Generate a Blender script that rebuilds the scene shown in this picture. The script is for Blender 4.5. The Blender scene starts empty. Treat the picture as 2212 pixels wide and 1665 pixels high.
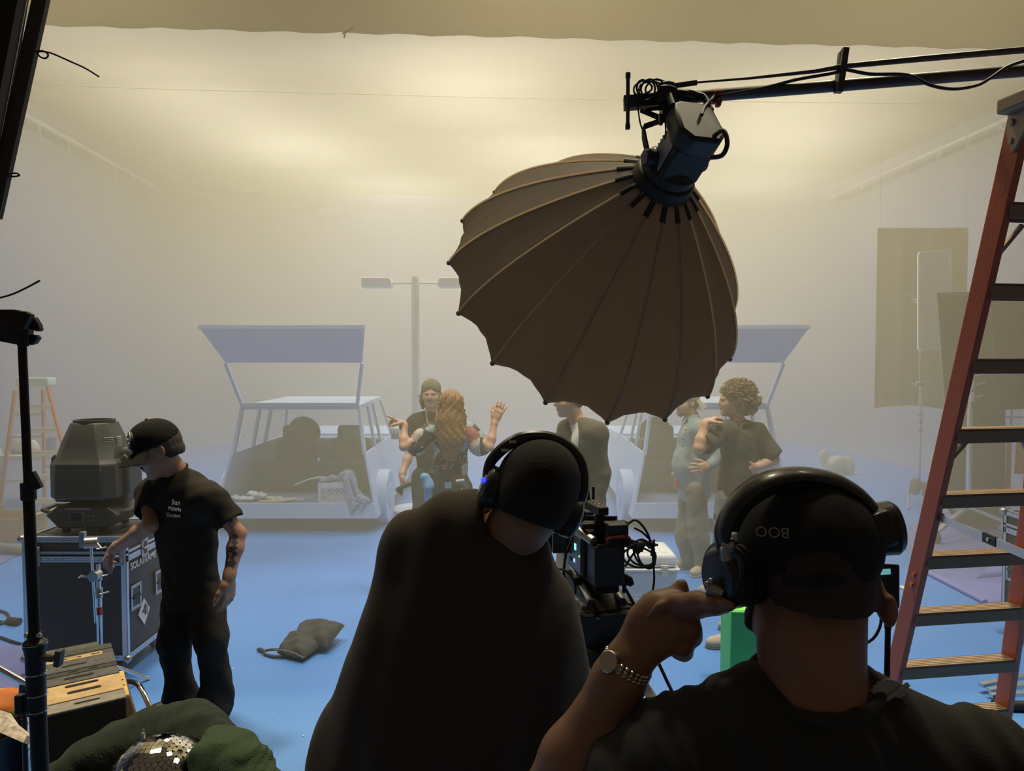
import bpy, bmesh, math, random
import numpy as np
from mathutils import Vector, Matrix, Euler
random.seed(7)
rng = np.random.default_rng(7)
SC = bpy.context.scene
COL = SC.collection
PI = math.pi
FPX = 1600.0
PITCH = math.atan(57.5 / 1600)
CAM = Vector((0, 0, 2))


def V(*a):
    return Vector(a)


def P(px, py, Y):
    """place on the ray of a photograph pixel at depth Y metres into the room"""
    d = Vector(((px - 1106) / FPX, math.cos(PITCH), -math.sin(PITCH)))
    d += Vector((0, math.sin(PITCH), math.cos(PITCH))) * (-(py - 832.5) / FPX)
    return CAM + d * (Y / d.y)


# ------------------------------------------------------------------ materials
MATS = {}


def mat(name, col, rough=.6, metal=0., bump=0., bscale=150., var=0., vscale=5., spec=.5, emis=None, estr=1., coat=0., sheen=0., alpha=1., trans=0.):
    if name in MATS:
        return MATS[name]
    m = bpy.data.materials.new(name)
    m.use_nodes = True
    nt = m.node_tree
    b = nt.nodes['Principled BSDF']
    b.inputs['Base Color'].default_value = (*col, 1)
    b.inputs['Roughness'].default_value = rough
    b.inputs['Metallic'].default_value = metal
    b.inputs['Specular IOR Level'].default_value = spec
    b.inputs['Coat Weight'].default_value = coat
    b.inputs['Sheen Weight'].default_value = sheen
    b.inputs['Alpha'].default_value = alpha
    b.inputs['Transmission Weight'].default_value = trans
    if emis:
        b.inputs['Emission Color'].default_value = (*emis, 1)
        b.inputs['Emission Strength'].default_value = estr
    tc = nt.nodes.new('ShaderNodeTexCoord')
    if var > 0:
        n = nt.nodes.new('ShaderNodeTexNoise')
        n.inputs['Scale'].default_value = vscale
        n.inputs['Detail'].default_value = 5
        nt.links.new(tc.outputs['Object'], n.inputs['Vector'])
        r = nt.nodes.new('ShaderNodeValToRGB')
        r.color_ramp.elements[0].position = .3
        r.color_ramp.elements[1].position = .7
        r.color_ramp.elements[0].color = (*[max(0, c * (1 - var)) for c in col], 1)
        r.color_ramp.elements[1].color = (*[min(1, c * (1 + var)) for c in col], 1)
        nt.links.new(n.outputs['Fac'], r.inputs['Fac'])
        nt.links.new(r.outputs['Color'], b.inputs['Base Color'])
    if bump > 0:
        n = nt.nodes.new('ShaderNodeTexNoise')
        n.inputs['Scale'].default_value = bscale
        n.inputs['Detail'].default_value = 3
        nt.links.new(tc.outputs['Object'], n.inputs['Vector'])
        bp = nt.nodes.new('ShaderNodeBump')
        bp.inputs['Strength'].default_value = bump
        bp.inputs['Distance'].default_value = .01
        nt.links.new(n.outputs['Fac'], bp.inputs['Height'])
        nt.links.new(bp.outputs['Normal'], b.inputs['Normal'])
    MATS[name] = m
    return m


# ------------------------------------------------------------------ objects
def tag(o, label=None, cat=None, group=None, kind=None):
    if label:
        o['label'] = label
    if cat:
        o['category'] = cat
    if group:
        o['group'] = group
    if kind:
        o['kind'] = kind
    return o


def thing(name, label, cat, loc, group=None):
    o = bpy.data.objects.new(name, None)
    o.empty_display_size = .1
    COL.objects.link(o)
    o.location = loc
    return tag(o, label, cat, group)


def wloc(o):
    p = Vector((0, 0, 0))
    while o is not None:
        p += o.location
        o = o.parent
    return p


def link_mesh(name, me, parent=None, at=None):
    """me is in world coordinates; shift it so that the origin sits at `at` (default: the parent's place)"""
    o = bpy.data.objects.new(name, me)
    COL.objects.link(o)
    base = wloc(parent) if parent else Vector((0, 0, 0))
    org = Vector(at) if at is not None else base
    if org.length > 0:
        me.transform(Matrix.Translation(-org))
    o.location = org - base
    if parent:
        o.parent = parent
    return o


def dup(root, delta, **tags):
    r = root.copy()
    COL.objects.link(r)
    r.location = root.location + Vector(delta)
    for k, v in tags.items():
        r[k] = v
    def rec(a, b):
        for ch in list(a.children):
            c = ch.copy()
            COL.objects.link(c)
            c.parent = b
            rec(ch, c)
    rec(root, r)
    return r


def frame_z(d):
    d = Vector(d).normalized()
    a = Vector((0, 0, 1)) if abs(d.z) < .95 else Vector((1, 0, 0))
    x = a.cross(d).normalized()
    return x, d.cross(x), d


class MB:
    def __init__(s):
        s.v = []
        s.f = []
        s.m = []
        s.mi = 0

    def add(s, vs, fs):
        k = len(s.v)
        s.v += [Vector(p) for p in vs]
        s.f += [[i + k for i in f] for f in fs]
        s.m += [s.mi] * len(fs)
        return s

    def hexa(s, p):
        return s.add(p, [(0, 3, 2, 1), (4, 5, 6, 7), (0, 1, 5, 4), (1, 2, 6, 5), (2, 3, 7, 6), (3, 0, 4, 7)])

    def box(s, c, size, R=None):
        c = Vector(c)
        h = Vector(size) / 2
        q = [Vector((x * h.x, y * h.y, z * h.z)) for z in (-1, 1) for x, y in ((-1, -1), (1, -1), (1, 1), (-1, 1))]
        if R is not None:
            q = [R @ p for p in q]
        return s.hexa([c + p for p in q])

    def lohi(s, lo, hi):
        lo = Vector(lo)
        hi = Vector(hi)
        return s.box((lo + hi) / 2, hi - lo)

    def beam(s, a, b, w, h, up=(0, 0, 1)):
        """rectangular bar from a to b"""
        a = Vector(a)
        b = Vector(b)
        d = (b - a).normalized()
        x = d.cross(Vector(up))
        if x.length < 1e-4:
            x = d.cross(Vector((0, 1, 0)))
        x.normalize()
        y = x.cross(d)
        q = []
        for p in (a, b):
            q += [p - x * w / 2 - y * h / 2, p + x * w / 2 - y * h / 2, p + x * w / 2 + y * h / 2, p - x * w / 2 + y * h / 2]
        return s.hexa(q)

    def cyl(s, a, b, r0, r1=None, n=16, cap=True):
        r1 = r0 if r1 is None else r1
        a = Vector(a)
        b = Vector(b)
        x, y, _ = frame_z(b - a)
        vs = []
        for p, r in ((a, r0), (b, r1)):
            for i in range(n):
                t = 2 * PI * i / n
                vs.append(p + x * (r * math.cos(t)) + y * (r * math.sin(t)))
        fs = [(i, (i + 1) % n, n + (i + 1) % n, n + i) for i in range(n)]
        if cap:
            fs += [tuple(reversed(range(n))), tuple(range(n, 2 * n))]
        return s.add(vs, fs)

    def lathe(s, prof, org, axis, n=24):
        """prof: (radius, height along axis)"""
        org = Vector(org)
        x, y, d = frame_z(axis)
        vs = []
        for r, h in prof:
            for i in range(n):
                t = 2 * PI * i / n
                vs.append(org + d * h + x * (r * math.cos(t)) + y * (r * math.sin(t)))
        fs = []
        for j in range(len(prof) - 1):
            fs += [(j * n + i, j * n + (i + 1) % n, (j + 1) * n + (i + 1) % n, (j + 1) * n + i) for i in range(n)]
        if prof[0][0] > 1e-5:
            fs.append(tuple(reversed(range(n))))
        if prof[-1][0] > 1e-5:
            k = (len(prof) - 1) * n
            fs.append(tuple(range(k, k + n)))
        return s.add(vs, fs)

    def ball(s, c, r, n=16, squash=(1, 1, 1)):
        m = n // 2
        prof = [(r * math.sin(PI * j / m), -r * math.cos(PI * j / m)) for j in range(m + 1)]
        prof[0] = (1e-4, -r)
        prof[-1] = (1e-4, r)
        k = len(s.v)
        s.lathe(prof, (0, 0, 0), (0, 0, 1), n)
        for i in range(k, len(s.v)):
            p = s.v[i]
            s.v[i] = Vector(c) + Vector((p.x * squash[0], p.y * squash[1], p.z * squash[2]))
        return s

    def tube(s, pts, r, n=8, closed=False, smooth=0):
        pts = [Vector(p) for p in pts]
        if smooth:
            pts = spline(pts, smooth, closed)
        m = len(pts)
        rs = r if isinstance(r, (list, tuple)) else [r] * m
        if len(rs) != m:
            rs = list(np.interp(np.linspace(0, 1, m), np.linspace(0, 1, len(rs)), rs))
        tang = []
        for i in range(m):
            if closed:
                t = pts[(i + 1) % m] - pts[i - 1]
            else:
                t = pts[min(i + 1, m - 1)] - pts[max(i - 1, 0)]
            tang.append(t.normalized() if t.length > 1e-9 else Vector((0, 0, 1)))
        x, y, _ = frame_z(tang[0])
        vs = []
        for i in range(m):
            if i:
                ax = tang[i - 1].cross(tang[i])
                if ax.length > 1e-7:
                    q = Matrix.Rotation(tang[i - 1].angle(tang[i]), 3, ax)
                    x = q @ x
            x = (x - tang[i] * x.dot(tang[i])).normalized()
            y = tang[i].cross(x)
            for k in range(n):
                t = 2 * PI * k / n
                vs.append(pts[i] + (x * math.cos(t) + y * math.sin(t)) * rs[i])
        fs = []
        for i in range(m if closed else m - 1):
            j = (i + 1) % m
            fs += [(i * n + k, i * n + (k + 1) % n, j * n + (k + 1) % n, j * n + k) for k in range(n)]
        if not closed:
            fs += [tuple(reversed(range(n))), tuple(range((m - 1) * n, m * n))]
        return s.add(vs, fs)

    def prism(s, pts, off):
        pts = [Vector(p) for p in pts]
        off = Vector(off)
        n = len(pts)
        nr = Vector((0, 0, 0))
        for i in range(n):
            nr += pts[i].cross(pts[(i + 1) % n])
        if nr.dot(off) > 0:
            pts.reverse()
        vs = pts + [p + off for p in pts]
        fs = [tuple(range(n)), tuple(reversed(range(n, 2 * n)))]
        fs += [(i, n + i, n + (i + 1) % n, (i + 1) % n) for i in range(n)]
        return s.add(vs, fs)

    def sheet(s, fn, nu, nv, th=0.):
        """grid surface fn(u,v); th > 0 makes it a closed slab"""
        g = [[Vector(fn(i / nu, j / nv)) for j in range(nv + 1)] for i in range(nu + 1)]
        vs = [p for row in g for p in row]
        w = nv + 1
        fs = [(i * w + j, (i + 1) * w + j, (i + 1) * w + j + 1, i * w + j + 1) for i in range(nu) for j in range(nv)]
        if th:
            N = len(vs)
            nm = [Vector((0, 0, 0)) for _ in vs]
            for f in fs:
                q = (vs[f[2]] - vs[f[0]]).cross(vs[f[3]] - vs[f[1]])
                for i in f:
                    nm[i] += q
            vs = vs + [p - (q.normalized() * th if q.length > 0 else q) for p, q in zip(vs, nm)]
            fs = fs + [tuple(N + i for i in reversed(f)) for f in fs]
            rim = [i * w for i in range(nu + 1)] + [nu * w + j for j in range(1, nv + 1)] + [i * w + nv for i in range(nu - 1, -1, -1)] + [j for j in range(nv - 1, 0, -1)]
            k = len(rim)
            fs += [(rim[(i + 1) % k], rim[i], N + rim[i], N + rim[(i + 1) % k]) for i in range(k)]
        return s.add(vs, fs)

    def mesh(s, name):
        me = bpy.data.meshes.new(name)
        me.from_pydata([tuple(p) for p in s.v], [], s.f)
        return me

    def build(s, name, m, parent=None, at=None, smooth=35, bevel=0., seg=2):
        me = s.mesh(name)
        ml = m if isinstance(m, (list, tuple)) else [m]
        for q in ml:
            me.materials.append(q)
        if len(ml) > 1:
            me.polygons.foreach_set('material_index', s.m)
        if smooth:
            me.polygons.foreach_set('use_smooth', [True] * len(me.polygons))
            me.set_sharp_from_angle(angle=math.radians(smooth))
        o = link_mesh(name, me, parent, at)
        if bevel:
            b = o.modifiers.new('bevel', 'BEVEL')
            b.width = bevel
            b.segments = seg
            b.limit_method = 'ANGLE'
            b.angle_limit = math.radians(40)
        return o


def spline(pts, sub, closed=False):
    pts = [Vector(p) for p in pts]
    n = len(pts)
    out = []
    for i in range(n if closed else n - 1):
        p0 = pts[(i - 1) % n] if closed else pts[max(i - 1, 0)]
        p1 = pts[i]
        p2 = pts[(i + 1) % n]
        p3 = pts[(i + 2) % n] if closed else pts[min(i + 2, n - 1)]
        for k in range(sub):
            t = k / sub
            out.append(.5 * ((2 * p1) + (p2 - p0) * t + (2 * p0 - 5 * p1 + 4 * p2 - p3) * t * t + (3 * p1 - p0 - 3 * p2 + p3) * t ** 3))
    if not closed:
        out.append(pts[-1])
    return out


def text(name, body, size, m, parent, org, xd, yd, th=.001, align='CENTER'):
    """raised lettering: baseline along xd, upright along yd"""
    cu = bpy.data.curves.new(name, 'FONT')
    cu.body = body
    cu.size = size
    cu.extrude = th
    cu.align_x = align
    cu.align_y = 'CENTER'
    cu.resolution_u = 3
    ob = bpy.data.objects.new(name, cu)
    me = bpy.data.meshes.new_from_object(ob)
    bpy.data.objects.remove(ob)
    bpy.data.curves.remove(cu)
    xd = Vector(xd).normalized()
    yd = (Vector(yd) - xd * xd.dot(Vector(yd))).normalized()
    zd = xd.cross(yd)
    M = Matrix((xd, yd, zd)).transposed().to_4x4()
    M.translation = Vector(org)
    me.transform(M)
    me.materials.clear()
    me.materials.append(m)
    return link_mesh(name, me, parent)


# ------------------------------------------------------------------ soft shapes: blended solids turned into one skin
def nrm(a):
    a = np.asarray(a, float)
    return a / (np.linalg.norm(a) + 1e-12)


class Soft:
    def __init__(s, lo, hi, res):
        s.res = res
        s.lo = np.array(lo, float)
        s.n = np.ceil((np.array(hi, float) - s.lo) / res).astype(int) + 1
        s.d = np.full(s.n, 1.0, np.float32)

    def _blk(s, lo, hi):
        a = np.clip(np.floor((np.asarray(lo) - s.lo) / s.res).astype(int), 0, s.n)
        b = np.clip(np.ceil((np.asarray(hi) - s.lo) / s.res).astype(int) + 1, 0, s.n)
        if np.any(b <= a):
            return None, None
        ax = [(np.arange(a[i], b[i]) * s.res + s.lo[i]).astype(np.float32) for i in range(3)]
        X, Y, Z = np.meshgrid(*ax, indexing='ij', sparse=True)
        return (slice(a[0], b[0]), slice(a[1], b[1]), slice(a[2], b[2])), (X, Y, Z)

    def _mix(s, sl, d, k, op):
        g = s.d[sl]
        if op == 'sub':
            d = -d
            if k > 0:
                h = np.maximum(k - np.abs(g - d), 0)
                s.d[sl] = np.maximum(g, d) + h * h / (4 * k)
            else:
                s.d[sl] = np.maximum(g, d)
        elif op == 'and':
            s.d[sl] = np.maximum(g, d)
        else:
            if k > 0:
                h = np.maximum(k - np.abs(g - d), 0)
                s.d[sl] = np.minimum(g, d) - h * h / (4 * k)
            else:
                s.d[sl] = np.minimum(g, d)

    def cap(s, a, b, ra, rb=None, k=.02, flat=None, amt=1., op='add', disp=None):
        """tapered limb; flat = direction in which the section is scaled by amt"""
        rb = ra if rb is None else rb
        a = np.asarray(a, float)
        b = np.asarray(b, float)
        R = max(ra, rb) * max(1, amt) + k + 2 * s.res
        sl, g = s._blk(np.minimum(a, b) - R, np.maximum(a, b) + R)
        if sl is None:
            return s
        ab = b - a
        L2 = ab @ ab + 1e-12
        px, py, pz = g[0] - a[0], g[1] - a[1], g[2] - a[2]
        t = np.clip((px * ab[0] + py * ab[1] + pz * ab[2]) / L2, 0, 1)
        qx, qy, qz = px - t * ab[0], py - t * ab[1], pz - t * ab[2]
        if flat is not None:
            n = nrm(flat)
            dn = qx * n[0] + qy * n[1] + qz * n[2]
            l2 = qx * qx + qy * qy + qz * qz + dn * dn * (1 / amt ** 2 - 1)
        else:
            l2 = qx * qx + qy * qy + qz * qz
        d = np.sqrt(np.maximum(l2, 0)) - (ra + (rb - ra) * t)
        if flat is not None and amt < 1:
            d = d * (.5 + .5 * amt)
        if disp is not None:
            d = d + disp(g)
        s._mix(sl, d, k, op)
        return s

    def chain(s, pts, rs, k=.02, **kw):
        for i in range(len(pts) - 1):
            s.cap(pts[i], pts[i + 1], rs[i], rs[i + 1], k, **kw)
        return s

    def ell(s, c, r, R=None, k=.02, op='add', disp=None):
        """ellipsoid; R: rows = its axes"""
        c = np.asarray(c, float)
        r = np.asarray(r, float) * np.ones(3)
        m = r.max() + k + 2 * s.res
        sl, g = s._blk(c - m, c + m)
        if sl is None:
            return s
        p = [g[i] - c[i] for i in range(3)]
        if R is not None:
            p = [p[0] * R[i][0] + p[1] * R[i][1] + p[2] * R[i][2] for i in range(3)]
        k0 = np.sqrt((p[0] / r[0]) ** 2 + (p[1] / r[1]) ** 2 + (p[2] / r[2]) ** 2)
        k1 = np.sqrt((p[0] / r[0] ** 2) ** 2 + (p[1] / r[1] ** 2) ** 2 + (p[2] / r[2] ** 2) ** 2) + 1e-6
        d = k0 * (k0 - 1) / k1
        if disp is not None:
            d = d + disp(g)
        s._mix(sl, d, k, op)
        return s

    def box(s, c, h, R=None, rnd=.01, k=.01, op='add', disp=None):
        c = np.asarray(c, float)
        h = np.asarray(h, float)
        m = np.linalg.norm(h) + k + 2 * s.res
        sl, g = s._blk(c - m, c + m)
        if sl is None:
            return s
        p = [g[i] - c[i] for i in range(3)]
        if R is not None:
            p = [p[0] * R[i][0] + p[1] * R[i][1] + p[2] * R[i][2] for i in range(3)]
        q = [np.abs(p[i]) - (h[i] - rnd) for i in range(3)]
        d = np.sqrt(np.maximum(q[0], 0) ** 2 + np.maximum(q[1], 0) ** 2 + np.maximum(q[2], 0) ** 2) + np.minimum(np.maximum(np.maximum(q[0], q[1]), q[2]), 0) - rnd
        if disp is not None:
            d = d + disp(g)
        s._mix(sl, d, k, op)
        return s

    def cut(s, p, n, k=0.):
        """remove what lies on the n side of the plane through p"""
        p = np.asarray(p, float)
        n = nrm(n)
        sl, g = s._blk(s.lo, s.lo + s.n * s.res)
        d = (g[0] - p[0]) * n[0] + (g[1] - p[1]) * n[1] + (g[2] - p[2]) * n[2]
        s._mix(sl, -d, k, 'sub')
        return s

    def wob(s, amp, freq, seed=0, dirs=5, stretch=(1, 1, 1)):
        """cloth-like unevenness: a few crossed waves"""
        r = np.random.default_rng(seed)
        sl, g = s._blk(s.lo, s.lo + s.n * s.res)
        acc = 0
        for i in range(dirs):
            v = r.normal(size=3) * np.array(stretch)
            v = nrm(v) * freq * r.uniform(.6, 1.5)
            acc = acc + np.sin(g[0] * v[0] + g[1] * v[1] + g[2] * v[2] + r.uniform(0, 6.28))
        s.d[sl] += amp * acc / dirs ** .5
        return s

    def field(s, fn):
        sl, g = s._blk(s.lo, s.lo + s.n * s.res)
        s.d[sl] = fn(s.d[sl], g)
        return s

    def surface(s):
        d = s.d
        # closed at the border
        d[0], d[-1], d[:, 0], d[:, -1], d[:, :, 0], d[:, :, -1] = (np.maximum(q, .5 * s.res) for q in (d[0], d[-1], d[:, 0], d[:, -1], d[:, :, 0], d[:, :, -1]))
        ins = d < 0
        c = ins[:-1, :-1, :-1].astype(np.int8)
        for o in ((1, 0, 0), (0, 1, 0), (0, 0, 1), (1, 1, 0), (1, 0, 1), (0, 1, 1), (1, 1, 1)):
            c = c + ins[o[0]:ins.shape[0] - 1 + o[0], o[1]:ins.shape[1] - 1 + o[1], o[2]:ins.shape[2] - 1 + o[2]]
        act = np.argwhere((c > 0) & (c < 8))
        if not len(act):
            return np.zeros((0, 3)), np.zeros((0, 4), int)
        idx = np.full(c.shape, -1, np.int32)
        idx[tuple(act.T)] = np.arange(len(act))
        acc = np.zeros((len(act), 3))
        cnt = np.zeros(len(act))
        cor = [(0, 0, 0), (1, 0, 0), (0, 1, 0), (1, 1, 0), (0, 0, 1), (1, 0, 1), (0, 1, 1), (1, 1, 1)]
        val = [d[act[:, 0] + o[0], act[:, 1] + o[1], act[:, 2] + o[2]] for o in cor]
        for i, j in ((0, 1), (2, 3), (4, 5), (6, 7), (0, 2), (1, 3), (4, 6), (5, 7), (0, 4), (1, 5), (2, 6), (3, 7)):
            a, b = val[i], val[j]
            x = (a < 0) != (b < 0)
            t = np.where(x, a / np.where(x, a - b, 1), 0)[:, None]
            p = np.array(cor[i]) + t * (np.array(cor[j]) - np.array(cor[i]))
            acc += np.where(x[:, None], p, 0)
            cnt += x
        vs = (act + acc / cnt[:, None]) * s.res + s.lo
        fs = []
        for ax in range(3):
            o1, o2 = [(1, 2), (2, 0), (0, 1)][ax]
            a = ins
            sl0 = [slice(1, -1)] * 3
            sl1 = [slice(1, -1)] * 3
            sl0[ax] = slice(0, -1)
            sl1[ax] = slice(1, None)
            s0 = ins[tuple(sl0)]
            s1 = ins[tuple(sl1)]
            e = np.argwhere(s0 != s1)
            if not len(e):
                continue
            flip = s0[tuple(e.T)]
            base = e.copy()
            for q in range(3):
                if q != ax:
                    base[:, q] += 1
            u1 = np.zeros(3, int)
            u1[o1] = 1
            u2 = np.zeros(3, int)
            u2[o2] = 1
            quad = np.stack([idx[tuple((base - u1 - u2).T)], idx[tuple((base - u2).T)], idx[tuple(base.T)], idx[tuple((base - u1).T)]], 1)
            quad[~flip] = quad[~flip][:, ::-1]
            fs.append(quad)
        fs = np.concatenate(fs)
        fs = fs[(fs >= 0).all(1)]
        return vs, fs

    def build(s, name, m, parent=None, at=None, relax=2, ids=None):
        """ids(face centres) -> material index per face"""
        vs, fs = s.surface()
        if relax and len(vs):
            e = np.concatenate([fs[:, [0, 1]], fs[:, [1, 2]], fs[:, [2, 3]], fs[:, [3, 0]]])
            deg = np.bincount(e[:, 0], minlength=len(vs)) + np.bincount(e[:, 1], minlength=len(vs))
            for it in range(relax):
                for lam in (.5, -.48):
                    acc = np.zeros_like(vs)
                    for c in range(3):
                        acc[:, c] = np.bincount(e[:, 0], vs[e[:, 1], c], len(vs)) + np.bincount(e[:, 1], vs[e[:, 0], c], len(vs))
                    vs = vs + lam * (acc / np.maximum(deg, 1)[:, None] - vs)
        me = bpy.data.meshes.new(name)
        me.vertices.add(len(vs))
        me.vertices.foreach_set('co', vs.astype(np.float32).ravel())
        me.loops.add(len(fs) * 4)
        me.loops.foreach_set('vertex_index', fs.astype(np.int32).ravel())
        me.polygons.add(len(fs))
        me.polygons.foreach_set('loop_start', np.arange(len(fs), dtype=np.int32) * 4)
        me.polygons.foreach_set('use_smooth', np.ones(len(fs), bool))
        for q in (m if isinstance(m, (list, tuple)) else [m]):
            me.materials.append(q)
        if ids is not None and len(fs):
            me.polygons.foreach_set('material_index', ids(vs[fs].mean(1)).astype(np.int32))
        me.update(calc_edges=True)
        me.validate()
        return link_mesh(name, me, parent, at)
# ------------------------------------------------------------------ camera
cam = bpy.data.cameras.new('camera')
cam.sensor_width = 36
cam.lens = FPX / 2212 * 36
cam.clip_start = .05
camo = bpy.data.objects.new('camera', cam)
COL.objects.link(camo)
camo.location = CAM
camo.rotation_euler = (PI / 2 - PITCH, 0, 0)
SC.camera = camo
SC.view_settings.view_transform = 'Standard'
SC.view_settings.look = 'None'
SC.view_settings.gamma = 1
SC.view_settings.exposure = -.06
SC.cycles.max_bounces = 5
SC.cycles.diffuse_bounces = 3
SC.cycles.glossy_bounces = 2
SC.cycles.transmission_bounces = 4
SC.cycles.transparent_max_bounces = 8
SC.cycles.volume_bounces = 1
SC.cycles.caustics_reflective = False
SC.cycles.caustics_refractive = False
SC.cycles.sample_clamp_indirect = 4
w = bpy.data.worlds.new('world')
SC.world = w
w.use_nodes = True
w.node_tree.nodes['Background'].inputs[0].default_value = (.062, .048, .035, 1)

# ------------------------------------------------------------------ the stage: a painted cove, a cloth ceiling and its front border
TH = math.radians(3.3)
CT, ST = math.cos(TH), math.sin(TH)
UL, UR, VB, VF, ZC = -7.0, 8.62, 18.9, 8.85, 5.85


def RM(u, v, z):
    return Vector((u * CT - v * ST, u * ST + v * CT, z))


BLUE = (.075, .21, .60)
m_floor = mat('floor_paint_blue', (.085, .235, .60), .45, var=.06, vscale=1.3, bump=.04, bscale=60)
m_wall = mat('wall_paint_blue', (.20, .235, .38), .8, var=.03, vscale=.7)
m_border = bpy.data.materials.new('border_cloth_grey')
m_border.use_nodes = True
_nt = m_border.node_tree
_p = _nt.nodes['Principled BSDF']
_p.inputs['Base Color'].default_value = (.34, .28, .21, 1)
_p.inputs['Roughness'].default_value = .95
_t = _nt.nodes.new('ShaderNodeBsdfTranslucent')
_t.inputs['Color'].default_value = (.34, .29, .22, 1)
_m = _nt.nodes.new('ShaderNodeMixShader')
_m.inputs['Fac'].default_value = .6
_nt.links.new(_p.outputs[0], _m.inputs[1])
_nt.links.new(_t.outputs[0], _m.inputs[2])
_nt.links.new(_m.outputs[0], _nt.nodes['Material Output'].inputs['Surface'])
m_pipe = mat('pipe_white', (.75, .75, .72), .35, metal=.3)

b = MB()
b.lohi((-13, -2.0, -.1), (13, 24, 0))
tag(b.build('floor', m_floor, smooth=0), kind='structure')


def wall_profile(z0=0.0, cove=.5):
    """(inset, height): quarter-round foot then straight"""
    pr = [(cove - cove * math.sin(a), cove - cove * math.cos(a)) for a in np.linspace(0, PI / 2, 9)]
    return pr + [(0, 2.5), (0, ZC + .25)]


def wall(name, pts):
    """pts: plan points (u,v,inward normal u,v)"""
    pr = wall_profile()
    bb = MB()
    vs = []
    for (u, v, nu, nv) in pts:
        for (ins, z) in pr:
            vs.append(RM(u + nu * ins, v + nv * ins, z + .002))
    k = len(pr)
    fs = [(i * k + j, (i + 1) * k + j, (i + 1) * k + j + 1, i * k + j + 1) for i in range(len(pts) - 1) for j in range(k - 1)]
    N = len(vs)
    bb.add(vs, fs)
    o = bb.build(name, m_wall, smooth=60)
    s = o.modifiers.new('thickness', 'SOLIDIFY')
    s.thickness = .08
    s.offset = -1 if name != 'flip' else 1
    return tag(o, kind='structure')


RC = 2.4
cl = [(UL + RC - RC * math.sin(a), VB - RC + RC * math.cos(a), math.sin(a), -math.cos(a)) for a in np.linspace(PI / 2, 0, 25)]
cr = [(UR - RC + RC * math.sin(a), VB - RC + RC * math.cos(a), -math.sin(a), -math.cos(a)) for a in np.linspace(0, PI / 2, 25)]
wall('wall_back', [(UL, 2.6, 1, 0), (UL, 8, 1, 0), (UL, 13, 1, 0)] + cl + cr + [(UR, 13, -1, 0), (UR, 8, -1, 0), (UR, 2.6, -1, 0)])

# cloth ceiling: lets part of the lamps' light straight through and scatters the rest
ms = bpy.data.materials.new('ceiling_silk')
ms.use_nodes = True
nt = ms.node_tree
nt.nodes.clear()
out = nt.nodes.new('ShaderNodeOutputMaterial')
tr = nt.nodes.new('ShaderNodeBsdfTransparent')
tl = nt.nodes.new('ShaderNodeBsdfTranslucent')
df = nt.nodes.new('ShaderNodeBsdfDiffuse')
m1 = nt.nodes.new('ShaderNodeMixShader')
m2 = nt.nodes.new('ShaderNodeMixShader')
tc = nt.nodes.new('ShaderNodeTexCoord')
mp = nt.nodes.new('ShaderNodeMapping')
nz = nt.nodes.new('ShaderNodeTexNoise')
rp = nt.nodes.new('ShaderNodeValToRGB')
mp.inputs['Scale'].default_value = (.12, 1.1, 1)
nz.inputs['Scale'].default_value = 1.
nz.inputs['Detail'].default_value = 4
rp.color_ramp.elements[0].position = .35
rp.color_ramp.elements[1].position = .65
rp.color_ramp.elements[0].color = (.80, .785, .74, 1)
rp.color_ramp.elements[1].color = (.92, .905, .86, 1)
nt.links.new(tc.outputs['Object'], mp.inputs['Vector'])
nt.links.new(mp.outputs['Vector'], nz.inputs['Vector'])
nt.links.new(nz.outputs['Fac'], rp.inputs['Fac'])
nt.links.new(rp.outputs['Color'], tl.inputs['Color'])
nt.links.new(rp.outputs['Color'], df.inputs['Color'])
m1.inputs['Fac'].default_value = .35
nt.links.new(tl.outputs[0], m1.inputs[1])
nt.links.new(df.outputs[0], m1.inputs[2])
m2.inputs['Fac'].default_value = .75
nt.links.new(m1.outputs[0], m2.inputs[1])
nt.links.new(tr.outputs[0], m2.inputs[2])
nt.links.new(m2.outputs[0], out.inputs['Surface'])
bb = MB()


def silk(u, v):
    x = UL - .04 + (UR - UL + .08) * u
    y = VF + (VB - .3 - VF) * v
    z = ZC - .10 * math.sin(PI * u) * math.sin(PI * v) + .012 * math.sin(y * 5 + .4 * math.sin(x))
    if v > .93:
        z -= .25 * ((v - .93) / .07) ** 2
    return RM(x, y, z)


bb.sheet(silk, 60, 70)
tag(bb.build('ceiling', ms, smooth=80), kind='structure')
bb = MB()
for v0 in (10.85,):
    bb.tube([RM(UL + .1 + (UR - UL - .2) * t, v0, silk((.001 + t * .998), (v0 - VF) / (VB - .3 - VF)).z - .006) for t in np.linspace(0, 1, 30)], .006, 6)
tag(bb.build('ceiling_seam', mat('seam_thread', (.45, .42, .34), .9)), kind='structure')
# border cloth hanging from the front edge
bb = MB()
bb.sheet(lambda u, v: RM(UL - 1.5 + (UR - UL + 3) * u, VF - .06 + .007 * math.sin(u * 60) + .005 * math.sin(u * 23 + v * 4), ZC - .085 + .012 * math.sin(u * 170) * (v < .05) + 4.2 * v), 90, 8, .02)
tag(bb.build('wall_front', m_border, smooth=60), kind='structure')


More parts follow.
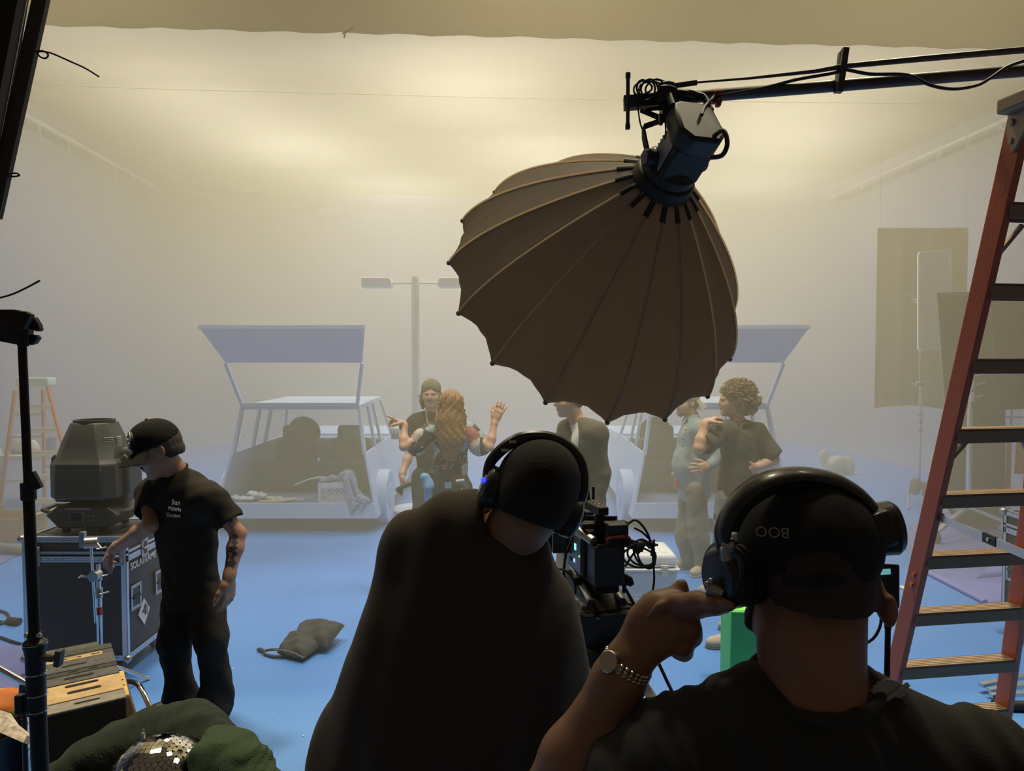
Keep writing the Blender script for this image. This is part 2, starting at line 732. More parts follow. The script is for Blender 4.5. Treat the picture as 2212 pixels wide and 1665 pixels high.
def eave(name, label, u, s):
    t = thing(name, label, 'pipe', RM(u, 13, ZC))
    z = ZC - .06
    q = MB()
    q.cyl(RM(u, VF + .3, z), RM(u, VB - .9, z), .035, n=12)
    q.build('pipe', m_pipe, t)
    for i in range(11):
        v = VF + .9 + i * .88 + random.uniform(-.2, .2)
        c = RM(u, v, z)
        q = MB()
        q.tube([c + V(math.cos(a) * .045, 0, math.sin(a) * .045) for a in np.linspace(0, 2 * PI, 13)], .006, 5)
        L = random.uniform(.10, .32)
        for k in range(2):
            e = L * random.uniform(.5, 1)
            q.tube([c + V(0, 0, -.04), c + V(s * .02 + random.uniform(-.03, .03), random.uniform(-.04, .04), -.04 - e * .5), c + V(s * .02 + random.uniform(-.05, .05), random.uniform(-.08, .08), -.05 - e)], .006, 5, smooth=4)
        q.build('tie', m_pipe, t)
    return t


eave('ceiling_pipe', 'white pipe with cord ties along the left edge of the glowing cloth ceiling', UL + .10, 1)
eave('ceiling_pipe', 'white pipe with cord ties along the right edge of the glowing cloth ceiling', UR - .10, -1)
for px, nm, lb in ((935, 'cord_tie', 'short dark cord knot dangling from the grey border above the glowing ceiling'),):
    c = RM(-1.35, VF - .1, ZC - .06)
    q = MB()
    q.tube([c + V(.03, 0, .03), c, c + V(-.05, -.01, -.04), c + V(-.09, -.01, -.06), c + V(-.06, 0, -.02), c + V(-.08, 0, -.10)], .01, 6, smooth=4)
    tag(q.build(nm, mat('cord_dark', (.03, .025, .02), .9), at=c), lb, 'cord')

# lamps hanging over the cloth ceiling, gridded so that they shine downwards
LAMP = (1.0, .88, .60)
for (px_, y_, e_) in ((-4.7, 10.6, .65), (-.7, 10.5, 1.0), (4.0, 11.3, .85), (-3.9, 13.4, 1.0), (.6, 13.6, .85), (4.9, 13.4, .65), (-2.6, 16.6, .85), (2.0, 16.8, .75), (5.3, 16.3, .6)):
    L = bpy.data.lights.new('space_lamp', 'AREA')
    L.shape = 'DISK'
    L.size = 1.7
    L.spread = math.radians(128)
    L.energy = 175 * e_
    L.color = LAMP
    o = bpy.data.objects.new('space_lamp', L)
    COL.objects.link(o)
    o.location = (px_, y_, ZC + 2.3)

# unseen lamps added over the stage front to brighten the near floor
for (px_, y_) in ((-3.2, 4.7), (.3, 5.0), (3.2, 4.7)):
    L = bpy.data.lights.new('front_fill', 'AREA')
    L.shape = 'DISK'
    L.size = .9
    L.spread = math.radians(77)
    L.energy = 120
    L.color = LAMP
    o = bpy.data.objects.new('front_fill', L)
    COL.objects.link(o)
    o.location = (px_, y_, 8.0)

# unseen lamps added behind the border so that its cloth glows
for x_ in (-5.5, -1.8, 1.8, 5.5):
    L = bpy.data.lights.new('border_fill', 'AREA')
    L.shape = 'RECTANGLE'
    L.size = 3.2
    L.size_y = .5
    L.energy = 100
    L.spread = math.radians(150)
    L.color = (1, .88, .70)
    o = bpy.data.objects.new('border_fill', L)
    COL.objects.link(o)
    o.location = RM(x_, VF + 1.3, ZC + 2.4)
    o.rotation_euler = (math.radians(-60), 0, TH)

# haze in the air of the stage
mh = bpy.data.materials.new('stage_haze')
mh.use_nodes = True
nt = mh.node_tree
nt.nodes.clear()
out = nt.nodes.new('ShaderNodeOutputMaterial')
vs_ = nt.nodes.new('ShaderNodeVolumeScatter')
vs_.inputs['Color'].default_value = (.98, .90, .60, 1)
vs_.inputs['Density'].default_value = .105
vs_.inputs['Anisotropy'].default_value = .2
nt.links.new(vs_.outputs[0], out.inputs['Volume'])
bb = MB()
bb.lohi((-7.9, 4.40, .01), (9.6, 19.6, ZC + .06))
hz = bb.build('haze', mh, smooth=0)
tag(hz, 'thin pale haze filling the blue stage under the cloth ceiling', 'haze', kind='stuff')
# ------------------------------------------------------------------ plywood cars, painted one pale blue
m_car = mat('car_paint_pale_blue', (.40, .51, .72), .45, var=.03, vscale=2, bump=.03, bscale=40)
m_seat = mat('seat_cloth_grey', (.10, .10, .11), .9, bump=.2, bscale=200)
m_tire = m_car


def car(cx, label):
    t = thing('plywood_car', label, 'car', (cx, 9.5, 0), 'plywood cars on the blue stage')
    W0, W1, WR, WRF = .79, .95, .695, .65     # half widths: belt, sill, roof rear, roof front
    yr, yb = 8.45, 8.59
    X = lambda x: cx + x
    # side panels with the sloping rear edge, belt line and sill
    for s in (-1, 1):
        q = MB()
        out = [(X(s * W1), 8.45, .17), (X(s * W0), 8.59, .90), (X(s * .77), 10.7, .92), (X(s * .77), 12.6, .86), (X(s * .82), 12.7, .45), (X(s * .90), 12.6, .22), (X(s * .93), 10.6, .20), (X(s * .95), 9.25, .20)]
        q.prism(out, (-s * .03, 0, 0))
        q.build('side_panel', m_car, t, bevel=.006)
        # wheels
        for y in (9.02, 11.7):
            q = MB()
            q.cyl((X(s * (W1 - .10)), y, .325), (X(s * (W1 + .055)), y, .325), .325, n=40)
            w_ = q.build('wheel', m_car, t, bevel=.015)
            q = MB()
            q.cyl((X(s * (W1 + .05)), y, .325), (X(s * (W1 + .066)), y, .325), .15, n=24)
            q.build('hub_cap', m_car, w_, bevel=.006)
        # window pillars
        yp = [(8.62, 8.72, .075), (9.28, 9.30, .05), (9.72, 9.72, .05), (10.62, 10.36, .055)]
        for i, (y0, y1, w) in enumerate(yp):
            f = i / 3
            zb = .90
            q = MB()
            xr = WR + (WRF - WR) * f
            q.beam((X(s * (W0 - .02)), y0, zb - .02), (X(s * (xr - .01)), y1, 1.445), .035, w, up=(0, 1, 0))
            q.build('window_pillar', m_car, t, bevel=.004)
    # roof, slightly narrower at the front
    q = MB()
    q.hexa([V(X(-WR), 8.69, 1.405), V(X(WR), 8.69, 1.405), V(X(WRF), 10.4, 1.42), V(X(-WRF), 10.4, 1.42), V(X(-WR), 8.69, 1.46), V(X(WR), 8.69, 1.46), V(X(WRF), 10.4, 1.475), V(X(-WRF), 10.4, 1.475)])
    q.build('roof', m_car, t, bevel=.008)
    # hood and cowl seen through the cabin
    q = MB()
    q.hexa([V(X(-.76), 10.66, .80), V(X(.76), 10.66, .80), V(X(.76), 12.62, .72), V(X(-.76), 12.62, .72), V(X(-.76), 10.66, .93), V(X(.76), 10.66, .93), V(X(.76), 12.62, .86), V(X(-.76), 12.62, .86)])
    q.build('hood', m_car, t, bevel=.02)
    q = MB()
    q.lohi((X(-.80), 12.6, .22), (X(.80), 12.68, .84))
    q.build('grille_panel', m_car, t, bevel=.01)
    q = MB()
    q.lohi((X(-.75), 10.3, .62), (X(.75), 10.64, .90))
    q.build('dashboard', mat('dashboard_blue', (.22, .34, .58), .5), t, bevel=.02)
    # cargo floor, rear lip, bulkhead
    q = MB()
    q.hexa([V(X(-.905), 8.47, .30), V(X(.905), 8.47, .30), V(X(.90), 10.4, .30), V(X(-.90), 10.4, .30), V(X(-.90), 8.47, .335), V(X(.90), 8.47, .335), V(X(.89), 10.4, .335), V(X(-.89), 10.4, .335)])
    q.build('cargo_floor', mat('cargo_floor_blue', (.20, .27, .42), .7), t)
    q = MB()
    q.hexa([V(X(-.935), 8.43, .17), V(X(.935), 8.43, .17), V(X(.935), 8.46, .17), V(X(-.935), 8.46, .17), V(X(-.905), 8.45, .345), V(X(.905), 8.45, .345), V(X(.905), 8.48, .345), V(X(-.905), 8.48, .345)])
    q.build('rear_panel', m_car, t, bevel=.004)
    q = MB()
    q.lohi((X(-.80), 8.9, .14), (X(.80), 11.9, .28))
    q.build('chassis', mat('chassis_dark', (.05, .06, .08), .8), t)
    # seats
    for xs in (-.36, .36):
        q = MB()
        q.lohi((X(xs - .26), 9.85, .335), (X(xs + .26), 10.25, .56))
        st = q.build('seat', m_seat, t, bevel=.05, seg=3)
        sf = Soft((X(xs) - .34, 9.55, .4), (X(xs) + .34, 9.98, 1.25), .02)
        sf.box((X(xs), 9.78, .68), (.27, .07, .28), rnd=.06)
        sf.box((X(xs), 9.74, 1.02), (.17, .055, .11), rnd=.05)
        sf.build('seat_back', m_seat, st)
    q = MB()
    q.lohi((X(-.74), 9.22, .335), (X(.74), 9.30, .72))
    q.build('rear_seat_back', m_seat, t, bevel=.05, seg=3)
    # steering wheel: a plain disc on a post
    q = MB()
    q.cyl((X(-.36), 10.12, 1.0), (X(-.36), 10.15, 1.01), .22, n=36)
    sw = q.build('steering_wheel', m_seat, t, bevel=.008)
    q = MB()
    q.cyl((X(-.36), 10.14, 1.0), (X(-.36), 10.4, .82), .03)
    q.build('column', m_seat, sw)
    # tailgate swung up over the roof edge: window frame, then the solid panel
    A, B, D_ = (8.69, 1.44, .67), (8.46, 1.955, .78), (8.03, 2.335, .895)
    g = thing('tailgate', None, None, (0, 0, 0))
    g.parent = t
    g.location = Vector((cx, 8.69, 1.44)) - wloc(t)
    for s in (-1, 1):
        q = MB()
        q.beam((X(s * A[2]), A[0], A[1]), (X(s * B[2]), B[0], B[1]), .035, .055, up=(0, 1, 0))
        q.build('frame_bar', m_car, g, bevel=.004)
    q = MB()
    q.beam((X(-A[2] - .01), A[0], A[1] + .02), (X(A[2] + .01), A[0], A[1] + .02), .04, .05)
    q.build('frame_bar', m_car, g, bevel=.004)
    q = MB()
    n = Vector((0, -(D_[1] - B[1]), (D_[0] - B[0]))).normalized() * -.035
    q.hexa([V(X(-B[2]), B[0], B[1]), V(X(B[2]), B[0], B[1]), V(X(D_[2]), D_[0], D_[1]), V(X(-D_[2]), D_[0], D_[1]), V(X(-B[2]), B[0], B[1]) + n, V(X(B[2]), B[0], B[1]) + n, V(X(D_[2]), D_[0], D_[1]) + n, V(X(-D_[2]), D_[0], D_[1]) + n])
    q.build('gate_panel', m_car, g, bevel=.004)
    q = MB()
    q.beam((X(-D_[2] - .005), D_[0], D_[1] + .01), (X(D_[2] + .005), D_[0], D_[1] + .01), .045, .05)
    q.build('gate_edge', m_car, g, bevel=.006)
    return t


carA = car(-2.49, 'pale blue plywood hatchback with open tailgate, milk crate and gloves in its trunk')
carB = dup(carA, (4.81, 0, 0), label='pale blue plywood hatchback with open tailgate behind the man in the denim jacket')

# ------------------------------------------------------------------ street lamp between the cars
m_post = mat('lamp_post_pale_blue', (.60, .66, .76), .5)
lx, ly = -1.26, 9.7
t = thing('street_lamp', 'pale blue double-headed street lamp standing between the two plywood cars', 'street lamp', (lx, ly, 0))
q = MB()
q.lathe([(.055, .05), (.055, 3.04), (.045, 3.07)], (lx, ly, 0), (0, 0, 1), 24)
q.build('post', m_post, t)
q = MB()
q.lathe([(.34, 0), (.34, .03), (.32, .045), (.06, .05)], (lx, ly, 0), (0, 0, 1), 40)
q.build('base', m_post, t)
for s in (-1, 1):
    q = MB()
    q.cyl((lx + s * .05, ly, 2.985), (lx + s * .32, ly, 2.985), .014, n=10)
    a_ = q.build('arm', m_post, t)
    q = MB()
    x0, x1 = lx + s * .30, lx + s * .685
    pr = [(x0, 2.95), (x0, 3.0), (x0 + s * .025, 3.05), (x1, 3.055), (x1, 2.925), (x0 + s * .01, 2.925)]
    q.prism([V(x, ly - .11, z) for x, z in pr], (0, .22, 0))
    q.build('lamp_head', m_post, t, bevel=.012)

# ------------------------------------------------------------------ in the trunk of the left car
ZT = .336
m_crate = mat('crate_plastic_blue_grey', (.55, .57, .66), .6)
cr0 = (-2.22, 8.50)
t = thing('milk_crate', 'grey plastic milk crate with lattice sides in the open trunk', 'crate', (cr0[0] + .165, cr0[1] + .16, ZT))
x0, x1, y0, y1, z0, z1 = cr0[0], cr0[0] + .34, cr0[1], cr0[1] + .33, ZT + .001, ZT + .235
q = MB()
for (xa, ya, xb, yb) in ((x0, y0, x1, y0), (x1, y0, x1, y1), (x1, y1, x0, y1), (x0, y1, x0, y0)):
    a = V(xa, ya, 0)
    d = V(xb - xa, yb - ya, 0)
    for z, hh in ((z0 + .012, .024), (z1 - .03, .06)):
        q.beam(a + V(0, 0, z), a + d + V(0, 0, z), .012, hh)
    q.beam(a + V(0, 0, z0), a + V(0, 0, z1), .03, .03, up=(0, 1, 0))
    L = d.length
    n = 6
    hgt = z1 - .06 - (z0 + .024)
    for i in range(-3, n + 1):
        for sg in (1, -1):
            # lattice bars clipped to the panel
            t0 = i / n
            t1 = t0 + .5
            u0, u1 = t0, t1
            f0, f1 = 0., 1.
            if u0 < 0:
                f0 = (0 - u0) / (u1 - u0)
            if u1 > 1:
                f1 = (1 - u0) / (u1 - u0)
            if f1 <= f0:
                continue
            pa, pb = u0 + (u1 - u0) * f0, u0 + (u1 - u0) * f1
            if sg < 0:
                pa, pb = 1 - pa, 1 - pb
            q.beam(a + d * pa + V(0, 0, z0 + .024 + hgt * f0), a + d * pb + V(0, 0, z0 + .024 + hgt * f1), .008, .008, up=(0, 1, 0))
q.build('lattice_side', m_crate, t, smooth=0)
q = MB()
q.lohi((x0, y0, z0), (x1, y1, z0 + .01))
q.build('bottom', m_crate, t)

# cloth tossed over the crate
m_rag = mat('rag_cloth_slate_blue', (.24, .31, .42), .9, bump=.3, bscale=120, var=.2, vscale=14)
sf = Soft((x0 - .06, y0 - .16, ZT - .2), (x1 + .32, y1 + .05, z1 + .2), .008)
sf.chain([(x0 + .02, y0 + .03, z1 + .02), (x0 + .12, y0 + .06, z1 + .04), (x0 + .2, y0 + .08, z1 + .035), (x0 + .30, y0 + .05, z1 + .07)], [.03, .035, .03, .05], k=.03)
sf.ell((x0 + .31, y0 + .06, z1 + .085), (.085, .08, .055), k=.03)
sf.chain([(x1 - .03, y0 - .025, z1 + .05), (x1 + .02, y0 - .05, ZT + .08), (x1 + .06, y0 - .068, ZT - .02), (x1 + .045, y0 - .08, ZT - .1)], [.04, .035, .04, .015], k=.03, flat=(0, 1, 0), amt=.5)
sf.chain([(x1 + .04, y0 + .03, z1 + .03), (x1 + .10, y0 - .0, ZT + .10), (x1 + .17, y0 - .045, ZT + .04), (x1 + .23, y0 - .06, ZT + .035)], [.035, .03, .045, .03], k=.03)
sf.chain([(x1 + .17, y0 - .06, ZT + .03), (x1 + .15, y0 - .085, ZT - .05)], [.04, .02], k=.03, flat=(0, 1, 0), amt=.5)
sf.wob(.006, 90, 3)
sf.build('rag', m_rag, at=(x0 + .2, y0 + .05, z1 + .01))
tag(bpy.data.objects['rag'], 'slate blue cloth tossed over the grey milk crate in the trunk', 'cloth')
# wand with a pale printed tag
t = thing('feather_wand', 'thin pale curved wand lying on the milk crate, pointing left', 'wand', (x0 - .1, y0 + .06, z1))
q = MB()
q.tube([P(636, 1048, 8.56), P(662, 1037, 8.56), P(690, 1031, 8.56), P(716, 1033, 8.56)], [.006, .008, .011, .011], 8, smooth=5)
q.build('stick', mat('wand_cream', (.72, .66, .55), .6), t)
q = MB()
q.prism([P(689, 1030, 8.55), P(706, 1031, 8.55), P(721, 1036, 8.55), P(716, 1042, 8.55), P(700, 1039, 8.55)], (0, .015, 0))
q.build('tag', mat('tag_print', (.70, .78, .74), .6, var=.7, vscale=120), t)
# gloves and papers heap, left in the trunk
m_glove = mat('glove_pale', (.70, .76, .74), .7, var=.25, vscale=30)
m_glove2 = mat('glove_cream', (.66, .60, .46), .75)
gx, gy = P(545, 1082, 8.62).x, 8.60


def glove(nm, lab, c, rot, m, fl):
    R = Matrix.Rotation(rot, 3, 'Z')
    sf = Soft((c[0] - .24, c[1] - .24, ZT - .005), (c[0] + .24, c[1] + .24, ZT + .16), .006)
    T = lambda x, y, z: np.array(Vector(c) + R @ V(x, y, z))
    sf.box(T(0, 0, .028), (.05, .045, .022), R=[list(R @ V(1, 0, 0)), list(R @ V(0, 1, 0)), (0, 0, 1)], rnd=.02)
    sf.cap(T(-.05, 0, .03), T(-.13, .01, .035), .036, .044, k=.02, flat=(0, 0, 1), amt=.6)
    for i, (yy, ln) in enumerate(((-.036, .075), (-.012, .09), (.012, .085), (.036, .065))):
        a = T(.045, yy, .03)
        bq = T(.045 + ln * .6, yy * 1.3, .035 + fl * random.uniform(0, .03))
        sf.chain([a, bq, T(.045 + ln, yy * 1.6, .024)], [.013, .013, .010], k=.008)
    sf.chain([T(0, -.04, .03), T(.03, -.085, .035), T(.06, -.10, .028)], [.016, .014, .010], k=.01)
    o = sf.build(nm, m, at=c)
    return tag(o, lab, 'glove', 'work gloves in the trunk')


glove('work_glove', 'pale work glove at the far left of the glove heap in the trunk', (gx - .13, gy + .02, ZT + .002), 2.9, m_glove, 1)
glove('work_glove', 'pale work glove lying on top in the middle of the trunk glove heap', (gx + .05, gy + .04, ZT + .045), 2.5, m_glove, 1)
glove('work_glove', 'cream work glove lying at the right of the trunk glove heap', (gx + .22, gy + .03, ZT + .002), .1, m_glove2, 0)
t = thing('paddle', 'cream flat paddle handle lying beside the gloves in the trunk', 'handle', (gx + .28, gy - .02, ZT))
q = MB()
q.tube([P(560, 1083, 8.52), P(600, 1082, 8.53), P(625, 1079, 8.55), P(641, 1075, 8.57)], [.012, .02, .022, .008], 10, smooth=5)
q.build('grip', mat('handle_cream', (.62, .54, .42), .6), t)
q = MB()
q.box((gx + .42, gy + .08, ZT + .006), (.34, .22, .01), Matrix.Rotation(.15, 3, 'Z'))
tag(q.build('paper_sheet', mat('paper_blue_grey', (.36, .42, .55), .8), at=(gx + .42, gy + .08, ZT)), 'blue grey sheet lying on the trunk floor left of the milk crate', 'sheet')
# price tag sticking out of the left window
q = MB()
q.box(P(527, 942, 10.2), (.03, .004, .05))
tag(q.build('paper_tag', mat('paper_white', (.8, .78, .7), .8), at=P(527, 942, 10.2)), 'small white paper tag hanging behind the hatchback window by its left pillar', 'tag')
# ------------------------------------------------------------------ shared gear materials
m_blk = mat('black_fabric', (.022, .020, .018), .85, bump=.15, bscale=300)
m_blkm = mat('black_metal', (.026, .022, .019), .5, spec=.3)
m_blkp = mat('black_plastic', (.020, .020, .022), .5)
m_alu = mat('aluminium', (.62, .63, .66), .35, metal=.9)
m_chr = mat('chrome', (.80, .80, .82), .14, metal=1.)
m_rub = mat('rubber', (.02, .02, .02), .8)
m_cable = mat('cable_black', (.012, .012, .012), .55)
m_fib = mat('fibreglass_orange', (.50, .115, .055), .5, bump=.1, bscale=90)
m_step = mat('ladder_aluminium', (.30, .215, .145), .5, metal=.0)
m_white = mat('white_plastic', (.78, .78, .76), .5)
m_steel = mat('steel', (.45, .45, .47), .3, metal=.9)

# ------------------------------------------------------------------ big umbrella-shaped softbox on its lamp
SBC = Vector((.42045, 3.70317, 2.33881))
SBA = Vector((-.27479, .79883, -.53513)).normalized()
SBH = SBC - SBA * .7644
E1 = SBA.cross(Vector((0, 0, 1))).normalized()
E2 = E1.cross(SBA)
NR = 16
SBR = .75
t = thing('softbox', 'large black sixteen-ribbed umbrella softbox with lamp head, hanging from the boom', 'softbox', SBH)


def sb_r(s):
    return .10 + (SBR - .10) * (1 - (1 - s) ** 1.55)


def sb(s, a):
    return SBH + SBA * (.7644 * s) + (E1 * math.cos(a) + E2 * math.sin(a)) * sb_r(s)


def panel_pt(s, k):
    """k in panel units; fabric is stretched nearly flat between ribs and hollows a little, the free edge is scalloped"""
    i = math.floor(k)
    f = k - i
    a0 = 2.17703 + i * 2 * PI / NR
    a1 = a0 + 2 * PI / NR
    hol = 4 * f * (1 - f)
    s2 = s * (1 - .055 * hol * s ** 6)
    p = sb(s2, a0).lerp(sb(s2, a1), f)
    c = SBH + SBA * (.7644 * s2)
    return p + (c - p) * (.022 * hol * s) + (c - p).normalized() * .004 * math.sin(k * 31 + s * 9) * hol * s


m_sbx = mat('softbox_black_nylon', (.12, .088, .054), .62, bump=.1, bscale=500, spec=.35)
_nt = m_sbx.node_tree
_t = _nt.nodes.new('ShaderNodeBsdfTranslucent')
_t.inputs['Color'].default_value = (.56, .46, .35, 1)
_m = _nt.nodes.new('ShaderNodeMixShader')
_m.inputs['Fac'].default_value = .6
_nt.links.new(_nt.nodes['Principled BSDF'].outputs[0], _m.inputs[1])
_nt.links.new(_t.outputs[0], _m.inputs[2])
_nt.links.new(_m.outputs[0], _nt.nodes['Material Output'].inputs['Surface'])
NU, NV = NR * 8, 26
q = MB()
vs = []
fs = []
for j in range(NV + 1):
    for i in range(NU):
        vs.append(panel_pt(.02 + .98 * j / NV, i / 8))
for j in range(NV):
    for i in range(NU):
        fs.append((j * NU + i, j * NU + (i + 1) % NU, (j + 1) * NU + (i + 1) % NU, (j + 1) * NU + i))
q.add(vs, fs)
o = q.build('canopy', m_sbx, t, smooth=50)
md = o.modifiers.new('thickness', 'SOLIDIFY')
md.thickness = .003
md.offset = 0
m_seam = mat('seam_tape_grey', (.34, .28, .21), .7)
_nt = m_seam.node_tree
_t = _nt.nodes.new('ShaderNodeBsdfTranslucent')
_t.inputs['Color'].default_value = (.95, .80, .62, 1)
_m = _nt.nodes.new('ShaderNodeMixShader')
_m.inputs['Fac'].default_value = .5
_nt.links.new(_nt.nodes['Principled BSDF'].outputs[0], _m.inputs[1])
_nt.links.new(_t.outputs[0], _m.inputs[2])
_nt.links.new(_m.outputs[0], _nt.nodes['Material Output'].inputs['Surface'])
for k in range(NR):
    a = 2.17703 + k * 2 * PI / NR
    q = MB()
    q.tube([sb(s, a) - SBA * .003 + (E1 * math.cos(a) + E2 * math.sin(a)) * .002 for s in np.linspace(.03, 1.0, 24)], .0045, 6)
    r_ = q.build('rib', m_seam, t)
    q = MB()
    tip = sb(1, a)
    q.ball(tip - SBA * .004, .012, 10)
    q.build('rib_tip', m_sbx, r_)
q = MB()
q.cyl(SBH - SBA * .03, SBH + SBA * .03, .125, .135, 32)
q.build('speed_ring', m_blkm, t, bevel=.008)
q = MB()
for k in range(NR):
    a = 2.17703 + k * 2 * PI / NR
    c = SBH + SBA * .025 + (E1 * math.cos(a) + E2 * math.sin(a)) * .125
    q.cyl(c, c + (sb(.09, a) - c) * 1.0, .012, n=8)
q.build('rod_socket', m_blkm, t)
# lamp head: body along -axis
BX = SBA.cross(Vector((0, 0, 1))).normalized()
BY = BX.cross(SBA)
RB = Matrix((BX, BY, -SBA)).transposed()


def L_(x, y, z):
    return SBH + BX * x + BY * y - SBA * (z * .80)


q = MB()
q.lathe([(.115, .02), (.115, .07), (.10, .09), (.10, .10)], SBH, -SBA, 32)
q.prism([L_(.075, .05, .08), L_(-.075, .05, .08), L_(-.085, .03, .08), L_(-.085, -.09, .08), L_(.085, -.09, .08), L_(.085, .03, .08)], -SBA * .16)
lb_ = q.build('lamp_body', m_blkm, t, bevel=.01)
q = MB()
q.prism([L_(x, y, .265) for x, y in ((.09, .085), (.05, .105), (-.05, .105), (-.09, .085), (-.10, -.06), (-.06, -.11), (.06, -.11), (.10, -.06))], -SBA * .09)
rh = q.build('rear_housing', m_blkp, t, bevel=.015)
q = MB()
q.tube([L_(-.085, .08, .36), L_(-.08, .15, .36), L_(-.05, .165, .36), L_(.05, .165, .36), L_(.08, .15, .36), L_(.085, .08, .36)], .014, 10, smooth=3)
q.build('handle', m_blkp, rh)
q = MB()
for sx in (-1, 1):
    q = MB()
    q.box(L_(sx * .0885, -.02, .17), (.004, .075, .16), RB)
    q.build('side_label', mat('label_grey', (.30, .29, .28), .5, var=.2, vscale=60), lb_)
q = MB()
q = MB()
for j in range(7):
    q.box(L_(0, .055, .10 + j * .025), (.14, .012, .006), RB)
q.build('cooling_fin', m_blkm, lb_)
# yoke
for s in (-1, 1):
    q = MB()
    for j in (-1, 0, 1):
        q.tube([L_(s * .12, -.0, .12 + j * .012), L_(s * .125, .09, .15 + j * .012), L_(s * .125, .13, .17 + j * .012), P(1440, 238, 2.96) + V(-s * .10, .0 - j * .012, .0), P(1440, 233, 2.96) + V(-s * .02, -j * .012, .0)], .006, 8)
    yk = q.build('yoke', m_blkm, t)
    q = MB()
    q.cyl(L_(s * .086, -.0, .12), L_(s * .14, -.0, .12), .035, n=20)
    q.build('tilt_knob', m_blkp, yk, bevel=.008)
text('knob_mark', 'N', .035, mat('mark_white', (.6, .58, .52), .6), t, L_(.1415, 0, .12) if L_(.14, 0, .12).x < L_(-.14, 0, .12).x else L_(-.1415, 0, .12), (.9, .1, .25), (-.25, 0, .95), .0008)
q = MB()
q.tube([P(1535, 300, 2.83), P(1562, 282, 2.80), P(1571, 310, 2.78), P(1560, 335, 2.78), P(1536, 340, 2.80)], .009, 8, smooth=6)
q.tube([P(1516, 248, 2.85), P(1523, 230, 2.9), P(1540, 212, 2.95), P(1548, 200, 2.96)], .007, 8, smooth=5)
q.build('power_cable', m_cable, t)
q = MB()
q.cyl(P(1440, 200, 2.96), P(1440, 236, 2.96), .03, n=16)
q.box(P(1455, 240, 2.96), (.10, .08, .045))
q.build('mounting_clamp', m_blkm, t, bevel=.006)
q = MB()
q.tube([P(1437, 262, 2.9), P(1438, 285, 2.88), P(1436, 300, 2.86)], .003, 6, smooth=3)
q.prism([P(1424, 245, 2.93), P(1440, 245, 2.93), P(1432, 268, 2.93), P(1426, 268, 2.93)], (0, .02, 0))
q.build('safety_tab', m_blkm, t)

# ------------------------------------------------------------------ boom arm
t = thing('boom_arm', 'long dark boom pipe running in from the right and carrying the softbox', 'boom', P(1800, 185, 3.0))
m_boom = mat('boom_dark_steel', (.06, .055, .06), .4, metal=.2)
q = MB()
q.cyl(P(1418, 216, 2.99), P(2330, 143, 2.93), .0235, n=20)
q.build('main_pipe', m_boom, t)
q = MB()
q.beam(P(1347, 223, 3.0), P(1424, 217, 2.99), .05, .05)
q.build('square_end', m_boom, t, bevel=.002)
q = MB()
q.lathe([(.010, 0), (.010, .02), (.0075, .025), (.0075, .195), (.010, .20), (.010, .22)], P(1356, 279, 2.97), (0, 0, 1), 12)
q.build('spigot', m_boom, t)
q = MB()
q.cyl(P(1448, 186, 2.96), P(1505, 178, 2.96), .011, n=10)
q.tube([P(1505, 178, 2.96), P(1620, 169, 2.95), P(1760, 154, 2.94), P(1822, 143, 2.93), P(2000, 126, 2.91), P(2230, 106, 2.88), P(2330, 98, 2.86)], [.004, .005, .008, .010, .012, .013, .013], 10)
q.build('tension_rod', m_boom, t)
q = MB()
q.beam(P(1826, 104, 2.93), P(1812, 200, 2.93), .024, .03, up=(0, 1, 0))
q.beam(P(1816, 112, 2.95), P(1806, 200, 2.95), .012, .03, up=(0, 1, 0))
q.build('brace_plate', m_boom, t, bevel=.003)
q = MB()
q.tube([P(1505, 215, 2.96), P(1640, 192, 2.95), P(1720, 172, 2.95), P(1800, 158, 2.94), P(1822, 150, 2.92), P(1880, 160, 2.91), P(1960, 162, 2.91), P(2010, 184, 2.9), P(2060, 192, 2.9), P(2110, 184, 2.9), P(2140, 168, 2.89), P(2180, 142, 2.89), P(2240, 124, 2.88)], .0065, 8, smooth=5)
q.build('cable', m_cable, t)
q = MB()
c0 = P(1402, 190, 2.96)
for j in range(5):
    r = .030 + .004 * j
    q.tube([c0 + V((j % 3) * .022 - .02 + r * math.cos(a), -.01 + .012 * math.sin(a * 2 + j), r * .9 * math.sin(a) - .004 * j) for a in np.linspace(0, 6.4, 22)], .0042, 6)
q.tube([P(1384, 192, 2.96), P(1376, 205, 2.96), P(1378, 232, 2.96), P(1384, 270, 2.95), P(1394, 288, 2.94)], .0032, 6, smooth=4)
q.tube([P(1400, 178, 2.96), P(1420, 172, 2.96), P(1440, 178, 2.96)], .004, 6, smooth=4)
q.build('coiled_cable', m_cable, t)
q = MB()
q.lathe([(.03, -.02), (.03, .02)], P(1547, 208, 2.985), (1, 0, .08), 16)
q.box(P(1551, 222, 2.96), (.02, .03, .03))
q.build('clip', mat('clip_red', (.30, .045, .025), .5), t, bevel=.004)
q = MB()
q.cyl(P(1440, 180, 2.96), P(1440, 212, 2.96), .034, n=20)
q.cyl(P(1438, 222, 2.94), P(1443, 190, 2.94), .040, n=16)
q.build('grip_head', m_blkm, t, bevel=.006)

# ------------------------------------------------------------------ step ladders


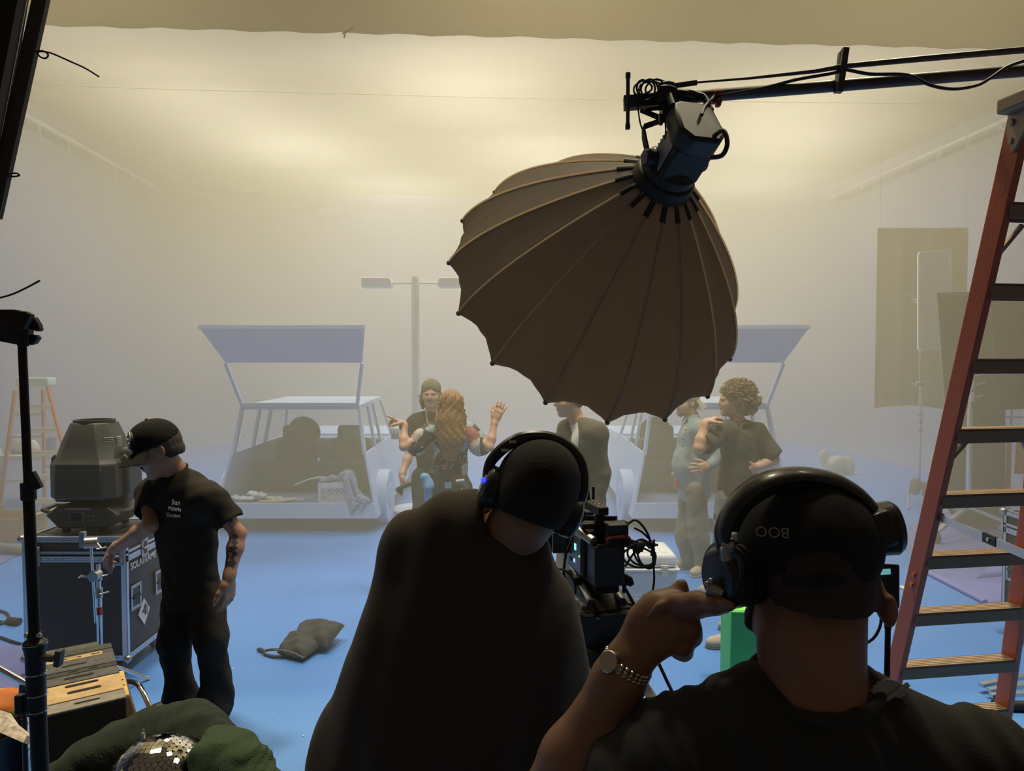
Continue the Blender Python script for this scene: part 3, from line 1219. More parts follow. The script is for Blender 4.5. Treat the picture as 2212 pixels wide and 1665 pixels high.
def ladder(t, FL, FR, TL, TR, RLb, RRb, RLt, RRt, zs, tread, depth, m_cap=None, cap=None, sw=.085, mstep=None, th=.06):
    """feet and heads of the front and rear rails, treads at the heights zs"""
    nf = (Vector(TR) - Vector(TL)).cross(Vector(FL) - Vector(TL)).normalized()
    for a, b_ in ((FL, TL), (FR, TR)):
        q = MB()
        q.beam(a, b_, .032, sw, up=nf)
        r_ = q.build('front_rail', m_fib, t, bevel=.004)
        q = MB()
        q.box(Vector(a) + V(0, 0, .035), (.055, .10, .07))
        q.build('foot', m_rub, r_, bevel=.006)
    for a, b_ in ((RLb, RLt), (RRb, RRt)):
        q = MB()
        q.beam(a, b_, .028, .06, up=nf)
        r_ = q.build('rear_rail', m_fib, t, bevel=.004)
        q = MB()
        q.box(Vector(a) + V(0, 0, .03), (.05, .07, .06))
        q.build('foot', m_rub, r_, bevel=.006)
    H = Vector(TL).z - Vector(FL).z
    for z in zs:
        f = (z - Vector(FL).z) / H
        a = Vector(FL).lerp(Vector(TL), f)
        b_ = Vector(FR).lerp(Vector(TR), f)
        d = (b_ - a).normalized()
        n = Vector((-d.y, d.x, 0)).normalized()
        q = MB()
        k = 10
        for e in (0,):
            pa = []
            for i in range(k + 1):
                s_ = i / k
                c = a.lerp(b_, s_) - V(0, 0, 0)
                pa.append(c)
            q.prism([a - n * tread / 2, b_ - n * tread / 2, b_ + n * tread / 2, a + n * tread / 2], (0, 0, -.012))
            q.prism([a - n * tread / 2, b_ - n * tread / 2, b_ - n * (tread / 2 - .006), a - n * (tread / 2 - .006)], (0, 0, -th))
            q.prism([a + n * tread / 2, b_ + n * tread / 2, b_ + n * (tread / 2 - .006), a + n * (tread / 2 - .006)], (0, 0, -th))
            for g in (-.3, -.1, .1, .3):
                q.prism([a + n * tread * (g - .04), b_ + n * tread * (g - .04), b_ + n * tread * (g + .04), a + n * tread * (g + .04)], (0, 0, .003))
        q.build('step', mstep or m_step, t, bevel=.002)
    return nf


FL, FR = V(1.845, 3.68, 0), V(2.53, 3.78, 0)
TL, TR = V(1.846, 2.72, 2.88), V(2.12, 2.78, 2.88)
t = thing('step_ladder', 'tall orange step ladder standing in the foreground at the edge of the stage', 'ladder', (2.1, 2.9, 0))
RLb, RRb = V(1.74, 1.75, 0), V(2.50, 1.78, 0)
ladder(t, FL, FR, TL, TR, RLb, RRb, V(1.88, 2.62, 2.86), V(2.12, 2.66, 2.86), [2.0 + .2925 * k for k in range(-6, 3)], .085, .09)
q = MB()
q.box((1.98, 2.70, 2.92), (.40, .16, .06), Matrix.Rotation(.15, 3, 'Z'))
q.build('top_cap', m_step, t, bevel=.012)
for (dx, dy) in ((0, 0), (.27, .06)):
    q = MB()
    c = V(1.835 + dx, 2.70 + dy, 2.84)
    q.prism([c + V(0, -.075, .06), c + V(0, .055, .06), c + V(0, .07, -.0), c + V(0, .03, -.09), c + V(0, -.03, -.03)], (-.012, 0, 0))
    for (yy, zz) in ((-.04, .02), (.03, .02), (.035, -.045)):
        q.cyl(c + V(-.012, yy, zz), c + V(-.020, yy, zz), .012, n=10)
    q.build('hinge_bracket', m_step, t)
zb = lambda z: FL.lerp(TL, z / 2.88)
zr = lambda z: FR.lerp(TR, z / 2.88)
def brace(a, b_, w, h):
    q = MB()
    q.beam(a, b_, w, h, up=(0, 1, 0))
    q.build('knee_brace', m_step, t)


for z in (1.73, 2.56):
    brace(zb(z - .16) + V(.03, 0, 0), zb(z - .05) + V(.10, 0, 0), .014, .02)
    brace(zr(z - .16) - V(.03, 0, 0), zr(z - .05) - V(.10, 0, 0), .014, .02)
brace(zr(.05) - V(.02, 0, 0), zr(.235) - V(.14, 0, 0), .012, .025)
brace(zb(.05) + V(.02, 0, 0), zb(.235) + V(.14, 0, 0), .012, .025)
for a, b_ in ((P(2026, 1116, 3.22), P(2226, 1203, 2.55)), (P(2240, 1100, 3.30), P(2420, 1190, 2.62))):
    q = MB()
    m_ = a.lerp(b_, .62)
    q.beam(a, m_, .006, .030)
    q.beam(m_.lerp(a, .03), b_, .007, .032)
    q.cyl(m_ + V(-.012, 0, .0), m_ + V(.012, 0, .0), .008, n=10)
    sp = q.build('spreader', m_alu, t)
    q = MB()
    q.box(m_, (.012, .09, .036), (b_ - a).to_track_quat('Y', 'Z').to_matrix())
    q.build('spreader_hinge', m_blkm, sp)
    q = MB()
    q.cyl(a + V(-.02, 0, 0), a + V(.02, 0, 0), .016, n=12)
    q.build('spreader_pivot', m_blkm, sp)
q = MB()
for z in (1.02, .97):
    c = zb(z) + V(-.016, -.005, 0)
    q.cyl(c, c + V(-.008, 0, 0), .011, n=10)
q.build('rivet', m_fib, t)

t = thing('step_ladder', 'orange step ladder with pale mint top standing by the left wall behind the moving light', 'ladder', (-6.0, 9.4, 0))
ml_ = mat('ladder_step_cream', (.72, .68, .55), .5)
bFL, bFR = P(68, 1130, 9.0), P(177, 1128, 9.05)
bFL.z = bFR.z = 0
bTL, bTR = P(44, 833, 9.3), P(102, 833, 9.35)
bRL, bRR = P(-2, 1108, 9.62), P(97, 1106, 9.68)
bRL.z = bRR.z = 0
z_ = bTL.z
ladder(t, bFL, bFR, bTL, bTR, bRL, bRR, P(33, 842, 9.5), P(93, 840, 9.52), [z_ * k / 5.85 for k in (1, 2, 3, 4, 5)], .10, .09, sw=.06, mstep=ml_, th=.055)
q = MB()
q.box((bTL + bTR) / 2 + V(-.01, .06, .05), (.40, .20, .105), Matrix.Rotation(.06, 3, 'Z'))
q.build('top_cap', mat('cap_mint', (.52, .66, .62), .5), t, bevel=.02)
for z in (.42, .72, 1.02, 1.32):
    f = z / 1.65
    a, b_ = bRL.lerp(P(33, 842, 9.5), f), bRR.lerp(P(93, 840, 9.52), f)
    q = MB()
    q.beam(a, b_, .012, .04)
    q.build('rear_brace', ml_, t)
q = MB()
for z in (.62, .5):
    q.beam(bFR.lerp(bTR, z / z_) + V(-.02, 0, 0), bRR.lerp(P(93, 840, 9.52), z / 1.65), .006, .025)
q.build('spreader', m_alu, t)


# ------------------------------------------------------------------ flight cases
def flight_case(x0, x1, y0, y1, z0, z1, label, loc=None, dark=(.030, .028, .030)):
    t = thing('flight_case', label, 'case', ((x0 + x1) / 2, (y0 + y1) / 2, 0))
    mp_ = mat('case_laminate_dark', dark, .55, bump=.12, bscale=400)
    zl = z1 - .115
    q = MB()
    q.lohi((x0 + .012, y0 + .012, z0 + .01), (x1 - .012, y1 - .012, zl - .004))
    q.build('body', mp_, t)
    q = MB()
    q.lohi((x0 + .012, y0 + .012, zl + .004), (x1 - .012, y1 - .012, z1 - .006))
    q.build('lid', mp_, t)
    q = MB()
    e = .032
    for x in (x0, x1):
        for y in (y0, y1):
            sx = 1 if x == x0 else -1
            sy = 1 if y == y0 else -1
            q.lohi((min(x, x + sx * e), min(y, y + sy * .006), z0), (max(x, x + sx * e), max(y, y + sy * .006), z1))
            q.lohi((min(x, x + sx * .006), min(y, y + sy * e), z0), (max(x, x + sx * .006), max(y, y + sy * e), z1))
    for z, h in ((z0, .034), (zl - .045, .038), (zl + .006, .018), (z1 - .034, .034)):
        for y in (y0, y1):
            sy = 1 if y == y0 else -1
            for g in range(3):
                hh = h / 3
                q.lohi((x0, min(y + sy * .001 * (g % 2), y + sy * .007), z + hh * g + .001), (x1, max(y + sy * .001 * (g % 2), y + sy * .007), z + hh * (g + 1) - .001))
        for x in (x0, x1):
            sx = 1 if x == x0 else -1
            q.lohi((min(x, x + sx * .006), y0, z), (max(x, x + sx * .006), y1, z + h))
    for y in (y0, y1):
        sy = 1 if y == y0 else -1
        q.lohi((x0, min(y, y + sy * .03), z1 - .004), (x1, max(y, y + sy * .03), z1))
    for x in (x0, x1):
        sx = 1 if x == x0 else -1
        q.lohi((min(x, x + sx * .03), y0, z1 - .004), (max(x, x + sx * .03), y1, z1))
    q.build('edge_trim', m_alu, t)
    for x in (x0, x1):
        for y in (y0, y1):
            for z in (z0 + .012, z1 - .012):
                q = MB()
                q.ball((x, y, z), .026, 14)
                q.build('ball_corner', m_steel, t)
    q = MB()
    for i in range(14):
        f = (i + .5) / 14
        for z in (z0 + .017, zl - .026, z1 - .017):
            q.cyl((x0 + (x1 - x0) * f, y0 + .002, z), (x0 + (x1 - x0) * f, y0 - .002, z), .0045, n=8)
            for x, sx in ((x1, 1), (x0, -1)):
                q.cyl((x - sx * .002, y0 + (y1 - y0) * f, z), (x + sx * .002, y0 + (y1 - y0) * f, z), .0045, n=8)
    q.build('rivet', m_steel, t)

    def dish(c, u, n, w, h, nm):
        """recessed dish with a rim; u = sideways axis, n = outward normal"""
        c, u, n = Vector(c), Vector(u), Vector(n)
        z = V(0, 0, 1)
        R = Matrix((u, n, z)).transposed()
        q = MB()
        for (dx, dz, ww, hh) in ((0, h / 2 - .01, w, .02), (0, -h / 2 + .01, w, .02), (w / 2 - .01, 0, .02, h - .04), (-w / 2 + .01, 0, .02, h - .04)):
            q.box(c + u * dx + z * dz + n * .003, (ww, .006, hh), R)
        for i in range(5):
            for sz in (-1, 1):
                p = c + u * (w * (i - 2) / 5.2) + z * sz * (h / 2 - .01)
                q.cyl(p + n * .004, p + n * .009, .005, n=8)
        d = q.build(nm, m_steel, t, bevel=.002)
        q = MB()
        q.box(c + n * .0015, (w - .036, .002, h - .036), R)
        q.build('recess', mat('recess_dark', (.05, .05, .055), .4, metal=.6), d)
        q = MB()
        q.cyl(c + u * (w * .34) + n * .010, c - u * (w * .34) + n * .010, .008, n=10)
        q.build('grip' if nm == 'handle' else 'lever', m_rub if nm == 'handle' else m_steel, d)

    ym, dy = (y0 + y1) / 2, (y1 - y0)
    for fy in (.20, .78):
        dish((x1, y0 + dy * fy, z0 + (zl - z0) * .56), (0, -1, 0), (1, 0, 0), .13, .16, 'handle')
    dish((x1, y0 + dy * .42, zl - .01), (0, -1, 0), (1, 0, 0), .085, .12, 'latch')
    for fx in (.10, .90):
        dish((x0 + (x1 - x0) * fx, y0, zl - .005), (1, 0, 0), (0, -1, 0), .095, .12, 'latch')
    for fy in (.20, .80):
        dish((x0, y0 + dy * fy, z0 + (zl - z0) * .56), (0, 1, 0), (-1, 0, 0), .13, .16, 'handle')
    for x in (x0 + .07, x1 - .07):
        for y in (y0 + .07, y1 - .07):
            q = MB()
            q.cyl((x - .018, y, .045), (x + .018, y, .045), .045, n=24)
            c_ = q.build('caster', mat('caster_grey', (.10, .10, .11), .6), t, bevel=.004)
            q = MB()
            q.box((x, y + .012, .072), (.056, .03, max(.02, z0 - .05)))
            q.build('caster_fork', m_steel, c_)
    return t


fx0, fx1, fy0, fy1, fz0, fz1 = -3.07, -2.42, 4.60, 5.16, .10, .885
t = flight_case(fx0, fx1, fy0, fy1, fz0, fz1, 'black flight case on casters with a moving head light on top, behind the capped man')
m_let = mat('stencil_white', (.62, .63, .66), .6)
text('stencil_lettering', 'SOLAFRAME 1000', .062, m_let, t, (fx1 - .004, 4.90, .675), (0, 1, 0), (0, 0, 1), .0022)
q = MB()
lc = V(fx1 - .009, 4.83, .335)
q.prism([lc + V(0, 0, .088), lc + V(0, -.075, 0), lc + V(0, 0, -.088), lc + V(0, .075, 0)], (.004, 0, 0))
lg = q.build('logo_diamond', m_let, t)
text('logo_mark', '4', .105, mat('case_ink', (.02, .024, .034), .6), lg, lc + V(.0045, -.004, .008), (0, 1, 0), (0, 0, 1), .001)
q = MB()
for j, (a_, b_) in enumerate((((.018, .055), (.018, -.02)), ((.034, .038), (.034, -.03)), ((-.03, -.045), (.03, -.045)))):
    q.beam(lc + V(.005, a_[0], a_[1]), lc + V(.005, b_[0], b_[1]), .002, .006, up=(0, 1, 0))
q.build('logo_bars', mat('case_ink', (.02, .024, .034), .6), lg)
flight_case(3.56, 4.25, 4.76, 5.33, .11, .91, 'black flight case with silver edges at the right, behind the tall ladder', dark=(.032, .030, .032))

# ------------------------------------------------------------------ moving head light on the case
mx, my, mz = -2.745, 4.86, fz1 + .002
m_mh = mat('moving_light_shell', (.045, .044, .044), .5, bump=.05, bscale=300)
t = thing('moving_light', 'big dark moving head stage light standing on the flight case', 'stage light', (mx, my, mz))
q = MB()
W2 = .225
pr = [(-.15, .03), (-.235, .115), (-.16, .17), (.16, .17), (.235, .115), (.15, .03)]
q.prism([V(mx + x, my - .17, mz + z) for x, z in pr], (0, .34, 0))
bs = q.build('base', m_mh, t, bevel=.012)
for sx in (-1, 1):
    for sy in (-1, 1):
        q = MB()
        q.cyl((mx + sx * .12, my + sy * .13, mz), (mx + sx * .12, my + sy * .13, mz + .032), .025, n=12)
        q.build('foot', m_rub, bs)
q = MB()
q.lohi((mx - .075, my - .176, mz + .07), (mx + .02, my - .17, mz + .14))
q.build('screen_bezel', mat('bezel_grey', (.14, .14, .14), .4), bs)
q = MB()
q.lohi((mx - .068, my - .178, mz + .077), (mx + .008, my - .1765, mz + .133))
q.build('screen', mat('screen_dark', (.012, .014, .018), .2), bs)
q = MB()
for j in range(4):
    q.box((mx + .05 + (j % 2) * .03, my - .173, mz + .085 + (j // 2) * .03), (.018, .006, .014))
q.build('button', mat('bezel_grey', (.14, .14, .14), .4), bs)
q = MB()
q.lohi((mx - .10, my - .178, mz + .150), (mx + .06, my - .171, mz + .166))
q.build('warning_sticker', mat('sticker_pink', (.30, .20, .17), .6, var=.3, vscale=90), bs)
for s in (-1, 1):
    q = MB()
    q.tube([V(mx + s * .20, my - .12, mz + .115), V(mx + s * .29, my - .10, mz + .135), V(mx + s * .30, my + .05, mz + .14), V(mx + s * .21, my + .12, mz + .125)], .014, 8)
    q.build('carry_handle', m_mh, bs)
# yoke: crossbar and two arms
q = MB()
q.prism([V(mx - .23, my - .07, mz + .18), V(mx + .23, my - .07, mz + .18), V(mx + .255, my - .07, mz + .25), V(mx + .255, my - .07, mz + .47), V(mx + .225, my - .07, mz + .50), V(mx + .19, my - .07, mz + .47), V(mx + .185, my - .07, mz + .27), V(mx - .185, my - .07, mz + .27), V(mx - .19, my - .07, mz + .47), V(mx - .225, my - .07, mz + .50), V(mx - .255, my - .07, mz + .47), V(mx - .255, my - .07, mz + .25)], (0, .18, 0))
q.build('yoke', m_mh, t, bevel=.012)
# head, lens up
sec = [(.20, .17, .215), (.215, .205, .225), (.215, .205, .44), (.19, .185, .47), (.165, .16, .58), (.135, .14, .655), (.12, .12, .70)]
q = MB()
vs = []
for (hx, hy, z) in sec:
    c = .32 if z < .5 else .42
    vs += [V(mx + x * hx, my + y * hy, mz + z) for x, y in ((-1, -1 + c), (-1 + c, -1), (1 - c, -1), (1, -1 + c), (1, 1 - c), (1 - c, 1), (-1 + c, 1), (-1, 1 - c))]
fs = [(k * 8 + i, k * 8 + (i + 1) % 8, k * 8 + 8 + (i + 1) % 8, k * 8 + 8 + i) for k in range(len(sec) - 1) for i in range(8)]
fs += [tuple(reversed(range(8))), tuple(range(8 * (len(sec) - 1), 8 * len(sec)))]
q.add(vs, fs)
hd = q.build('head', m_mh, t, smooth=25, bevel=.008)
q = MB()
q.lathe([(.125, .69), (.125, .715), (.105, .715), (.105, .70), (.001, .69)], (mx, my, mz), (0, 0, 1), 32)
q.build('lens_ring', m_blkm, hd)
q = MB()
for i in range(6):
    z = mz + .545 + i * .012
    for (xx, yy, an) in ((.145, -.105, .785), (.172, -.03, 1.57)):
        q.box((mx + xx, my + yy, z), (.055, .012, .005), Matrix.Rotation(an, 3, 'Z'))
q.build('vent_slot', mat('vent_pale', (.45, .44, .42), .6), hd)
q = MB()
q.cyl((mx + .20, my - .02, mz + .50), (mx + .27, my - .02, mz + .50), .04, n=20)
q.build('tilt_hub', m_mh, hd, bevel=.008)

# ------------------------------------------------------------------ stands
def knob_t(q, c, d, L=.05, r=.006):
    c, d = Vector(c), Vector(d).normalized()
    q.cyl(c, c + d * L, r, n=8)
    x, y, _ = frame_z(d)
    q.cyl(c + d * L - x * .03, c + d * L + x * .03, r * .9, n=8)


# C-stand in front of the left flight case; the capped man is adjusting it
sx_, sy_ = P(214, 1300, 4.30).x, 4.30
t = thing('c_stand', 'chrome grip stand in front of the flight case, being adjusted by the capped man', 'stand', (sx_, sy_, 0))
q = MB()
q.cyl((sx_, sy_, .12), (sx_, sy_, .62), .016, n=14)
q.build('lower_tube', m_chr, t)
q = MB()
q.cyl((sx_, sy_, .56), (sx_, sy_, .80), .0125, n=14)
q.build('riser', m_chr, t)
q = MB()
q.cyl((sx_, sy_, .60), (sx_, sy_, .66), .022, n=14)
knob_t(q, (sx_, sy_, .63), (.9, -.5, .1))
q.cyl((sx_, sy_, .70), (sx_, sy_, .75), .020, n=14)
knob_t(q, (sx_, sy_, .725), (.8, -.6, .25))
q.build('knuckle', m_steel, t, bevel=.003)
q = MB()
q.cyl((sx_, sy_, .50), (sx_, sy_, .545), .0168, n=14)
q.build('red_tape', mat('tape_red', (.45, .06, .05), .5), t)
q = MB()
a = P(196, 1172, 4.24)
q.cyl(a, P(207, 1345, 4.26), .008, n=12)
q.build('gobo_arm', m_chr, t)
q = MB()
q.cyl(a + V(-.03, -.012, .0), a + V(.035, .012, .0), .034, n=20)
q.box(a + V(-.045, 0, .02), (.03, .03, .09))
knob_t(q, a + V(.035, 0, 0), (.7, -.4, -.5), .05)
gh = q.build('grip_head', m_steel, t, bevel=.005)
q = MB()
b0 = P(206, 1243, 4.25)
q.cyl(b0 + V(0, -.03, 0), b0 + V(0, .03, 0), .03, n=18)
knob_t(q, b0 + V(-.02, -.02, 0), (-1, -.3, .1), .05)
q.build('grip_head', m_steel, t, bevel=.005)
for an in (1.0, 3.1, 5.2):
    q = MB()
    d = V(math.cos(an), math.sin(an), 0)
    c = V(sx_, sy_, 0)
    q.tube([c + V(0, 0, .15), c + d * .10 + V(0, 0, .15), c + d * .13 + V(0, 0, .13), c + d * .28 + V(0, 0, .018), c + d * .30 + V(0, 0, .012)], .011, 8)
    q.build('leg', m_chr, t)

# black light stand close to the camera on the left
sx_, sy_ = -.952, 1.5
t = thing('light_stand', 'black telescopic light stand standing close at the left edge', 'stand', (sx_, sy_, 0))
ax = lambda z: V(-.952 - .019 * z, 1.5, z)
zz = lambda y: P(60, y, 1.5).z
for nm, y0, y1, r, m in (('upper_tube', 745, 1060, .0082, m_blkm), ('middle_tube', 1060, 1385, .0108, m_blkm), ('lower_tube', 1385, 2600, .0160, m_blkm)):
    q = MB()
    q.cyl(ax(max(zz(y1), .06)), ax(zz(y0)), r, n=18)
    q.build(nm, m, t)
q = MB()
q.cyl(ax(zz(1080)), ax(zz(1042)), .0145, n=18)
q.build('collar', m_blkp, t, bevel=.002)
q = MB()
c = ax(zz(1040)) + V(.016, -.012, .004)
q.box(c + V(.006, 0, 0), (.016, .012, .036), Matrix.Rotation(-.45, 3, 'Y'))
q.cyl(ax(zz(1040)), c, .004, n=8)
q.build('lock_knob', m_blkp, t, bevel=.003)
q = MB()
q.lathe([(.0185, zz(1540) - zz(1396)), (.0185, -.02), (.021, -.004), (.0225, 0), (.0225, .010), (.014, .016), (.012, .03)], ax(zz(1396)), (0, 0, 1), 20)
q.build('collar', m_blkp, t)
q = MB()
for dy in (-1, 1):
    q.ball(ax(zz(1374)) + V(dy * .012, -.006, .004), .006, 10)
q.cyl(ax(zz(1390)) , ax(zz(1388)), .0232, n=20)
q.build('chrome_ring', m_chr, t)
q = MB()
for y in (1455, 1500, 1535):
    q.cyl(ax(zz(y)), ax(zz(y) + .003), .0195, n=20)
q.build('chrome_ring', m_chr, t)
q = MB()
c = ax(zz(1420))
q.cyl(c, c + V(.045, -.012, .004), .008, n=10)
q.box(c + V(.058, -.016, .006), (.012, .02, .034), Matrix.Rotation(.15, 3, 'Y'))
q.build('lock_knob', mat('knob_grey', (.10, .10, .09), .5), t, bevel=.003)
q = MB()
c = ax(zz(1500))
q.cyl(c, c + V(-.02, -.008, -.006), .007, n=10)
q.box(c + V(-.030, -.008, -.016), (.016, .016, .04))
q.build('lock_knob', m_blkp, t, bevel=.003)
for an in (.6, 2.7, 4.8):
    q = MB()
    d = V(math.cos(an), math.sin(an), 0)
    q.cyl(ax(.34), V(sx_, sy_, .012) + d * .42, .010, n=10)
    q.build('leg', m_blkm, t)
# its clamp with two jaws
q = MB()
cy = 1.5
q.prism([P(-40, 668, cy), P(28, 668, cy), P(58, 676, cy), P(62, 690, cy), P(60, 742, cy), P(38, 745, cy), P(-40, 730, cy)], (0, .02, 0))
jw = q.build('clamp_body', m_blkp, t, bevel=.003)
q = MB()
q.prism([P(60, 683, cy), P(72, 684, cy), P(82, 700, cy), P(85, 713, cy), P(78, 716, cy), P(60, 708, cy)], (0, .016, 0))
q.prism([P(58, 722, cy), P(76, 723, cy), P(81, 730, cy), P(72, 742, cy), P(58, 746, cy)], (0, .016, 0))
q.build('jaw', m_blkp, jw, bevel=.002)
q = MB()
q.cyl(P(50, 748, 1.49), P(51, 706, 1.49), .0105, n=14)
q.box(P(55, 692, 1.48), (.016, .016, .034), Matrix.Rotation(.5, 3, 'Y'))
q.ball(P(34, 724, 1.49), .005, 8)
q.build('clamp_knob', m_blkm, jw, bevel=.002)

# dark framed flag at the top left
t = thing('black_flag', 'black cloth flag in a dark metal frame cutting off the top left corner', 'flag', P(-60, 100, 1.9))
q = MB()
top, bot = V(0, 0, 0), V(0, 0, 0)
D = 1.9
q.prism([P(74, -120, D), P(-16, 440, D), P(-400, 440, D), P(-400, -120, D)], (0, .012, 0))
q.build('flag_cloth', m_blk, t)
q = MB()
q.beam(P(106, -80, D - .02), P(-14, 470, D - .02), .036, .02, up=(0, 1, 0))
q.build('edge_frame', mat('frame_dark_brown', (.035, .028, .024), .5), t, bevel=.003)
q = MB()
q.cyl(P(64, -80, D - .035), P(-42, 470, D - .035), .010, n=14)
q.build('frame_tube', mat('tube_grey', (.30, .29, .28), .4, metal=.5), t)
q = MB()
fp = P(-330, 300, D + .05)
q.cyl(V(fp.x, fp.y, .03), V(fp.x, fp.y, 2.9), .016, n=14)
for an in (.9, 3.0, 5.1):
    q.cyl(V(fp.x, fp.y, .45), V(fp.x + .45 * math.cos(an), fp.y + .45 * math.sin(an), .015), .012, n=10)
q.build('stand', m_steel, t)
for pts in ([(76, 112), (92, 110), (104, 118), (98, 126), (86, 122), (82, 112), (108, 114), (150, 132), (185, 148), (214, 166)], [(16, 376), (34, 374), (42, 378), (34, 381), (16, 381)]):
    q = MB()
    q.tube([P(x, y, D - .03) for x, y in pts], .0022, 6, smooth=4)
    q.build('cord_tie', m_cable, t)
q = MB()
q.tube([P(-60, 655, 1.7), P(0, 643, 1.7), P(30, 634, 1.7), P(60, 620, 1.7), P(86, 606, 1.7)], .0022, 6, smooth=4)
q.tube([P(-60, 655, 1.7), P(-140, 560, 1.8), P(-150, 430, 1.88)], .0022, 6, smooth=4)
q.build('cord_tie', m_cable, t)
# ------------------------------------------------------------------ row of apple boxes standing on end
m_ply = mat('plywood_tan', (.46, .31, .15), .6, var=.18, vscale=18)
m_bgrey = mat('box_paint_grey', (.15, .14, .125), .7, var=.3, vscale=25)
m_bdark = mat('box_paint_dark', (.075, .072, .066), .7, var=.35, vscale=40)
m_bside = mat('box_side_shaded', (.050, .034, .020), .8, spec=.2)  # shade on the sides facing the camera, put into their colour
m_slot = mat('slot_shade', (.008, .007, .006), .9)  # flat dark slabs paint the shade inside hand slots and drilled holes
O_ = V(-1.95, 3.02, 0)
ex, ey = V(.815, .58, 0).normalized(), V(-.545, .838, 0).normalized()
BXW = .315


def stad(c, u, v, w, h, n=8):
    """rounded slot outline"""
    r = h / 2
    pts = []
    for i in range(n + 1):
        a = -PI / 2 + PI * i / n
        pts.append(c + u * (w / 2 - r + r * math.cos(a)) + v * (r * math.sin(a)))
    for i in range(n + 1):
        a = PI / 2 + PI * i / n
        pts.append(c + u * (-(w / 2 - r) + r * math.cos(a)) + v * (r * math.sin(a)))
    return pts


def apple_box(t0, th, top, label, mtop, slots, z=.52, side=m_bside, sh=0., W=BXW, strip=None, marks=False):
    c0 = O_ + ey * t0 + ex * sh
    t = thing('apple_box', label, 'box', c0 + ex * W / 2 + ey * th / 2, 'apple boxes standing in a row')
    q = MB()
    p = [c0, c0 + ex * W, c0 + ex * W + ey * th, c0 + ey * th]
    q.hexa([a + V(0, 0, .002) for a in p] + [a + V(0, 0, z - .012) for a in p])
    q.build('body', side, t, bevel=.004)
    q = MB()
    q.hexa([a + V(0, 0, z - .012) for a in p] + [a + V(0, 0, z) for a in p])
    e = q.build('end_panel', mtop, t, bevel=.004)
    up = V(0, 0, 1)
    for (u, v, w, h) in slots:
        q = MB()
        q.prism(stad(c0 + ex * (W * u) + ey * (th * v) + up * (z + .0008), ex, ey, w, h), (0, 0, -.001))
        q.build('painted_slot', m_slot, e)
    if strip:
        q = MB()
        a = c0 + ey * (th * strip[0]) + up * (z + .001)
        b = c0 + ey * (th * strip[1]) + up * (z + .001)
        q.prism([a + ex * (W * strip[2]), a + ex * (W * strip[3]), b + ex * (W * strip[3]), b + ex * (W * strip[2])], (0, 0, -.001))
        st = q.build('wood_strip', m_ply, e)
        for u in (.32, .52, .75):
            q = MB()
            q.prism(stad(c0 + ex * (W * u) + ey * (th * (strip[0] + strip[1]) / 2) + up * (z + .0016), ex, ey, .022 if u < .7 else .04, .012), (0, 0, -.0006))
            q.build('hole', m_slot, st)
    if marks:
        text('chalk_marks', 'GRIP', .05, mat('chalk', (.35, .34, .31), .9), e, c0 + ex * (W * .56) + ey * (th * .56) + up * (z + .0006), ex, ey, .0004)
    return t


apple_box(0, .092, 0, 'grey-topped apple box with one slot, nearest of the standing row', mat('box_paint_light_grey', (.22, .20, .165), .7, var=.2, vscale=25), [(.53, .50, .10, .018)])
apple_box(.104, .190, 0, 'tan plywood apple box with two long slots in the standing row', m_ply, [(.52, .40, .135, .028), (.50, .80, .135, .028)])
apple_box(.306, .094, 0, 'dark apple box with one wide slot right behind the tan one', m_bdark, [(.48, .5, .125, .026)])
apple_box(.410, .044, 0, 'thin black apple box with two small oval slots in the standing row', mat('box_paint_black', (.03, .028, .026), .7), [(.42, .5, .045, .016), (.68, .5, .045, .016)])
apple_box(.464, .194, 0, 'speckled dark apple box with tan strip and drilled holes in the standing row', m_bdark, [(.44, .28, .105, .02)], strip=(.66, .90, .0, .84))
apple_box(.668, .07, 0, 'plain thin black apple box second from the far end of the row', m_bdark, [])
apple_box(.742, .10, 0, 'plain greenish grey apple box at the far end of the row', mat('box_paint_olive', (.11, .11, .085), .7, var=.2, vscale=30), [], z=.505, sh=-.05)
# quarter box leaning against the row
t = thing('apple_box', 'tan-ended thin apple box leaning against the right side of the row', 'box', (-1.62, 3.3, 0))
tp = [P(256, 1503, 3.24), P(279, 1494, 3.27), P(267, 1443, 3.52), P(245, 1450, 3.50)]
for p in tp:
    p.z = .50
bt = [p + V(.16, -.03, -.498) for p in tp]
q = MB()
q.hexa(bt + [b_.lerp(a, .975) for a, b_ in zip(tp, bt)])
q.build('body', mat('box_wood_brown', (.13, .075, .035), .6, var=.2, vscale=12), t, bevel=.003)
q = MB()
q.hexa([b_.lerp(a, .976) for a, b_ in zip(tp, bt)] + tp)
e = q.build('end_panel', mat('plywood_yellow', (.52, .35, .13), .55, var=.12, vscale=18), t, bevel=.003)
dx = (tp[1] - tp[0]).normalized()
dy = (tp[3] - tp[0]).normalized()
for f in (.42, .66):
    q = MB()
    q.prism(stad(tp[0].lerp(tp[2], .5) + dy * (f - .54) * .28 + V(0, 0, .001), dx, dy, .026, .016), (0, 0, -.001))
    q.build('hole', m_slot, e)
# folding cart with a bent chrome handle
t = thing('hand_cart', 'small folded hand cart with bent chrome handle beside the apple boxes', 'cart', (-1.55, 3.42, 0))
pth = [P(276, 1472, 3.62), P(290, 1474, 3.58), P(302, 1483, 3.53), P(318, 1514, 3.48), P(334, 1562, 3.45)]
q = MB()
q.tube(pth + [V(pth[-1].x + .07, 3.42, .03), V(pth[-1].x + .075, 3.42, .012)], .0125, 12, smooth=5)
q.build('handle', m_chr, t)
q = MB()
q.lohi((pth[-1].x - .14, 3.36, .004), (pth[-1].x + .10, 3.66, .03))
q.build('platform', m_blkp, t, bevel=.004)

# ------------------------------------------------------------------ moving blankets heaped around a mirror ball
bc = P(345, 1700, 2.6)
BR = .178


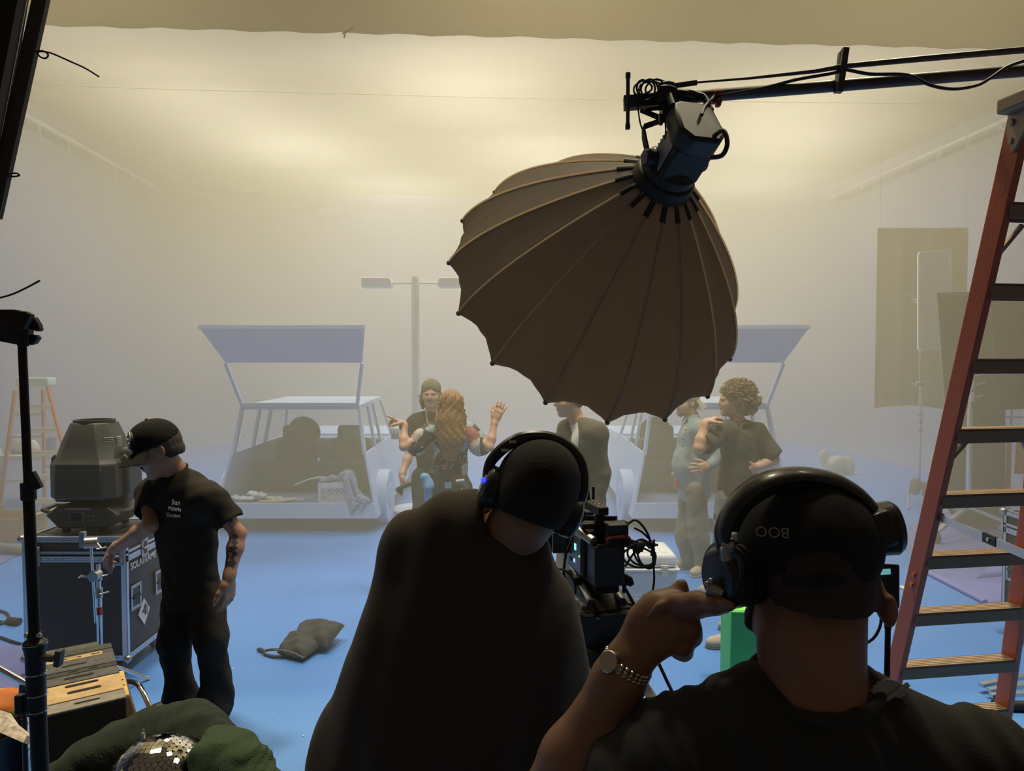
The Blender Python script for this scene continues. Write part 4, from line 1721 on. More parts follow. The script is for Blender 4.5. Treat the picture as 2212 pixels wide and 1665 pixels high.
def quilt(name, col):
    m = bpy.data.materials.new(name)
    m.use_nodes = True
    nt = m.node_tree
    b = nt.nodes['Principled BSDF']
    b.inputs['Base Color'].default_value = (*col, 1)
    b.inputs['Roughness'].default_value = .95
    b.inputs['Sheen Weight'].default_value = .02
    tc = nt.nodes.new('ShaderNodeTexCoord')
    wv = nt.nodes.new('ShaderNodeTexWave')
    wv.inputs['Scale'].default_value = 55
    wv.inputs['Distortion'].default_value = 14
    wv.inputs['Detail'].default_value = 1.5
    wv.inputs['Detail Scale'].default_value = .7
    nt.links.new(tc.outputs['Object'], wv.inputs['Vector'])
    bp = nt.nodes.new('ShaderNodeBump')
    bp.inputs['Strength'].default_value = .5
    bp.inputs['Distance'].default_value = .012
    nt.links.new(wv.outputs['Fac'], bp.inputs['Height'])
    nt.links.new(bp.outputs['Normal'], b.inputs['Normal'])
    return m


m_q1 = quilt('blanket_dark_green', (.014, .022, .013))
m_q2 = quilt('blanket_green', (.030, .056, .022))
sf = Soft((-1.75, 2.15, 0), (-.98, 3.05, .66), .009)
sf.ell((-1.3, 2.6, .10), (.42, .40, .24), k=.05)
sf.chain([P(95, 1690, 2.62), P(175, 1640, 2.74), P(255, 1597, 2.86), P(330, 1572, 2.93), P(400, 1562, 2.92), P(440, 1572, 2.86)], [.045, .05, .05, .055, .06, .045], k=.04)
sf.chain([P(255, 1625, 2.86), P(330, 1610, 2.93), P(420, 1600, 2.90), P(470, 1640, 2.8)], [.10, .12, .13, .12], k=.06)
sf.chain([P(280, 1730, 2.87), P(380, 1730, 2.95), P(500, 1740, 2.8)], [.16, .18, .16], k=.06)
sf.ell(np.array(bc) + np.array((0, .02, -.02)), (BR + .012,) * 3, k=.0, op='sub')
sf.wob(.006, 28, 4)
sf.wob(.004, 55, 14)
sf.field(lambda d, g: d + .0016 * np.sin(g[0] * 130 + 40 * g[2] + 3 * np.sin(g[2] * 22)) * np.sin(g[2] * 60 + g[1] * 50))
o = sf.build('moving_blanket', m_q1, at=(-1.3, 2.7, 0))
tag(o, 'dark green quilted moving blanket heaped behind and around the mirror ball', 'blanket')
sf = Soft((-1.16, 2.2, 0), (-.70, 2.86, .66), .008)
sf.chain([P(428, 1622, 2.56), P(465, 1592, 2.64), P(510, 1596, 2.64), P(552, 1640, 2.56)], [.025, .03, .033, .03], k=.05)
sf.chain([P(445, 1668, 2.56), P(490, 1645, 2.58), P(530, 1668, 2.54), P(575, 1700, 2.5)], [.07, .085, .08, .05], k=.05)
sf.chain([P(455, 1740, 2.52), P(515, 1740, 2.52), P(580, 1760, 2.46)], [.10, .12, .10], k=.05)
sf.chain([P(470, 1860, 2.55), P(590, 1860, 2.5)], [.15, .14], k=.06)
sf.chain([P(470, 2000, 2.6), P(600, 2000, 2.5)], [.12, .12], k=.06)
sf.ell(np.array(bc), (BR + .012,) * 3, k=.0, op='sub')
sf.wob(.005, 30, 9)
sf.wob(.004, 60, 19)
sf.field(lambda d, g: d + .0034 * np.sin(g[2] * 150 - g[0] * 70 + 3 * np.sin(g[0] * 40)) * np.clip((g[0] + 1.02) * 9, 0, 1))
o = sf.build('moving_blanket', m_q2, at=(-.95, 2.5, 0))
tag(o, 'green quilted moving blanket bunched to the right of the mirror ball', 'blanket')
# red knob poking out behind the blankets
t = thing('traffic_cone_tip', None, None, P(570, 1630, 2.66))
bpy.data.objects.remove(t)
q = MB()
cc = P(570, 1634, 2.58)
q.ball(cc, .014, 14)
q.cyl(cc + V(0, .02, -.045), cc, .007, n=10)
tag(q.build('red_knob', mat('red_plastic', (.55, .04, .03), .4), at=cc), 'small red knob poking out beside the green blankets', 'knob')

# mirror ball: every facet a small flat tile
t = thing('mirror_ball', 'mirror ball of small square tiles nestled in the green blankets', 'mirror ball', bc)
q = MB()
q.ball(bc, BR - .004, 40)
q.build('core', mat('ball_core_dark', (.02, .018, .015), .6), t)
q = MB()
tilt = Matrix.Rotation(.55, 3, 'Y') @ Matrix.Rotation(.2, 3, 'X')
rows = 31
for i in range(1, rows):
    la = -PI / 2 + PI * i / rows
    n = max(6, int(2 * PI * BR * math.cos(la) / .0180))
    for j in range(n):
        lo = 2 * PI * (j + .5 * (i % 2)) / n
        d = tilt @ V(math.cos(la) * math.cos(lo), math.cos(la) * math.sin(lo), math.sin(la))
        if d.z < -.45:
            continue
        e1 = tilt @ V(-math.sin(lo), math.cos(lo), 0)
        d2 = (d + V(random.gauss(0, .020), random.gauss(0, .020), random.gauss(0, .020))).normalized()
        e1 = (e1 - d2 * e1.dot(d2)).normalized()
        e2 = d2.cross(e1)
        c = bc + d * BR
        a = .0083
        b_ = .0083
        q.add([c - e1 * a - e2 * b_, c + e1 * a - e2 * b_, c + e1 * a + e2 * b_, c - e1 * a + e2 * b_,
               c - e1 * a - e2 * b_ - d2 * .004, c + e1 * a - e2 * b_ - d2 * .004, c + e1 * a + e2 * b_ - d2 * .004, c - e1 * a + e2 * b_ - d2 * .004],
              [(0, 1, 2, 3), (0, 4, 5, 1), (1, 5, 6, 2), (2, 6, 7, 3), (3, 7, 4, 0)])
o = q.build('mirror_tiles', mat('mirror_tile', (.80, .78, .70), .06, metal=1.), t, smooth=0)
q = MB()
hd = tilt @ V(0, 0, 1)
cp = P(300, 1594, 2.6)
q.cyl(cp + V(0, .03, -.03), cp + V(0, .03, .004), .008, n=14)
q.tube([cp + V(-.005, .03, .002), cp + V(-.004, .03, .014), cp + V(.004, .03, .014), cp + V(.005, .03, .002)], .002, 6, smooth=4)
q.build('hanger', m_steel, t)

# odds and ends at the bottom left
sf = Soft((-1.95, 1.9, 0), (-1.38, 2.75, .5), .009)
sf.chain([P(-30, 1640, 2.35), P(30, 1620, 2.4), P(70, 1645, 2.38)], [.07, .06, .05], k=.05)
sf.ell((-1.72, 2.36, .12), (.20, .24, .30), k=.06)
sf.wob(.010, 24, 11)
sf.wob(.004, 60, 12)
o = sf.build('duffel_bag', m_blk, at=(-1.66, 2.4, 0))
tag(o, 'crumpled black cloth bag at the bottom left corner', 'bag')
q = MB()
cols = [(0, 0)]
pts = [P(-20, 1528, 2.62), P(5, 1535, 2.6), P(22, 1560, 2.55), P(58, 1588, 2.5), P(50, 1604, 2.48), P(5, 1584, 2.5), P(-20, 1576, 2.52)]
q.prism(pts, (.01, .03, -.025))
tag(q.build('torn_carton', mat('carton_print', (.50, .42, .36), .8, var=.45, vscale=45), at=pts[0]), 'torn printed carton lying on the black bag at the left edge', 'carton')
t = thing('rag_bin', 'dark plastic bin topped with red and yellow cloth at the left edge', 'bin', P(-5, 1600, 3.2) * 1)
t.location.z = 0
c = P(-8, 1500, 3.2)
q = MB()
q.lathe([(.085, .004), (.11, .36), (.115, .37), (.10, .37), (.09, .33)], (c.x, c.y, 0), (0, 0, 1), 24)
q.build('bucket', mat('bin_dark', (.03, .035, .05), .5), t)
sf = Soft((c.x - .16, c.y - .16, .30), (c.x + .16, c.y + .16, .64), .008)
sf.ell((c.x, c.y, .46), (.115, .11, .09), k=.03)
sf.ell((c.x - .03, c.y, .40), (.11, .11, .10), k=.03)
sf.wob(.008, 40, 5)
cz = c.z
sf.build('striped_cloth', [mat('cloth_red', (.40, .04, .02), .8), mat('cloth_yellow', (.55, .38, .06), .8), mat('cloth_orange', (.50, .14, .03), .8)], t,
         ids=lambda f: (np.floor((f[:, 2] * 1.0 + f[:, 0] * .5 - f[:, 1] * .3) * 26).astype(int) % 3))

# stand leg crossing behind the light stand
t = thing('stand_leg_pipe', 'chrome stand pipe with rubber foot slanting down at the left edge', 'pipe', P(30, 1480, 2.9))
q = MB()
q.cyl(P(-60, 1410, 2.8), P(66, 1482, 2.85), .013, n=14)
q.build('pipe', m_chr, t)
q = MB()
q.cyl(P(56, 1476, 2.85), P(52, 1528, 2.85), .022, n=14)
q.cyl(P(52, 1528, 2.85), V(P(52, 1528, 2.85).x, 2.85, .0), .010, n=12)
q.build('clamp', m_blkp, t, bevel=.003)

# ------------------------------------------------------------------ sandbag on the floor
sc_ = V(-1.36, 4.86, 0)
FX = lambda px, py, D, z: np.array((P(px, py, D).x, D, z))


def pillow(cs, h, sag=.5, n=26, seed=1):
    """stuffed cloth pouch: two bulging faces meeting in a seam, corners left pointed"""
    A, B, C_, D_ = [Vector(p) for p in cs]
    r = random.Random(seed)
    ph = [r.uniform(0, 6.28) for _ in range(4)]
    q = MB()

    def pt(u, v, s):
        base = A.lerp(B, u).lerp(D_.lerp(C_, u), v)
        uu, vv = 2 * u - 1, 2 * v - 1
        k = (max(0, 1 - uu ** 4) * max(0, 1 - vv ** 4)) ** .62
        wr = .010 * k * (math.sin(9 * u + ph[0] + 5 * v) + .7 * math.sin(17 * v - 7 * u + ph[1])) + .004 * math.sin(40 * u + ph[2]) * abs(vv) ** 3
        z = base.z + s * h * k * (1 if s > 0 else sag) + wr * (s > 0)
        return V(base.x, base.y, max(.003, z))
    for s_ in (1, -1):
        q.sheet(lambda u, v: pt(u if s_ > 0 else 1 - u, v, s_), n, n)
    return q


t = thing('sandbag', 'dark canvas sandbag lying on the blue floor in the middle of the stage', 'sandbag', (sc_.x, sc_.y, 0))
m_sand = mat('sandbag_canvas', (.048, .045, .044), .8, bump=.15, bscale=250)
for cs, h, sd in (([FX(598, 1426, 4.90, .03), FX(656, 1441, 4.80, .03), FX(700, 1412, 5.02, .05), FX(624, 1384, 5.18, .055)], .062, 1), ([FX(632, 1418, 5.02, .05), FX(706, 1425, 4.94, .05), FX(745, 1384, 5.20, .105), FX(646, 1378, 5.34, .06)], .075, 2)):
    pl_ = pillow(cs, h, seed=sd).build('pouch', m_sand, t, smooth=70)
q = MB()
q.box(FX(664, 1404, 5.0, .07), (.14, .08, .02), Matrix.Rotation(.5, 3, 'Z'))
q.build('bridge', m_sand, t, bevel=.008)
q = MB()
q.tube([FX(604, 1424, 4.92, .045), FX(580, 1404, 4.95, .03), FX(571, 1408, 4.94, .02), FX(574, 1416, 4.92, .012), FX(592, 1427, 4.88, .012), FX(610, 1430, 4.87, .02)], .009, 8, smooth=5)
q.tube([FX(572, 1404, 4.95, .02), FX(563, 1398, 4.99, .016), FX(556, 1397, 5.0, .014)], [.010, .014, .010], 8, smooth=4)
q.build('strap', m_sand, t)
q = MB()
q.tube([FX(592, 1414, 4.91, .045), FX(612, 1422, 4.87, .06), FX(636, 1430, 4.82, .06), FX(656, 1438, 4.79, .04)], .0045, 6, smooth=4)
q.build('piping', mat('piping_grey', (.16, .15, .14), .8), t)

# ------------------------------------------------------------------ cooler
x0, x1, y0, y1 = .735, 1.29, 5.68, 6.12
t = thing('cooler', 'big white insulated cooler chest on the floor behind the camera', 'cooler', ((x0 + x1) / 2, (y0 + y1) / 2, 0))
m_cool = mat('cooler_white', (.62, .64, .66), .45, bump=.03, bscale=200)
q = MB()
q.hexa([V(x0 + .03, y0 + .025, .012), V(x1 - .03, y0 + .025, .012), V(x1 - .03, y1 - .025, .012), V(x0 + .03, y1 - .025, .012), V(x0, y0, .36), V(x1, y0, .36), V(x1, y1, .36), V(x0, y1, .36)])
q.build('tub', m_cool, t, bevel=.03, seg=4)
q = MB()
q.hexa([V(x0 - .012, y0 - .012, .355), V(x1 + .012, y0 - .012, .355), V(x1 + .012, y1 + .012, .355), V(x0 - .012, y1 + .012, .355), V(x0 - .012, y0 - .012, .375), V(x1 + .012, y0 - .012, .375), V(x1 + .012, y1 + .012, .375), V(x0 - .012, y1 + .012, .375)])
q.build('rim', m_cool, t, bevel=.006)
q = MB()
q.hexa([V(x0 + .002, y0 + .002, .38), V(x1 - .002, y0 + .002, .38), V(x1 - .002, y1 - .002, .38), V(x0 + .002, y1 - .002, .38), V(x0 + .01, y0 + .01, .485), V(x1 - .01, y0 + .01, .485), V(x1 - .01, y1 - .01, .485), V(x0 + .01, y1 - .01, .485)])
ld = q.build('lid', m_cool, t, bevel=.035, seg=5)
q = MB()
for i in range(6):
    xx = x0 + .10 + i * (x1 - x0 - .2) / 5
    q.lohi((xx - .025, y0 + .07, .483), (xx + .025, y1 - .07, .490))
q.build('lid_ridge', m_cool, ld, bevel=.006)
for fx in (.2, .8):
    q = MB()
    xx = x0 + (x1 - x0) * fx
    q.prism([V(xx - .03, y0 - .014, .41), V(xx + .03, y0 - .014, .41), V(xx + .024, y0 - .012, .315), V(xx - .024, y0 - .012, .315)], (0, -.016, 0))
    q.cyl((xx, y0 - .026, .392), (xx, y0 - .034, .392), .006, n=10)
    q.build('latch', mat('latch_rubber_cream', (.60, .57, .48), .6), t, bevel=.004)
q = MB()
for z in (.10, .13, .16):
    q.hexa([V(x0 + .08, y0 + .010, z), V(x1 - .08, y0 + .010, z), V(x1 - .08, y0 + .04, z), V(x0 + .08, y0 + .04, z), V(x0 + .08, y0 + .010, z + .008), V(x1 - .08, y0 + .010, z + .008), V(x1 - .08, y0 + .04, z + .008), V(x0 + .08, y0 + .04, z + .008)])
q.build('body_ridge', m_cool, t, bevel=.003)
for x, s in ((x0, -1), (x1, 1)):
    q = MB()
    q.lohi((min(x, x + s * .03), y0 + .12, .30), (max(x, x + s * .03), y1 - .12, .345))
    q.build('side_handle', m_cool, t, bevel=.01)
    q = MB()
    q.lohi((x - .06 * (s > 0) - .03 * (s < 0) * 0, y0 + .02, 0), (x + .06 * (s < 0), y1 - .02, .014))
    q.build('foot', m_rub, t)

# green painted apple box standing on end
gx0, gy0 = 1.305, 4.32
t = thing('apple_box', 'bright green painted apple box standing on end on the floor', 'box', (gx0 + .11, gy0 + .16, 0))
m_grn = mat('chroma_green', (.10, .52, .15), .6, var=.05, vscale=8)
Rg = Matrix.Rotation(-.10, 3, 'Z')
q = MB()
q.box(V(gx0 + .11, gy0 + .155, .255), (.215, .32, .508), Rg)
q.build('body', m_grn, t, bevel=.006)
q = MB()
q.box(V(gx0 + .11, gy0 + .155, .5095), (.19, .29, .004), Rg)
e = q.build('end_panel', mat('chroma_green_light', (.22, .62, .14), .6), t, bevel=.004)
q = MB()
q.prism(stad(V(gx0 + .11, gy0 + .155, .5125), Rg @ V(1, 0, 0), Rg @ V(0, 1, 0), .11, .028), (0, 0, -.0008))
q.build('painted_slot', m_slot, e)


# shoes of somebody standing behind the headphones man
def shoe(t, heel, toe, m_up, m_sole, sc=1., laces=None, nm='shoe', res=.006, high=.0):
    """low shoe from heel to toe on the ground below them; returns its upper"""
    h, tt = np.array(heel, float), np.array(toe, float)
    d = nrm(tt - h)
    sd = np.cross((0, 0, 1.), d)
    L = np.linalg.norm(tt - h)
    z0 = h[2]
    lo = np.minimum(h, tt) - .09
    hi = np.maximum(h, tt) + .09
    lo[2] = z0 - .01
    hi[2] = z0 + .20 + high
    R = [d, sd, (0, 0, 1)]
    sf = Soft(lo, hi, res)
    sf.ell(h + d * L * .74 + np.array((0, 0, .040)), (L * .27, .047 * sc, .042), R, k=.03)
    sf.ell(h + d * L * .20 + np.array((0, 0, .055)), (L * .21, .036 * sc, .060), R, k=.03)
    sf.cap(h + d * L * .30 + np.array((0, 0, .07)), h + d * L * .62 + np.array((0, 0, .05)), .038 * sc, .036 * sc, k=.03)
    if high:
        sf.cap(h + d * L * .20 + np.array((0, 0, .06)), h + d * L * .24 + np.array((0, 0, .11 + high)), .040 * sc, .042 * sc, k=.02)
    sf.cut((0, 0, z0 + .014), (0, 0, -1))
    up = sf.build(nm, m_up, t, at=None if t else h)
    sf = Soft(lo, hi, res)
    sf.ell(h + d * L * .72 + np.array((0, 0, .012)), (L * .30, .050 * sc, .10), R, k=.03)
    sf.ell(h + d * L * .20 + np.array((0, 0, .012)), (L * .22, .038 * sc, .10), R, k=.04)
    sf.cut((0, 0, z0 + .020), (0, 0, 1))
    sf.cut((0, 0, z0 + .001), (0, 0, -1))
    sf.build('sole', m_sole, up)
    if laces:
        q = MB()
        for i in range(4):
            c = h + d * L * (.42 + .08 * i) + np.array((0, 0, .098 - .010 * i))
            q.tube([c - sd * .022 + np.array((0, 0, -.012)), c + d * .012, c + sd * .022 + np.array((0, 0, -.012))], .003, 6, smooth=3)
        q.build('laces', laces, up)
    return up


m_suede = mat('suede_tan', (.42, .35, .27), .9, bump=.1, bscale=300)
m_sole = mat('sole_dark', (.10, .09, .08), .7)
a, b_ = P(1525, 1398, 5.06), P(1552, 1360, 5.40)
o = shoe(None, (a.x + .285, a.y + .03, 0), (a.x - .0, a.y, 0), m_suede, m_sole)
tag(o, 'tan suede shoe pointing left beside the green box, the nearer of two', 'shoe')
o = shoe(None, (b_.x + .285, b_.y + .01, 0), (b_.x, b_.y, 0), m_suede, m_sole)
tag(o, 'tan suede shoe pointing left beside the green box, the farther of two', 'shoe')

# ------------------------------------------------------------------ film camera on its head, behind the operator
KD = 2.4
kf = V(-.22, .975, 0).normalized()
kl = V(0, 0, 1).cross(kf)
kz = V(0, 0, 1)
kc = P(1318, 1224, KD) + kf * .0
RK = Matrix((-kl, kf, kz)).transposed()
t = thing('film_camera', 'black rigged film camera with rods and looped cables on a fluid head tripod', 'camera', (kc.x, kc.y + .1, 0))


def K(r, f, u):
    """right, forward, up from the middle of the camera's rear face"""
    return kc - kl * r + kf * f + kz * u


m_kb = mat('camera_body_black', (.028, .028, .030), .45, bump=.05, bscale=400)
m_kg = mat('camera_side_grey', (.14, .15, .18), .4, metal=.3)
q = MB()
q.box(K(0, .045, 0), (.105, .09, .135), RK)
bt_ = q.build('battery', m_kb, t, bevel=.006)
q = MB()
q.box(K(-.004, .18, .012), (.12, .18, .15), RK)
bd = q.build('camera_body', m_kb, t, bevel=.008)
q = MB()
q.box(K(-.066, .18, .012), (.004, .15, .12), RK)
sp = q.build('side_panel', m_kg, bd, bevel=.002)
for (f, u, w, h, col, nm) in ((.16, .03, .016, .022, (.25, .9, 1.), 'status_display'), (.115, .008, .007, .007, (.2, 1., .1), 'status_light'), (.17, -.02, .012, .012, (.4, .6, 1.), 'status_display')):
    q = MB()
    q.box(K(-.0690, f, u), (.002, w, h), RK)
    q.build(nm, mat('led_%d' % int(col[0] * 100), col, .4, emis=col, estr=1.2), sp)
q = MB()
for j in range(4):
    q.box(K(-.069, .215, .05 - j * .025), (.003, .02, .010), RK)
q.build('port', m_blkm, sp)
# lens and matte box
q = MB()
q.lathe([(.045, 0), (.05, .02), (.046, .08), (.055, .10), (.055, .16)], K(0, .27, .015), kf, 28)
q.build('lens', m_blkm, t)
q = MB()
q.box(K(0, .47, .015), (.19, .08, .15), RK)
q.build('matte_box', m_blkp, t, bevel=.006)
# top plate, handle with slots, accessories
q = MB()
q.box(K(0, .15, .098), (.11, .20, .014), RK)
q.box(K(-.0, .06, .125), (.16, .03, .02), RK)
q.build('top_plate', m_blkm, t, bevel=.003)
q = MB()
ha, hb = K(-.015, .02, .178), K(-.03, .27, .178)
q.beam(ha, hb, .036, .028)
q.beam(K(-.02, .06, .10), K(-.018, .05, .175), .022, .03, up=(1, 0, 0))
q.beam(K(-.028, .24, .10), K(-.028, .24, .175), .022, .03, up=(1, 0, 0))
hn = q.build('top_handle', m_blkm, t, bevel=.004)
q = MB()
for j in range(8):
    c = ha.lerp(hb, .12 + j * .11) + V(0, 0, .0145)
    for s in (-1, 1):
        q.cyl(c - kl * s * .008 - V(0, 0, .001), c - kl * s * .008 + V(0, 0, .0006), .0042, n=8)
q.build('mount_hole', mat('hole_pale', (.35, .33, .30), .5), hn)
q = MB()
q.box(K(.028, .025, .105), (.075, .05, .065), RK)
q.build('receiver_box', m_kb, t, bevel=.006)
q = MB()
q.tube([K(-.012, -.004, .075), K(-.008, -.006, .094), K(.03, -.006, .098), K(.062, -.006, .094), K(.064, -.004, .075)], .0055, 8, smooth=4)
q.build('red_clip', mat('clip_dark_red', (.22, .035, .03), .5), t)
q = MB()
q.tube([K(-.045, .0, .072), K(.0, -.01, .075), K(.07, -.008, .068)], .005, 8)
q.box(K(.085, .0, .066), (.035, .02, .014), RK)
q.beam(K(.04, .0, .082), K(.12, .02, .052), .022, .03)
q.beam(K(.095, .02, .035), K(.13, .02, .075), .018, .02)
q.build('cable_clamp', m_blkm, t, bevel=.003)
q = MB()
q.cyl(K(-.05, .02, .082), K(-.085, .11, .11), .016, n=16)
q.build('silver_tube', mat('brushed_tube', (.50, .46, .38), .35, metal=.9), t)
q = MB()
q.box(K(-.03, .30, .19), (.07, .04, .05), RK)
q.box(K(-.06, .26, .165), (.03, .06, .03), RK)
q.build('viewfinder_mount', m_blkm, t, bevel=.003)
q = MB()
q.tube([K(-.02, .16, .19), K(-.03, .16, .26), K(-.052, .17, .34)], .006, 8)
q.tube([K(.0, .17, .19), K(.0, .17, .235)], .005, 8)
q.build('antenna', m_blkp, t)
q = MB()
q.box(P(1224, 1170, 2.62), (.105, .02, .075), RK)
mo = q.build('monitor', m_kb, t, bevel=.004)
q = MB()
q.beam(P(1245, 1150, 2.6), K(-.02, .25, .12), .014, .014)
q.beam(P(1205, 1100, 2.6), K(-.02, .2, .135), .02, .016)
q.beam(P(1232, 1118, 2.6), K(.06, .1, .135), .012, .016)
q.build('monitor_arm', m_blkm, mo)
q = MB()
q.prism([P(1226, 1158, 2.5), P(1233, 1140, 2.5), P(1241, 1144, 2.5), P(1233, 1164, 2.5)], (0, .006, 0))
q.build('clip_light', mat('clip_pale', (.40, .42, .46), .5), mo)
# rods, sliding base
m_rod = mat('rod_satin', (.62, .58, .50), .28, metal=.95)
for (p0, p1, r) in (((1232, 1214, 2.78), (1276, 1299, 2.34), .0105), ((1258, 1238, 2.72), (1262, 1244, 2.70), .006), ((1322, 1266, 2.6), (1345, 1299, 2.38), .0105)):
    q = MB()
    q.cyl(P(*p0), P(*p1), r, n=16)
    rd = q.build('rod', m_rod, t)
    q = MB()
    q.cyl(P(*p1), P(*p1) - (P(*p0) - P(*p1)).normalized() * .014, r * 1.15, n=16)
    q.build('rod_cap', m_rub, rd)
q = MB()
for (p0, p1) in (((1240, 1278, 2.6), (1262, 1312, 2.42)), ((1250, 1300, 2.55), (1294, 1334, 2.36)), ((1335, 1290, 2.56), (1352, 1326, 2.4)), ((1330, 1300, 2.5), (1346, 1325, 2.38))):
    q.beam(P(*p0), P(*p1), .018, .010)
q.build('dovetail_rail', m_alu, t)
q = MB()
q.prism([K(-.07, .30, -.09), K(.07, .30, -.09), K(.09, -.02, -.135), K(-.06, -.02, -.135)], (0, 0, -.03))
q.box(K(0, .12, -.08), (.08, .2, .03), RK)
q.box(K(-.075, .12, -.075), (.03, .03, .03), RK)
q.build('base_plate', m_blkm, t, bevel=.004)
q = MB()
q.prism([P(1236, 1312, 2.42), P(1262, 1336, 2.34), P(1354, 1328, 2.34), P(1376, 1318, 2.38), P(1380, 1345, 2.40), P(1372, 1400, 2.40), P(1340, 1470, 2.4), P(1262, 1470, 2.4), P(1226, 1380, 2.42)], (-.03, .16, 0))
fh = q.build('fluid_head', mat('head_black', (.020, .019, .018), .55, bump=.1, bscale=60), t, bevel=.012)
text('head_mark', 'OC', .03, mat('mark_dark_red', (.09, .03, .025), .6), fh, P(1303, 1356, 2.335), (1, 0, 0), (0, 0, 1), .001)
q = MB()
hb_ = P(1310, 1470, 2.46)
q.cyl(V(hb_.x, hb_.y, .74), V(hb_.x, hb_.y, 1.06), .10, .12, n=24)
q.build('bowl', m_blkm, t, bevel=.01)
for an in (-1.25, .9, 3.0):
    d = V(math.cos(an), math.sin(an), 0)
    q = MB()
    for s in (-1, 1):
        w_ = V(-d.y, d.x, 0) * .03 * s
        q.cyl(V(hb_.x, hb_.y, .92) + d * .09 + w_, V(hb_.x, hb_.y, .02) + d * .50 + w_ * .6, .014, n=12)
    lg = q.build('tripod_leg', m_blkm, t)
    q = MB()
    q.cyl(V(hb_.x, hb_.y, .0) + d * .50, V(hb_.x, hb_.y, .05) + d * .49, .03, n=14)
    q.build('leg_foot', m_rub, lg)
q = MB()
q.beam(P(1374, 1452, 2.36), P(1442, 1560, 2.20), .030, .022, up=(0, 1, 0))
q.build('pan_bar_track', m_alu, t)
q = MB()
q.tube([P(1345, 1262, 2.42), P(1372, 1310, 2.4), P(1386, 1345, 2.38), P(1410, 1404, 2.36), P(1438, 1465, 2.34), P(1472, 1540, 2.3), P(1500, 1640, 2.28)], .0058, 8, smooth=4)
q.cyl(P(1393, 1285, 2.4), P(1387, 1325, 2.4), .008, n=10)
q.build('pan_handle', m_blkm, t)
# cables
q = MB()
q.tube([K(.066, .03, .125), P(1372, 1123, 2.4), P(1390, 1138, 2.4), P(1402, 1160, 2.4), P(1408, 1185, 2.4), P(1407, 1200, 2.4)], .004, 7, smooth=6)
q.tube([P(1370, 1140, 2.4), P(1388, 1150, 2.4), P(1410, 1172, 2.42)], .0035, 7, smooth=5)
cl_ = P(1409, 1176, 2.4)
for j, (cx_, cy_, rx, ry) in enumerate(((1386, 1198, 30, 24), (1392, 1195, 22, 30), (1396, 1200, 18, 28), (1380, 1204, 34, 22))):
    q.tube([P(cx_ + rx * math.cos(a) + .25 * ry * math.sin(a), cy_ + ry * math.sin(a), 2.4 + .02 * math.sin(a + j) + .008 * j) for a in np.linspace(0, 2 * PI, 30)], .0036, 7)
q.tube([P(1409, 1180, 2.4), P(1411, 1215, 2.4), P(1413, 1250, 2.39), P(1408, 1280, 2.38), P(1392, 1302, 2.37), P(1370, 1307, 2.37), P(1345, 1300, 2.38)], .0036, 7, smooth=6)
q.tube([P(1350, 1224, 2.42), P(1368, 1196, 2.42), P(1386, 1176, 2.4), P(1406, 1174, 2.4)], .0036, 7, smooth=5)
q.build('cable', m_cable, t)
q = MB()
for j in range(5):
    a = j * 1.26
    q.box(cl_ + V(.012 * math.cos(a), -.004, .012 * math.sin(a)), (.012, .01, .006), Matrix.Rotation(-a, 3, 'Y'))
q.ball(cl_, .012, 10)
q.build('cable_tie', mat('tie_dark_red', (.09, .03, .03), .7), t)
q = MB()
q.tube([P(1218, 1140, 2.5), P(1217, 1170, 2.48), P(1221, 1200, 2.47), P(1218, 1235, 2.46), P(1221, 1262, 2.45), P(1214, 1276, 2.45)], .004, 7, smooth=5)
q.tube([P(1187, 1235, 2.42), P(1205, 1228, 2.42), P(1226, 1236, 2.42), P(1240, 1255, 2.42), P(1243, 1278, 2.42), P(1232, 1286, 2.42), P(1222, 1272, 2.44), P(1216, 1250, 2.45)], .004, 7, smooth=5)
q.tube([P(1206, 1276, 2.43), P(1214, 1262, 2.43), P(1222, 1200, 2.44), P(1238, 1160, 2.46)], .0042, 7, smooth=5)
q.build('cable', m_cable, t)
q = MB()
q.prism([P(1350, 1240, 2.42), P(1366, 1248, 2.42), P(1371, 1262, 2.42), P(1362, 1268, 2.42), P(1354, 1264, 2.42), P(1350, 1284, 2.42), P(1345, 1280, 2.42), P(1347, 1250, 2.42)], (0, .02, 0))
q.build('hand_grip', m_blkp, t, bevel=.003)

# ------------------------------------------------------------------ small screen on a pole beside the headphones man
t = thing('field_monitor', 'small dark lit screen on a thin pole between headphones man and tall ladder', 'monitor', V(P(1916, 1400, 1.36).x, 1.36, 0))
q = MB()
q.hexa([P(1893, 1312, 1.35), P(1943, 1314, 1.35), P(1943, 1314, 1.375), P(1893, 1312, 1.375), P(1893, 1216, 1.35), P(1943, 1219, 1.35), P(1943, 1219, 1.375), P(1893, 1216, 1.375)])
o = q.build('housing', m_blkp, t, bevel=.003)
q = MB()
q.prism([P(1893, 1242, 1.3495), P(1924, 1240, 1.3495), P(1923, 1228, 1.3495), P(1893, 1230, 1.3495)], (0, -.0008, 0))
q.build('screen', mat('screen_teal', (.1, .35, .38), .3, emis=(.20, .62, .66), estr=.55), o)
q = MB()
q.cyl(P(1917, 1318, 1.36), P(1918, 1358, 1.36), .0085, .006, n=14)
q.build('plug', m_rub, t)
q = MB()
q.cyl(P(1918, 1356, 1.36), V(P(1914, 1480, 1.36).x, 1.36, .02), .0052, n=12)
q.build('pole', m_blkm, t)
q = MB()
q.lathe([(.16, .001), (.16, .012), (.02, .03), (.006, .06)], (P(1914, 1480, 1.36).x, 1.36, 0), (0, 0, 1), 28)
q.build('pole_base', m_blkm, t)
q = MB()
q.tube([P(1903, 1330, 1.36), P(1902, 1350, 1.36), P(1892, 1372, 1.36), P(1880, 1384, 1.37), P(1862, 1394, 1.40)], .0028, 7, smooth=5)
q.build('cable', m_cable, t)

